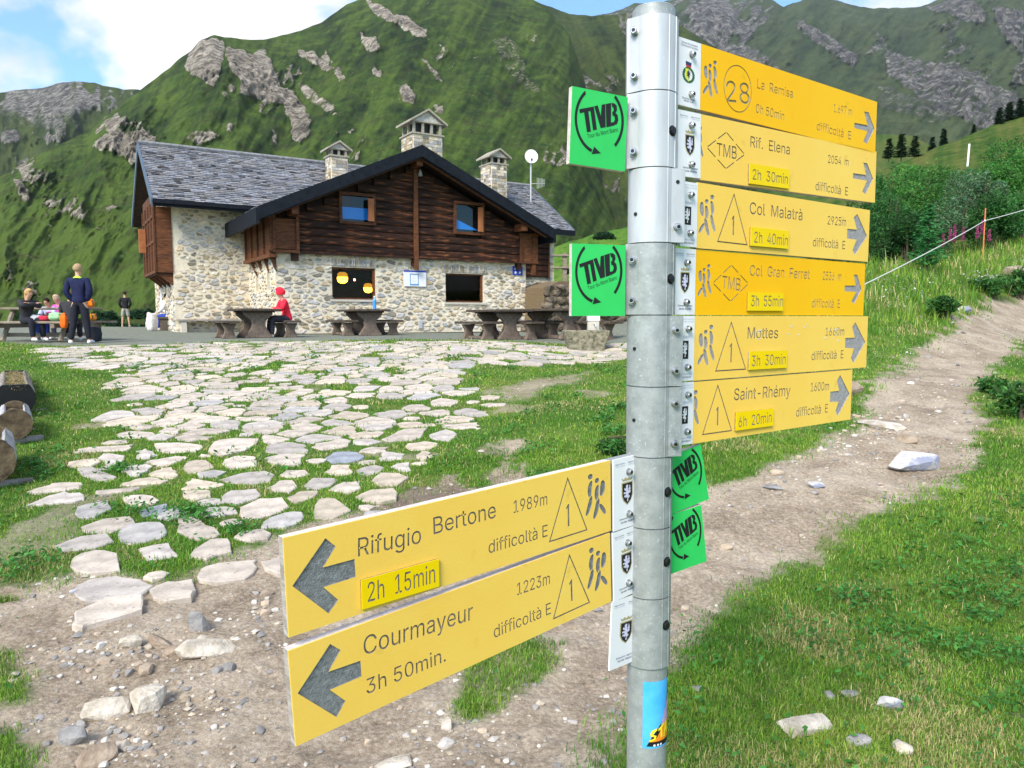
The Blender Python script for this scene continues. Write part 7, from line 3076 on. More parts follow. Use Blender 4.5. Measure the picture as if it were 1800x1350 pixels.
rock_at(317, 1060, 370, 1103, 'grey', 'upright grey rock at the lower end of the paving', 9, .8)
rock_at(640, 1288, 727, 1334, 'cream', 'pale ribbed rock sunk in the dirt below the Courmayeur sign', 10, .25, .3, .2)
rock_at(774, 1241, 795, 1268, 'cream', 'small pale rock beside the grass tuft under the signs', 11, .7)
rock_at(1572, 783, 1665, 822, 'white', 'white and slate blue boulder lying in the path', 12, .75, .2, .1)
rock_at(1530, 728, 1608, 754, 'cream', 'flat yellowish rock flush with the path above the white boulder', 13, .35, .3)
rock_at(1348, 840, 1382, 859, 'grey', 'smooth blue grey stone flush with the path', 14, .3, .3)
rock_at(1426, 842, 1453, 856, 'white', 'small white stone on the path', 15, .6)
rock_at(1587, 757, 1618, 775, 'brown', 'tan stone on the path just above the white boulder', 16, .7)
rock_at(1365, 1240, 1489, 1297, 'cream', 'large smooth pale rock in the grass at the bottom right', 17, .4, .25, .35, sub=2)
rock_at(1547, 1222, 1592, 1249, 'white', 'bright white stone in the grass, bottom right', 18, .7)
rock_at(1494, 1290, 1541, 1321, 'grey', 'grey angular stone in the grass next to the large smooth rock', 19, .6)
rock_at(1576, 1299, 1610, 1333, 'cream', 'beige stone at the very bottom of the grass on the right', 20, .6)
rock_at(1453, 1215, 1470, 1234, 'grey', 'small grey stone above the large smooth rock in the grass', 21, .7)
rock_at(1484, 1216, 1514, 1226, 'grey', 'thin flat stone in the grass left of the white stone', 22, .5)
rock_at(1780, 478, 1830, 503, 'brown', 'brown rock at the upper right end of the path', 23, .8)
rock_at(1686, 540, 1712, 552, 'white', 'pale stone on the bank above the path near the right edge', 24, .8)
rock_at(1460, 660, 1530, 700, 'brown', 'earthy lump on the eroded path edge beside the Saint-Rhémy sign', 25, .8, .35)
rock_at(1218, 1200, 1240, 1212, 'grey', 'grey stone flush with the ground right of the pole foot', 26, .5)
rock_at(118, 1031, 132, 1041, 'white', 'thin white chip beside the lower paving slabs', 27, .5)

# --- rope line with its stakes
st = gpt(1727, 462)
zt = P(1727, 366, st.y)
stk = empty('marker_stake', st, 0, label='thin orange red stake on the grassy bank carrying the white rope', cat='stake')
q = MB()
q.tube([(0, 0, -.15), (0, 0, zt.z - st.z)], .016, 8)
q.build('shaft', mat('orange_paint', (.62, .16, .06), (.7, .22, .1), 9, .6), stk)
q = MB()
zr_ = P(1727, 388, st.y).z - st.z
q.tube([(0, 0, zr_ - .025), (0, 0, zr_ + .025)], .022, 8)
q.build('rope_knot', whitep, stk)
r0, r1, r2 = P(1440, 538, 11.0), st + Vector((0, 0, zr_)), P(1905, 333, st.y * 1.12)
pts = []
for a_, b_, n_ in ((r0, r1, 10), (r1, r2, 8)):
    for k in range(n_):
        f_ = k / n_
        p = a_.lerp(b_, f_)
        p.z -= .10 * 4 * f_ * (1 - f_) * .5
        pts.append(p)
q = MB()
q.tube(pts, .010, 6)
tag(q.build('rope', mat('white_rope', (.6, .6, .58), None, rough=.8), None), 'white rope line running up across the bank to the orange stake', 'rope')
g_ = P(1440, 560, 11.0)
zz = float(ground_z(g_.x, g_.y))
q = MB()
q.tube([(g_.x, g_.y, zz - .1), (r0.x, r0.y, r0.z + .06)], .016, 8)
tag(q.build('rope_stake', MATS['orange_paint'], None), 'orange stake hidden behind the yellow signs holding the rope', 'stake')
wp0, wp1 = P(1701, 284, 48), P(1704, 253, 48)
q = MB()
q.tube([wp0 - Vector((0, 0, .3)), wp1], .06, 8)
tag(q.build('white_post', whitep, None), 'white post standing on the hillside above the shrubs', 'post')
q = MB()
# fallen branch by the pole
b_ = gpt(1075, 778)
q.tube([b_ + Vector((-.12, -.06, .03)), b_ + Vector((0, 0, .06)), b_ + Vector((.16, .10, .05))], [.018, .014, .009], 7)
q.tube([b_ + Vector((-.02, 0, .05)), b_ + Vector((-.10, .04, .03))], [.01, .006], 6)
tag(q.build('broken_branch', cutwood, None), 'short broken branch in the grass left of the pole', 'branch')
# ================================================================== VEGETATION
def leaf_material(name, mult=(1, 1, 1), rough=.6):
    m, t, b = new_mat(name)
    at = N(t, 'ShaderNodeVertexColor', layer_name='Col')
    b.inputs['Roughness'].default_value = rough
    b.inputs['Specular IOR Level'].default_value = .25
    t.links.new(at.outputs[0], b.inputs['Base Color'])
    tr = N(t, 'ShaderNodeBsdfTranslucent')
    t.links.new(at.outputs[0], tr.inputs[0])
    ms = N(t, 'ShaderNodeMixShader', ins={0: .30})
    o = [n for n in t.nodes if n.type == 'OUTPUT_MATERIAL'][0]
    t.links.new(b.outputs[0], ms.inputs[1])
    t.links.new(tr.outputs[0], ms.inputs[2])
    t.links.new(ms.outputs[0], o.inputs[0])
    return m


grass_m = leaf_material('grass_blade')
leaf_m = leaf_material('leaf')
needle_m = leaf_material('needle')
bark_m = mat('shrub_bark', (.06, .045, .03), (.14, .11, .08), 10, .9, .4)

# raster of everything the grass must not grow through
RES = .02
RX0, RX1, RY0, RY1 = -14.0, 8.0, 1.5, 18.0
MASK = np.zeros((int((RY1 - RY0) / RES), int((RX1 - RX0) / RES)), bool)


def stamp(pl, k=.97):
    c = np.mean(pl, 0)
    P_ = c + (np.array(pl) - c) * k
    x0, y0 = P_.min(0)
    x1, y1 = P_.max(0)
    i0, i1 = int((y0 - RY0) / RES), int((y1 - RY0) / RES) + 1
    j0, j1 = int((x0 - RX0) / RES), int((x1 - RX0) / RES) + 1
    i0, j0 = max(i0, 0), max(j0, 0)
    i1, j1 = min(i1, MASK.shape[0]), min(j1, MASK.shape[1])
    if i1 <= i0 or j1 <= j0:
        return
    xx, yy = np.meshgrid(RX0 + (np.arange(j0, j1) + .5) * RES, RY0 + (np.arange(i0, i1) + .5) * RES)
    MASK[i0:i1, j0:j1] |= in_poly(xx, yy, P_)


for pl in STONES:
    stamp(pl)
for o in list(COL.objects):
    if o.parent is None and o.name.split('.')[0] == 'rock':
        bbv = [o.matrix_world @ Vector(v) for v in o.bound_box] if False else [Vector(o.location) + Vector((math.cos(o.rotation_euler.z) * v[0] - math.sin(o.rotation_euler.z) * v[1], math.sin(o.rotation_euler.z) * v[0] + math.cos(o.rotation_euler.z) * v[1], 0)) for v in o.bound_box]
        q_ = [bbv[0], bbv[3], bbv[7], bbv[4]]
        stamp([(v.x, v.y) for v in q_], .72)


def stone_at(x, y):
    i, j = ((y - RY0) / RES).astype(int), ((x - RX0) / RES).astype(int)
    ok = (i >= 0) & (i < MASK.shape[0]) & (j >= 0) & (j < MASK.shape[1])
    r = np.zeros(x.shape, bool)
    r[ok] = MASK[i[ok], j[ok]]
    return r


def blades(x, y, h, w, col, lean=1.0, rng=RNG, zoff=-.004):
    n = len(x)
    z = ground_z(x, y) + zoff
    a = rng.random(n) * 2 * np.pi
    dx, dy = np.cos(a), np.sin(a)
    ln = rng.uniform(.1, 1.0, n) * lean
    b = a + np.pi / 2 + rng.normal(0, .5, n)
    bx, by = np.cos(b) * w / 2, np.sin(b) * w / 2
    p0 = np.stack([x - bx, y - by, z], -1)
    p1 = np.stack([x + bx, y + by, z], -1)
    m = np.stack([x + dx * ln * h * .30, y + dy * ln * h * .30, z + h * .58], -1)
    bm_ = np.stack([bx, by, bx * 0], -1) * .75
    t = np.stack([x + dx * ln * h * .95, y + dy * ln * h * .95, z + h * (1.0 - .35 * ln)], -1)
    V = np.stack([p0, p1, m + bm_, m - bm_, t], 1).reshape(-1, 3)
    i = np.arange(n)[:, None] * 5
    F = np.concatenate([i + [0, 1, 2], i + [0, 2, 3], i + [3, 2, 4]], 1).reshape(-1, 3)
    C = np.repeat(col, 5, axis=0)
    return V, F, C


def grass_cols(x, y, rng, dry=0.0):
    n = len(x)
    t = fbm(x * .8, y * .8, 51, 4) + .5 * fbm(x * 4, y * 4, 53, 3) + rng.normal(0, .22, n)
    g = np.stack([np.interp(t, [-.7, 0, .7], [.055, .155, .33]), np.interp(t, [-.7, 0, .7], [.17, .32, .46]), np.interp(t, [-.7, 0, .7], [.018, .032, .06])], -1)
    s = np.array([.56, .49, .22]) * rng.uniform(.6, 1.2, n)[:, None]
    pd = np.clip(.10 + dry + .55 * smooth01(fbm(x * 1.1, y * 1.1, 57, 4), .02, .40), 0, .8)
    k = rng.random(n) < pd
    g[k] = s[k]
    return np.clip(g * rng.uniform(.75, 1.2, n)[:, None], 0, 1)


def field(N_, y0, y1, wedge, seed, hb=.042, wb=.0034, keep=None, x_lim=None, dry=0.0, tall=None):
    rng = np.random.default_rng(seed)
    y = y0 * (y1 / y0) ** rng.random(N_)
    x = (rng.random(N_) * (wedge[1] - wedge[0]) + wedge[0]) * y
    dm = dirt_mask(x, y)
    tm = terr_mask(x, y)
    pr = (1 - smooth01(dm, .12, .72)) * (1 - smooth01(tm, .2, .7))
    k = rng.random(N_) < pr
    k &= ~stone_at(x, y)
    if keep is not None:
        k &= keep(x, y)
    x, y, dm = x[k], y[k], dm[k]
    n = len(x)
    h = hb * rng.lognormal(0, .35, n) * (1 + .45 * fbm(x * 2.1, y * 2.1, 61, 3)) * (1 - .45 * dm) * np.clip(.8 + y / 18, 1, 1.7)
    # long grass on the bank above the path
    up = smooth01(gz(x, y), 1.05, 1.7) * (x > 3.2)
    h = h * (1 + 5.0 * up * (rng.random(n) < .5))
    if tall is not None:
        h = h * tall(x, y)
    w = wb * (y / 3.0) ** .80 * rng.uniform(.7, 1.35, n)
    return blades(x, y, h, w, grass_cols(x, y, rng, dry), rng=rng)


def hut_clear(x, y):
    tx, ty = x - hut.location.x, y - hut.location.y
    a_ = tx * math.cos(HYAW) + ty * math.sin(HYAW)
    b_ = -tx * math.sin(HYAW) + ty * math.cos(HYAW)
    return ~((a_ > TL - .2) & (b_ > -.1))


def near_path_border(x, y):
    return 1 + .35 * smooth01(-poly_dist(x, y, DIRT), .0, .3) * (1 - smooth01(-poly_dist(x, y, DIRT), .4, 1.0)) * (x > 1.0)


parts = [field(420000, 1.9, 7.0, (-.85, .95), 101, .023, .0030, tall=near_path_border), field(260000, 6.5, 26.0, (-.85, .95), 102, .022, .0038, hut_clear)]
# tussocks: dense tufts at path borders, between slabs and beside stones
rng = np.random.default_rng(103)
tc_ = []
for k in range(5200):
    y = 2.2 * (15 / 2.2) ** rng.random()
    x = rng.uniform(-.8, .85) * y
    tc_.append((x, y))
tc_ = np.array(tc_)
dd = poly_dist(tc_[:, 0], tc_[:, 1], DIRT)
pv = poly_dist(tc_[:, 0], tc_[:, 1], PAVED)
sel = ((np.abs(dd + .12) < .22) | ((pv > 0) & (rng.random(len(tc_)) < .7)) | (rng.random(len(tc_)) < .22)) & ~stone_at(tc_[:, 0], tc_[:, 1]) & (dd < .12)
tc_ = tc_[sel]
tx, ty, th_ = [], [], []
for (x, y) in tc_:
    n = rng.integers(25, 60)
    r = rng.uniform(.03, .085) * (1 + y / 16)
    tx.append(x + rng.normal(0, r, n))
    ty.append(y + rng.normal(0, r, n))
    th_.append(np.full(n, rng.uniform(.022, .055)))
tx, ty, th_ = np.concatenate(tx), np.concatenate(ty), np.concatenate(th_)
k = ~stone_at(tx, ty)
tx, ty, th_ = tx[k], ty[k], th_[k]
cc = grass_cols(tx, ty, rng, -.06) * np.array([.72, .92, .8])
parts.append(blades(tx, ty, th_ * rng.uniform(.5, 1.2, len(tx)), .0034 * (ty / 3) ** .8, cc, .8, rng))
# the tufts lying free on the dirt
for q_ in GRASS_IN:
    A_ = np.array(q_)
    n = 9000
    x, y = rng.uniform(A_[:, 0].min() - .1, A_[:, 0].max() + .1, n), rng.uniform(A_[:, 1].min() - .1, A_[:, 1].max() + .1, n)
    k = (poly_dist(x, y, q_) + .07 * fbm(x * 8, y * 8, 5, 3) + rng.normal(0, .02, n)) > 0
    x, y = x[k], y[k]
    parts.append(blades(x, y, rng.uniform(.02, .058, len(x)), np.full(len(x), .0032), grass_cols(x, y, rng, -.02) * np.array([.8, .9, .9]), .9, rng))
off, VV, FF, CC = 0, [], [], []
for V, F, C in parts:
    VV.append(V)
    FF.append(F + off)
    CC.append(C)
    off += len(V)
gr = fast_mesh('grass', np.concatenate(VV), np.concatenate(FF), grass_m, col=np.concatenate(CC))
tag(gr, kind='stuff', label='short alpine grass with dry yellow patches')

# --- low broad leaves (clover, dock) in the lawn
def leaf_quads(C, size, nrm_up, rng, col, aspect=.62):
    """kite shaped leaves at the points C"""
    n = len(C)
    d = rng.normal(0, 1, (n, 3))
    d[:, 2] += nrm_up
    d /= np.linalg.norm(d, axis=1)[:, None]
    a = np.cross(d, rng.normal(0, 1, (n, 3)))
    a /= np.linalg.norm(a, axis=1)[:, None] + 1e-9
    b = np.cross(d, a)
    s = size * rng.uniform(.6, 1.3, n)
    a, b = a * s[:, None], b * (s * aspect)[:, None]
    V = np.stack([C - a, C + b * .5 - a * .1 + d * (s * .12)[:, None], C + a, C - b * .5 - a * .1 + d * (s * .12)[:, None]], 1).reshape(-1, 3)
    F = np.arange(n)[:, None] * 4 + [0, 1, 2, 3]
    return V, F, np.repeat(col, 4, axis=0)


cl = []
for k in range(420):
    y = 2.3 * (13 / 2.3) ** rng.random()
    x = rng.uniform(-.8, .85) * y
    cl.append((x, y))
cl += [tuple(gpt(px, py)[:2]) for px, py in [(1780, 1010), (1760, 1060), (1720, 1090), (1640, 1130), (1790, 1160), (1700, 1150), (1760, 1250), (1680, 1040), (1500, 1060), (1420, 1130),
                                             (240, 905), (330, 905), (360, 915), (420, 935), (60, 960), (50, 990), (20, 1010), (255, 1060), (300, 1068), (210, 830), (60, 820), (80, 830), (1060, 740), (1090, 720), (1075, 760), (1085, 790)] for _ in range(5)]
cl = np.array(cl)
dm = dirt_mask(cl[:, 0], cl[:, 1])
cl = cl[(dm < .3) & ~stone_at(cl[:, 0], cl[:, 1]) & (terr_mask(cl[:, 0], cl[:, 1]) < .2)]
PC, CCc = [], []
for (x, y) in cl:
    n = rng.integers(14, 34)
    r = rng.uniform(.05, .13)
    xx, yy = x + rng.normal(0, r, n), y + rng.normal(0, r, n)
    PC.append(np.stack([xx, yy, gz(xx, yy) + rng.uniform(.02, .075, n)], -1))
    CCc.append(np.array([.065, .23, .04]) * rng.uniform(.5, 1.35, n)[:, None])
PC, CCc = np.concatenate(PC), np.concatenate(CCc)
V, F, C = leaf_quads(PC, .017 * (PC[:, 1] / 3.5) ** .5, 1.8, rng, CCc, .9)
tag(fast_mesh('ground_cover', V, F, leaf_m, col=C), kind='stuff', label='low broad leaved plants among the grass')

# --- gravel on the dirt
rng = np.random.default_rng(204)
n = 34000
y = 2.0 * (15 / 2.0) ** rng.random(n)
x = rng.uniform(-.85, .9, n) * y
dmk = dirt_mask(x, y)
clus = fbm(x * 1.3, y * 1.3, 71, 4)
k = (dmk > .5) & (rng.random(n) < np.clip(.16 + clus * 1.6, .03, 1)) & ~stone_at(x, y)
x, y = x[k], y[k]
n = len(x)
s = .0065 * rng.lognormal(0, .55, n) * (y / 3) ** .5
octv = np.array([(1, 0, 0), (0, 1, 0), (-1, 0, 0), (0, -1, 0), (0, 0, .62), (0, 0, -.5), ], float)
octf = np.array([(0, 1, 4), (1, 2, 4), (2, 3, 4), (3, 0, 4)])
V = octv[None] * s[:, None, None] * rng.uniform(.6, 1.4, (n, 6, 3))
a = rng.random(n) * 6.28
ca, sa = np.cos(a)[:, None], np.sin(a)[:, None]
V = np.stack([V[:, :, 0] * ca - V[:, :, 1] * sa, V[:, :, 0] * sa + V[:, :, 1] * ca, V[:, :, 2]], -1)
V += np.stack([x, y, ground_z(x, y) + s * .1], -1)[:, None]
F = (np.arange(n)[:, None, None] * 6 + octf[None]).reshape(-1, 3)
base_c = np.array([(.50, .45, .38), (.62, .58, .52), (.36, .34, .33), (.28, .27, .26), (.55, .46, .34)])[rng.integers(0, 5, n)] * rng.uniform(.6, 1.2, n)[:, None]
grv = mat('gravel_stone', (.8, .8, .8), (1, 1, 1), 60, .9, attr='Col')
tag(fast_mesh('gravel', V.reshape(-1, 3), F, grv, col=np.repeat(base_c, 6, axis=0)), kind='stuff', label='small stones scattered over the dirt')

# fist sized loose stones, each its own mesh copy joined: too many and too alike to point at
n = 420
y = 2.4 * (14 / 2.4) ** rng.random(n * 3)
x = rng.uniform(-.75, .85, n * 3) * y
k = (dirt_mask(x, y) > .6) & ~stone_at(x, y)
x, y = x[k][:n], y[k][:n]
for px, py, sx, sy, m_ in [(1540, 745, 60, 30, 60), (1480, 790, 70, 25, 50), (1640, 690, 40, 30, 30), (1400, 850, 60, 20, 24), (180, 1150, 80, 40, 50), (330, 1180, 80, 50, 40), (230, 1290, 70, 40, 40), (470, 1050, 30, 30, 20)]:
    for _ in range(m_):
        g_ = on_ground(rng.normal(px, sx * .6), rng.normal(py, sy * .6))
        x, y = np.append(x, g_.x), np.append(y, g_.y)
q = MB()
protos = [rock_mesh(1, .8, .55, 900 + i, 0) for i in range(5)]
PV_ = [np.array([v.co[:] for v in m_.vertices]) for m_ in protos]
PF_ = [[tuple(p.vertices) for p in m_.polygons] for m_ in protos]
for xx, yy in zip(x, y):
    i = rng.integers(5)
    s_ = rng.lognormal(math.log(.021), .45) * (1 + yy / 14)
    a_ = rng.random() * 6.28
    V = PV_[i] * s_
    V = np.stack([V[:, 0] * math.cos(a_) - V[:, 1] * math.sin(a_), V[:, 0] * math.sin(a_) + V[:, 1] * math.cos(a_), V[:, 2]], -1) + [xx, yy, float(ground_z(xx, yy)) + s_ * .05]
    q.add(V, PF_[i], col=np.array([(.55, .48, .38), (.66, .62, .56), (.35, .33, .31), (.5, .4, .3)][rng.integers(4)]) * rng.uniform(.7, 1.1))
tag(q.build('loose_stones', grv, None, col=True), kind='stuff', label='loose pebbles on the path')


# ------------------------------------------------------------------ shrubs
def shrub(px, py_base, py_top, Y, wpx, label, seed, colr=(.035, .105, .022), leaf=.05, n=2600, group='shrubs on the bank behind the yellow signs', lobes=9, spread=.8):
    rg = np.random.default_rng(seed)
    b_ = P(px, py_base, Y)
    g_ = float(gz(b_.x, b_.y))
    H = P(px, py_top, Y).z - g_
    H = max(H, .12)
    W = wpx / FPX * Y
    o = empty('shrub', (b_.x, b_.y, g_), label=label, cat='shrub', group=group)
    cen, rad = [], []
    for i in range(lobes):
        a_ = rg.random() * 6.28
        r_ = math.sqrt(rg.random()) * W * .36
        z_ = H * rg.uniform(.22, .84) * (1 - .3 * (r_ / (W * .5)))
        cen.append((r_ * math.cos(a_), r_ * math.sin(a_) * spread, z_))
        rad.append(rg.uniform(.15, .28) * min(W, H * 1.2))
    cen, rad = np.array(cen), np.array(rad)
    i = rg.integers(0, lobes, n)
    d = rg.normal(0, 1, (n, 3))
    d /= np.linalg.norm(d, axis=1)[:, None]
    C = cen[i] + d * (rad[i] * rg.uniform(.45, 1.08, n) ** .6)[:, None]
    C[:, 2] = np.maximum(C[:, 2], .03)
    # fountain sprigs
    ns = 26
    for k in range(ns):
        a_ = rg.random() * 6.28
        r1 = rg.uniform(.1, .5) * W
        m = 24
        t_ = np.linspace(.45, 1.05, m)
        C = np.vstack([C, np.stack([math.cos(a_) * r1 * t_, math.sin(a_) * r1 * t_ * spread, H * rg.uniform(.8, 1.08) * t_ * (1.15 - .25 * t_) * (1 - .35 * r1 / W)], -1) + rg.normal(0, .03, (m, 3))])
    cl_ = fbm(C[:, 0] * 3 / max(W, .5) + seed, C[:, 2] * 3 / max(H, .5), seed, 3)
    col = np.array(colr) * (1 + .8 * cl_[:, None]) * rg.uniform(.5, 1.6, len(C))[:, None] * np.array([1, 1, 1])
    col[:, 0] *= rg.uniform(.7, 1.5, len(C))
    V, F, CC_ = leaf_quads(C, leaf, .6, rg, np.clip(col, .004, 1), .62)
    cr_ = fast_mesh('foliage', V, F, leaf_m, o, col=CC_)
    q = MB()
    for k in range(7):
        a_ = rg.random() * 6.28
        r1 = W * rg.uniform(.1, .33) * min(1, H)
        q.tube([(rg.normal(0, .05), rg.normal(0, .05), -.1), (math.cos(a_) * r1 * .5, math.sin(a_) * r1 * .5, H * .4), (math.cos(a_) * r1, math.sin(a_) * r1, H * .78)], [.022, .014, .006], 5)
    q.build('stems', bark_m, o)
    return o


SHR = [
    (1475, 520, 372, 15.5, 110, 'dark shrub mostly hidden behind the Gran Ferret and Malatrà signs', (.022, .075, .018)),
    (1562, 472, 318, 17.5, 92, 'dark green shrub just right of the Rif. Elena sign', (.020, .075, .016)),
    (1592, 478, 365, 16.3, 74, 'very dark low shrub left of the little spruce', (.016, .060, .014)),
    (1600, 430, 300, 22.0, 90, 'bright green feathery shrub below the far conifers', (.040, .135, .024)),
    (1652, 425, 292, 24.0, 96, 'mid green shrub left of the white post', (.035, .115, .022)),
    (1664, 455, 330, 19.0, 84, 'grey green willow shrub right behind the little spruce', (.055, .120, .055)),
    (1708, 430, 300, 21.5, 92, 'grey green willow shrub below the white post', (.060, .125, .062)),
    (1752, 425, 282, 24.0, 92, 'bright green shrub right of the white post', (.035, .130, .020)),
    (1742, 440, 340, 18.5, 82, 'dark shrub just right of the orange stake top', (.022, .085, .018)),
    (1800, 410, 268, 25.0, 100, 'tall bright shrub at the right edge below the upper conifers', (.038, .135, .022)),
    (1796, 430, 320, 19.5, 82, 'dark green shrub cut by the right edge near the rope end', (.026, .095, .020)),
    (1880, 420, 270, 22.0, 110, 'green shrub just outside the right edge', (.035, .12, .022)),
    (1556, 400, 284, 26.0, 84, 'dark shrub behind the Rif. Elena sign tip, under the conifer trio', (.022, .085, .018)),
    (1618, 400, 282, 29.0, 92, 'light green bushy shrub upslope, left of the white post', (.042, .145, .026)),
    (1690, 380, 296, 31.0, 84, 'low shrub at the foot of the white post', (.036, .125, .024)),
    (1762, 380, 256, 31.0, 96, 'shrub high on the slope right of the white post', (.034, .12, .022)),
    (1530, 470, 330, 19.0, 96, 'dark shrub at the ends of the Elena and Malatrà signs', (.020, .072, .016)),
]
for i, (px, pb2, ptp, Y, w, lb, c) in enumerate(SHR):
    Y = Y * 1.0 + 6.0
    shrub(px, pb2, ptp - 8, Y, w * 1.2, lb, 300 + i, tuple(v * 1.6 for v in c), leaf=.046 + .0014 * (Y - 15), n=6500)
# leafy plants at the path's right side and by the pole
for i, (px, pb2, ptp, Y, w, lb) in enumerate([
        (1800, 735, 668, None, 120, 'leafy dark green weeds at the right edge beside the path'), (1745, 690, 668, None, 60, 'small leafy weeds on the right border of the path'),
        (1740, 520, 485, None, 90, 'white flowering weeds on top of the bank by the upper path'), (1660, 560, 520, None, 60, 'weeds hanging over the eroded path edge'),
        (1080, 800, 778, None, 70, 'leafy weeds in the grass just left of the pole'), (1790, 520, 470, None, 60, 'weeds around the brown rock at the top of the path')]):
    Yw = on_ground(px, pb2).y
    shrub(px, pb2, ptp, Yw, w, lb, 400 + i, (.045, .15, .03), leaf=.020 + .0022 * Yw, n=900, group='leafy weeds beside the path', lobes=7)


def conifer(loc, H, Rr, label, seed, colr=(.018, .050, .016), layers=16, per=11, leaf=.16, light=False, name='conifer'):
    rg = np.random.default_rng(seed)
    o = empty(name, loc, label=label, cat='tree' if H > 1.8 else 'spruce sapling')
    q = MB()
    q.tube([(0, 0, -.3), (0, 0, H * .5), (0, 0, H)], [H * .022, H * .013, .004], 6)
    q.build('trunk', bark_m, o)
    Cs, Ds = [], []
    V, F, C = [], [], []
    for i in range(layers):
        f_ = (i + .5) / layers
        z = H * (.08 + .90 * f_)
        r = Rr * (1 - f_) ** .85 * rg.uniform(.8, 1.15) + .02 * H
        for k in range(per):
            a_ = rg.random() * 6.28
            rr = r * rg.uniform(.6, 1.15)
            m = max(4, int(9 * (1 - f_ * .6)))
            t_ = np.linspace(.12, 1, m)
            for tt in t_:
                rise = (.10 * tt * rr if light else -.22 * tt * rr) + (.18 * rr * tt ** 2)
                p = np.array([math.cos(a_) * rr * tt, math.sin(a_) * rr * tt, z + rise])
                for sgn in (-1, 1):
                    s_ = leaf * rg.uniform(.7, 1.3) * (1.1 - .55 * tt)
                    d = np.array([math.cos(a_ + sgn * .85), math.sin(a_ + sgn * .85), -.12 + rg.normal(0, .2)]) * s_
                    w_ = np.array([-math.sin(a_ + sgn * .85), math.cos(a_ + sgn * .85), rg.normal(0, .6)]) * s_ * .17
                    b0 = len(V)
                    V += [p - w_, p + w_, p + d]
                    F.append((b0, b0 + 1, b0 + 2))
                    c_ = np.array(colr) * rg.uniform(.55, 1.7)
                    C += [c_] * 3
    fast_mesh('crown', np.array(V), np.array(F), needle_m, o, col=np.array(C))
    return o


sb2 = gpt(1628, 478)
Hs = P(1634, 356, sb2.y).z - sb2.z
conifer(sb2, Hs, Hs * .36, 'young light green spruce in front of the dark shrubs', 61, (.06, .24, .07), layers=15, per=11, leaf=.13, light=True, name='spruce')
for i, (px, y0_, y1_, Y, lb) in enumerate([
        (1562, 274, 243, 88, 'leftmost dark conifer beside the La Remisa arrow'), (1584, 273, 234, 90, 'tallest of the three conifers right of the top signs'), (1607, 271, 238, 88, 'right one of the three clustered conifers'),
        (1638, 262, 240, 92, 'small lone conifer on the meadow edge'), (1658, 258, 225, 95, 'slender conifer standing behind the hill line'), (1711, 232, 218, 100, 'tiny bushy conifer on the hill line'),
        (1756, 218, 188, 96, 'left conifer of the group at the upper right'), (1773, 212, 178, 97, 'middle conifer of the group at the upper right'), (1792, 206, 171, 97, 'right conifer of the group at the upper right'),
        (1815, 200, 165, 96, 'conifer just outside the upper right corner')]):
    b_ = P(px, y0_ + 6, Y)
    H = P(px, y1_, Y).z - b_.z
    conifer(b_, H, H * (.34 if i != 4 else .2), lb, 70 + i, (.012, .036, .014), layers=13, per=9, leaf=H * .14)

# dark bushes on the meadow behind the terrace, far left
for i, (px, y0_, y1_, Y, w) in enumerate([(185, 570, 528, 50, 60), (215, 585, 552, 44, 70), (250, 560, 530, 52, 60), (120, 585, 560, 48, 60), (262, 585, 560, 42, 46), (60, 560, 535, 60, 60), (1000, 480, 462, 60, 20), (1062, 420, 400, 70, 40), (1015, 445, 415, 80, 26)]):
    b_ = P(px, y0_, Y)
    rg = np.random.default_rng(800 + i)
    W, H = w / FPX * Y, (y0_ - y1_) / FPX * Y
    o = empty('juniper_bush', b_, label=['dark low bush behind the standing person in shorts', 'dark bush patch right in front of the far standing person', 'dark bush patch left of the hut wall, upper', 'dark bush behind the picnic table', 'dark bush next to the pale grey backpack',
              'dark bush patch at the far left of the meadow', 'small bush on the meadow beside the rail fence', 'dark bush on the meadow strip left of the pole', 'small round bush on the bright meadow right of the hut roof'][i], cat='bush', group='dark bushes on the far meadow')
    n = 1300
    d = rg.normal(0, 1, (n, 3))
    d /= np.linalg.norm(d, axis=1)[:, None]
    C = d * np.array([W / 2, W / 3, H * .55]) * rg.uniform(.5, 1.05, n)[:, None]
    C[:, 2] = np.abs(C[:, 2]) * (1 + .3 * fbm(C[:, 0] * 1.5, C[:, 1] * 1.5, i, 2))
    V, F, CC_ = leaf_quads(C, .16, .8, rg, np.clip(np.array([.018, .055, .022]) * rg.uniform(.5, 1.6, n)[:, None], 0, 1))
    fast_mesh('foliage', V, F, leaf_m, o, col=CC_)

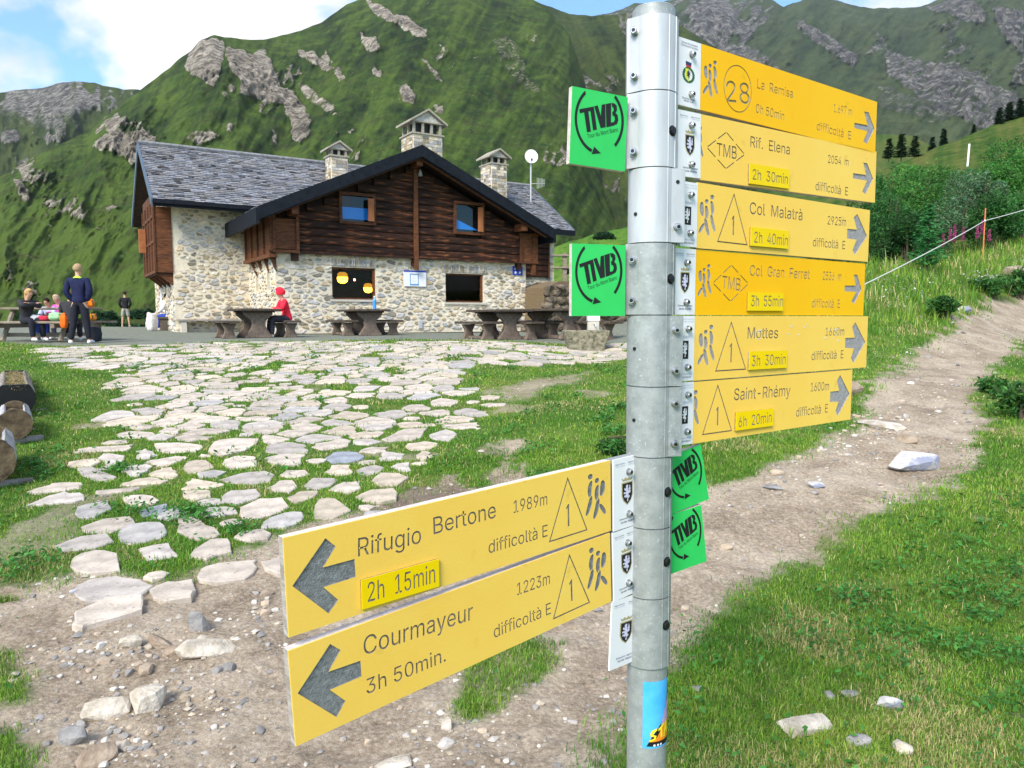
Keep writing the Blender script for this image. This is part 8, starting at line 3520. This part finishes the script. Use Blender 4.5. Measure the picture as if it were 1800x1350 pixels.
# fireweed
pinkm = leaf_material('petal')
for i, (px, y0_, y1_) in enumerate([(1656, 448, 412), (1668, 440, 402), (1676, 446, 396), (1691, 440, 400), (1716, 432, 398), (1724, 430, 388), (1737, 432, 405), (1766, 412, 378), (1758, 414, 384)]):
    b_ = gpt(px, y0_ + 14)
    rg = np.random.default_rng(900 + i)
    H = P(px, y1_, b_.y).z - b_.z
    o = empty('fireweed', b_, label='pink fireweed spike, %s' % ['leftmost near the little spruce', 'second from the little spruce', 'tallest right of the little spruce', 'between the spruce and the orange stake', 'directly left of the orange stake',
              'touching the orange stake under the rope', 'directly right of the orange stake', 'rightmost and brightest near the rope', 'left neighbour of the brightest one'][i], cat='wildflower', group='pink fireweed on the bank')
    q = MB()
    q.tube([(0, 0, 0), (rg.normal(0, .03), 0, H * .6), (rg.normal(0, .05), 0, H)], [.008, .006, .003], 5)
    q.build('stem', mat('stem_green', (.08, .12, .03), (.2, .1, .08), 9, .8) if i == 0 else MATS['stem_green'], o)
    n = 170
    z = rg.uniform(.55, 1.02, n)
    C = np.stack([rg.normal(0, .055, n) * (1.1 - z), rg.normal(0, .055, n) * (1.1 - z), z * H], -1)
    V, F, CC_ = leaf_quads(C, .035, 0, rg, np.array([.48, .09, .26]) * rg.uniform(.5, 1.3, n)[:, None], .8)
    fast_mesh('flower_spike', V, F, pinkm, o, col=CC_)
    n = 90
    z = rg.uniform(.1, .6, n)
    C = np.stack([rg.normal(0, .07, n), rg.normal(0, .07, n), z * H], -1)
    V, F, CC_ = leaf_quads(C, .05, 0, rg, np.array([.06, .14, .03]) * rg.uniform(.5, 1.3, n)[:, None], .3)
    fast_mesh('leaves', V, F, leaf_m, o, col=CC_)
# white umbels sprinkled over the bank
n = 420
rg = np.random.default_rng(55)
pp = []
for px, py, sx, sy, m_ in [(1600, 540, 60, 30, 60), (1560, 520, 30, 30, 30), (1740, 505, 50, 16, 130), (1790, 480, 20, 12, 40), (1640, 500, 60, 30, 40), (1600, 640, 20, 20, 10)]:
    for _ in range(m_):
        a_, b_ = rg.normal(px, sx * .5), rg.normal(py, sy * .5)
        g_ = on_ground(min(a_, 1900), b_)
        pp.append((g_.x, g_.y, float(gz(g_.x, g_.y)) + rg.uniform(.10, .30)))
V, F, C = leaf_quads(np.array(pp), .028, 3, rg, np.full((len(pp), 3), .72), 1.0)
tag(fast_mesh('white_wildflowers', V, F, pinkm, col=C), kind='stuff', label='tiny white flowers on the bank')
# dry plants in the dark trough
tr_ = P(30, 700, 8.7) + LAX * .6
n = 2200
rg = np.random.default_rng(56)
t_ = rg.uniform(0, 2.4, n)
YT2 = on_ground(28, 738).y
PT2 = P(28, 700, YT2)
Pn = np.stack([PT2.x + LAX.x * t_ + rg.normal(0, .07, n), PT2.y + LAX.y * t_ + rg.normal(0, .05, n), PT2.z + .45 * 30 / FPX * YT2 + rg.uniform(0, .09, n)], -1)
V, F, C = leaf_quads(Pn, .018, .2, rg, np.where((rg.random(n) < .8)[:, None], np.array([.45, .34, .18]), np.array([.08, .2, .04])) * rg.uniform(.6, 1.2, n)[:, None], .4)
tag(fast_mesh('dry_plants', V, F, leaf_m, col=C), kind='stuff', label='dry planting filling the dark log trough')

# ================================================================== THE AIR
q = MB()
q.box((-2600, -120, -30), (3400, 3700, 1700))
hz, t_, b_ = new_mat('haze')
for n_ in list(t_.nodes):
    if n_.type == 'BSDF_PRINCIPLED':
        t_.nodes.remove(n_)
vol = N(t_, 'ShaderNodeVolumePrincipled')
vol.inputs['Color'].default_value = (.80, .88, 1.0, 1)
vol.inputs['Density'].default_value = 0.00005
vol.inputs['Anisotropy'].default_value = 0.2
t_.links.new(vol.outputs[0], [n for n in t_.nodes if n.type == 'OUTPUT_MATERIAL'][0].inputs['Volume'])
ho = q.build('haze', hz, None)
tag(ho, kind='stuff', label='thin mountain haze')
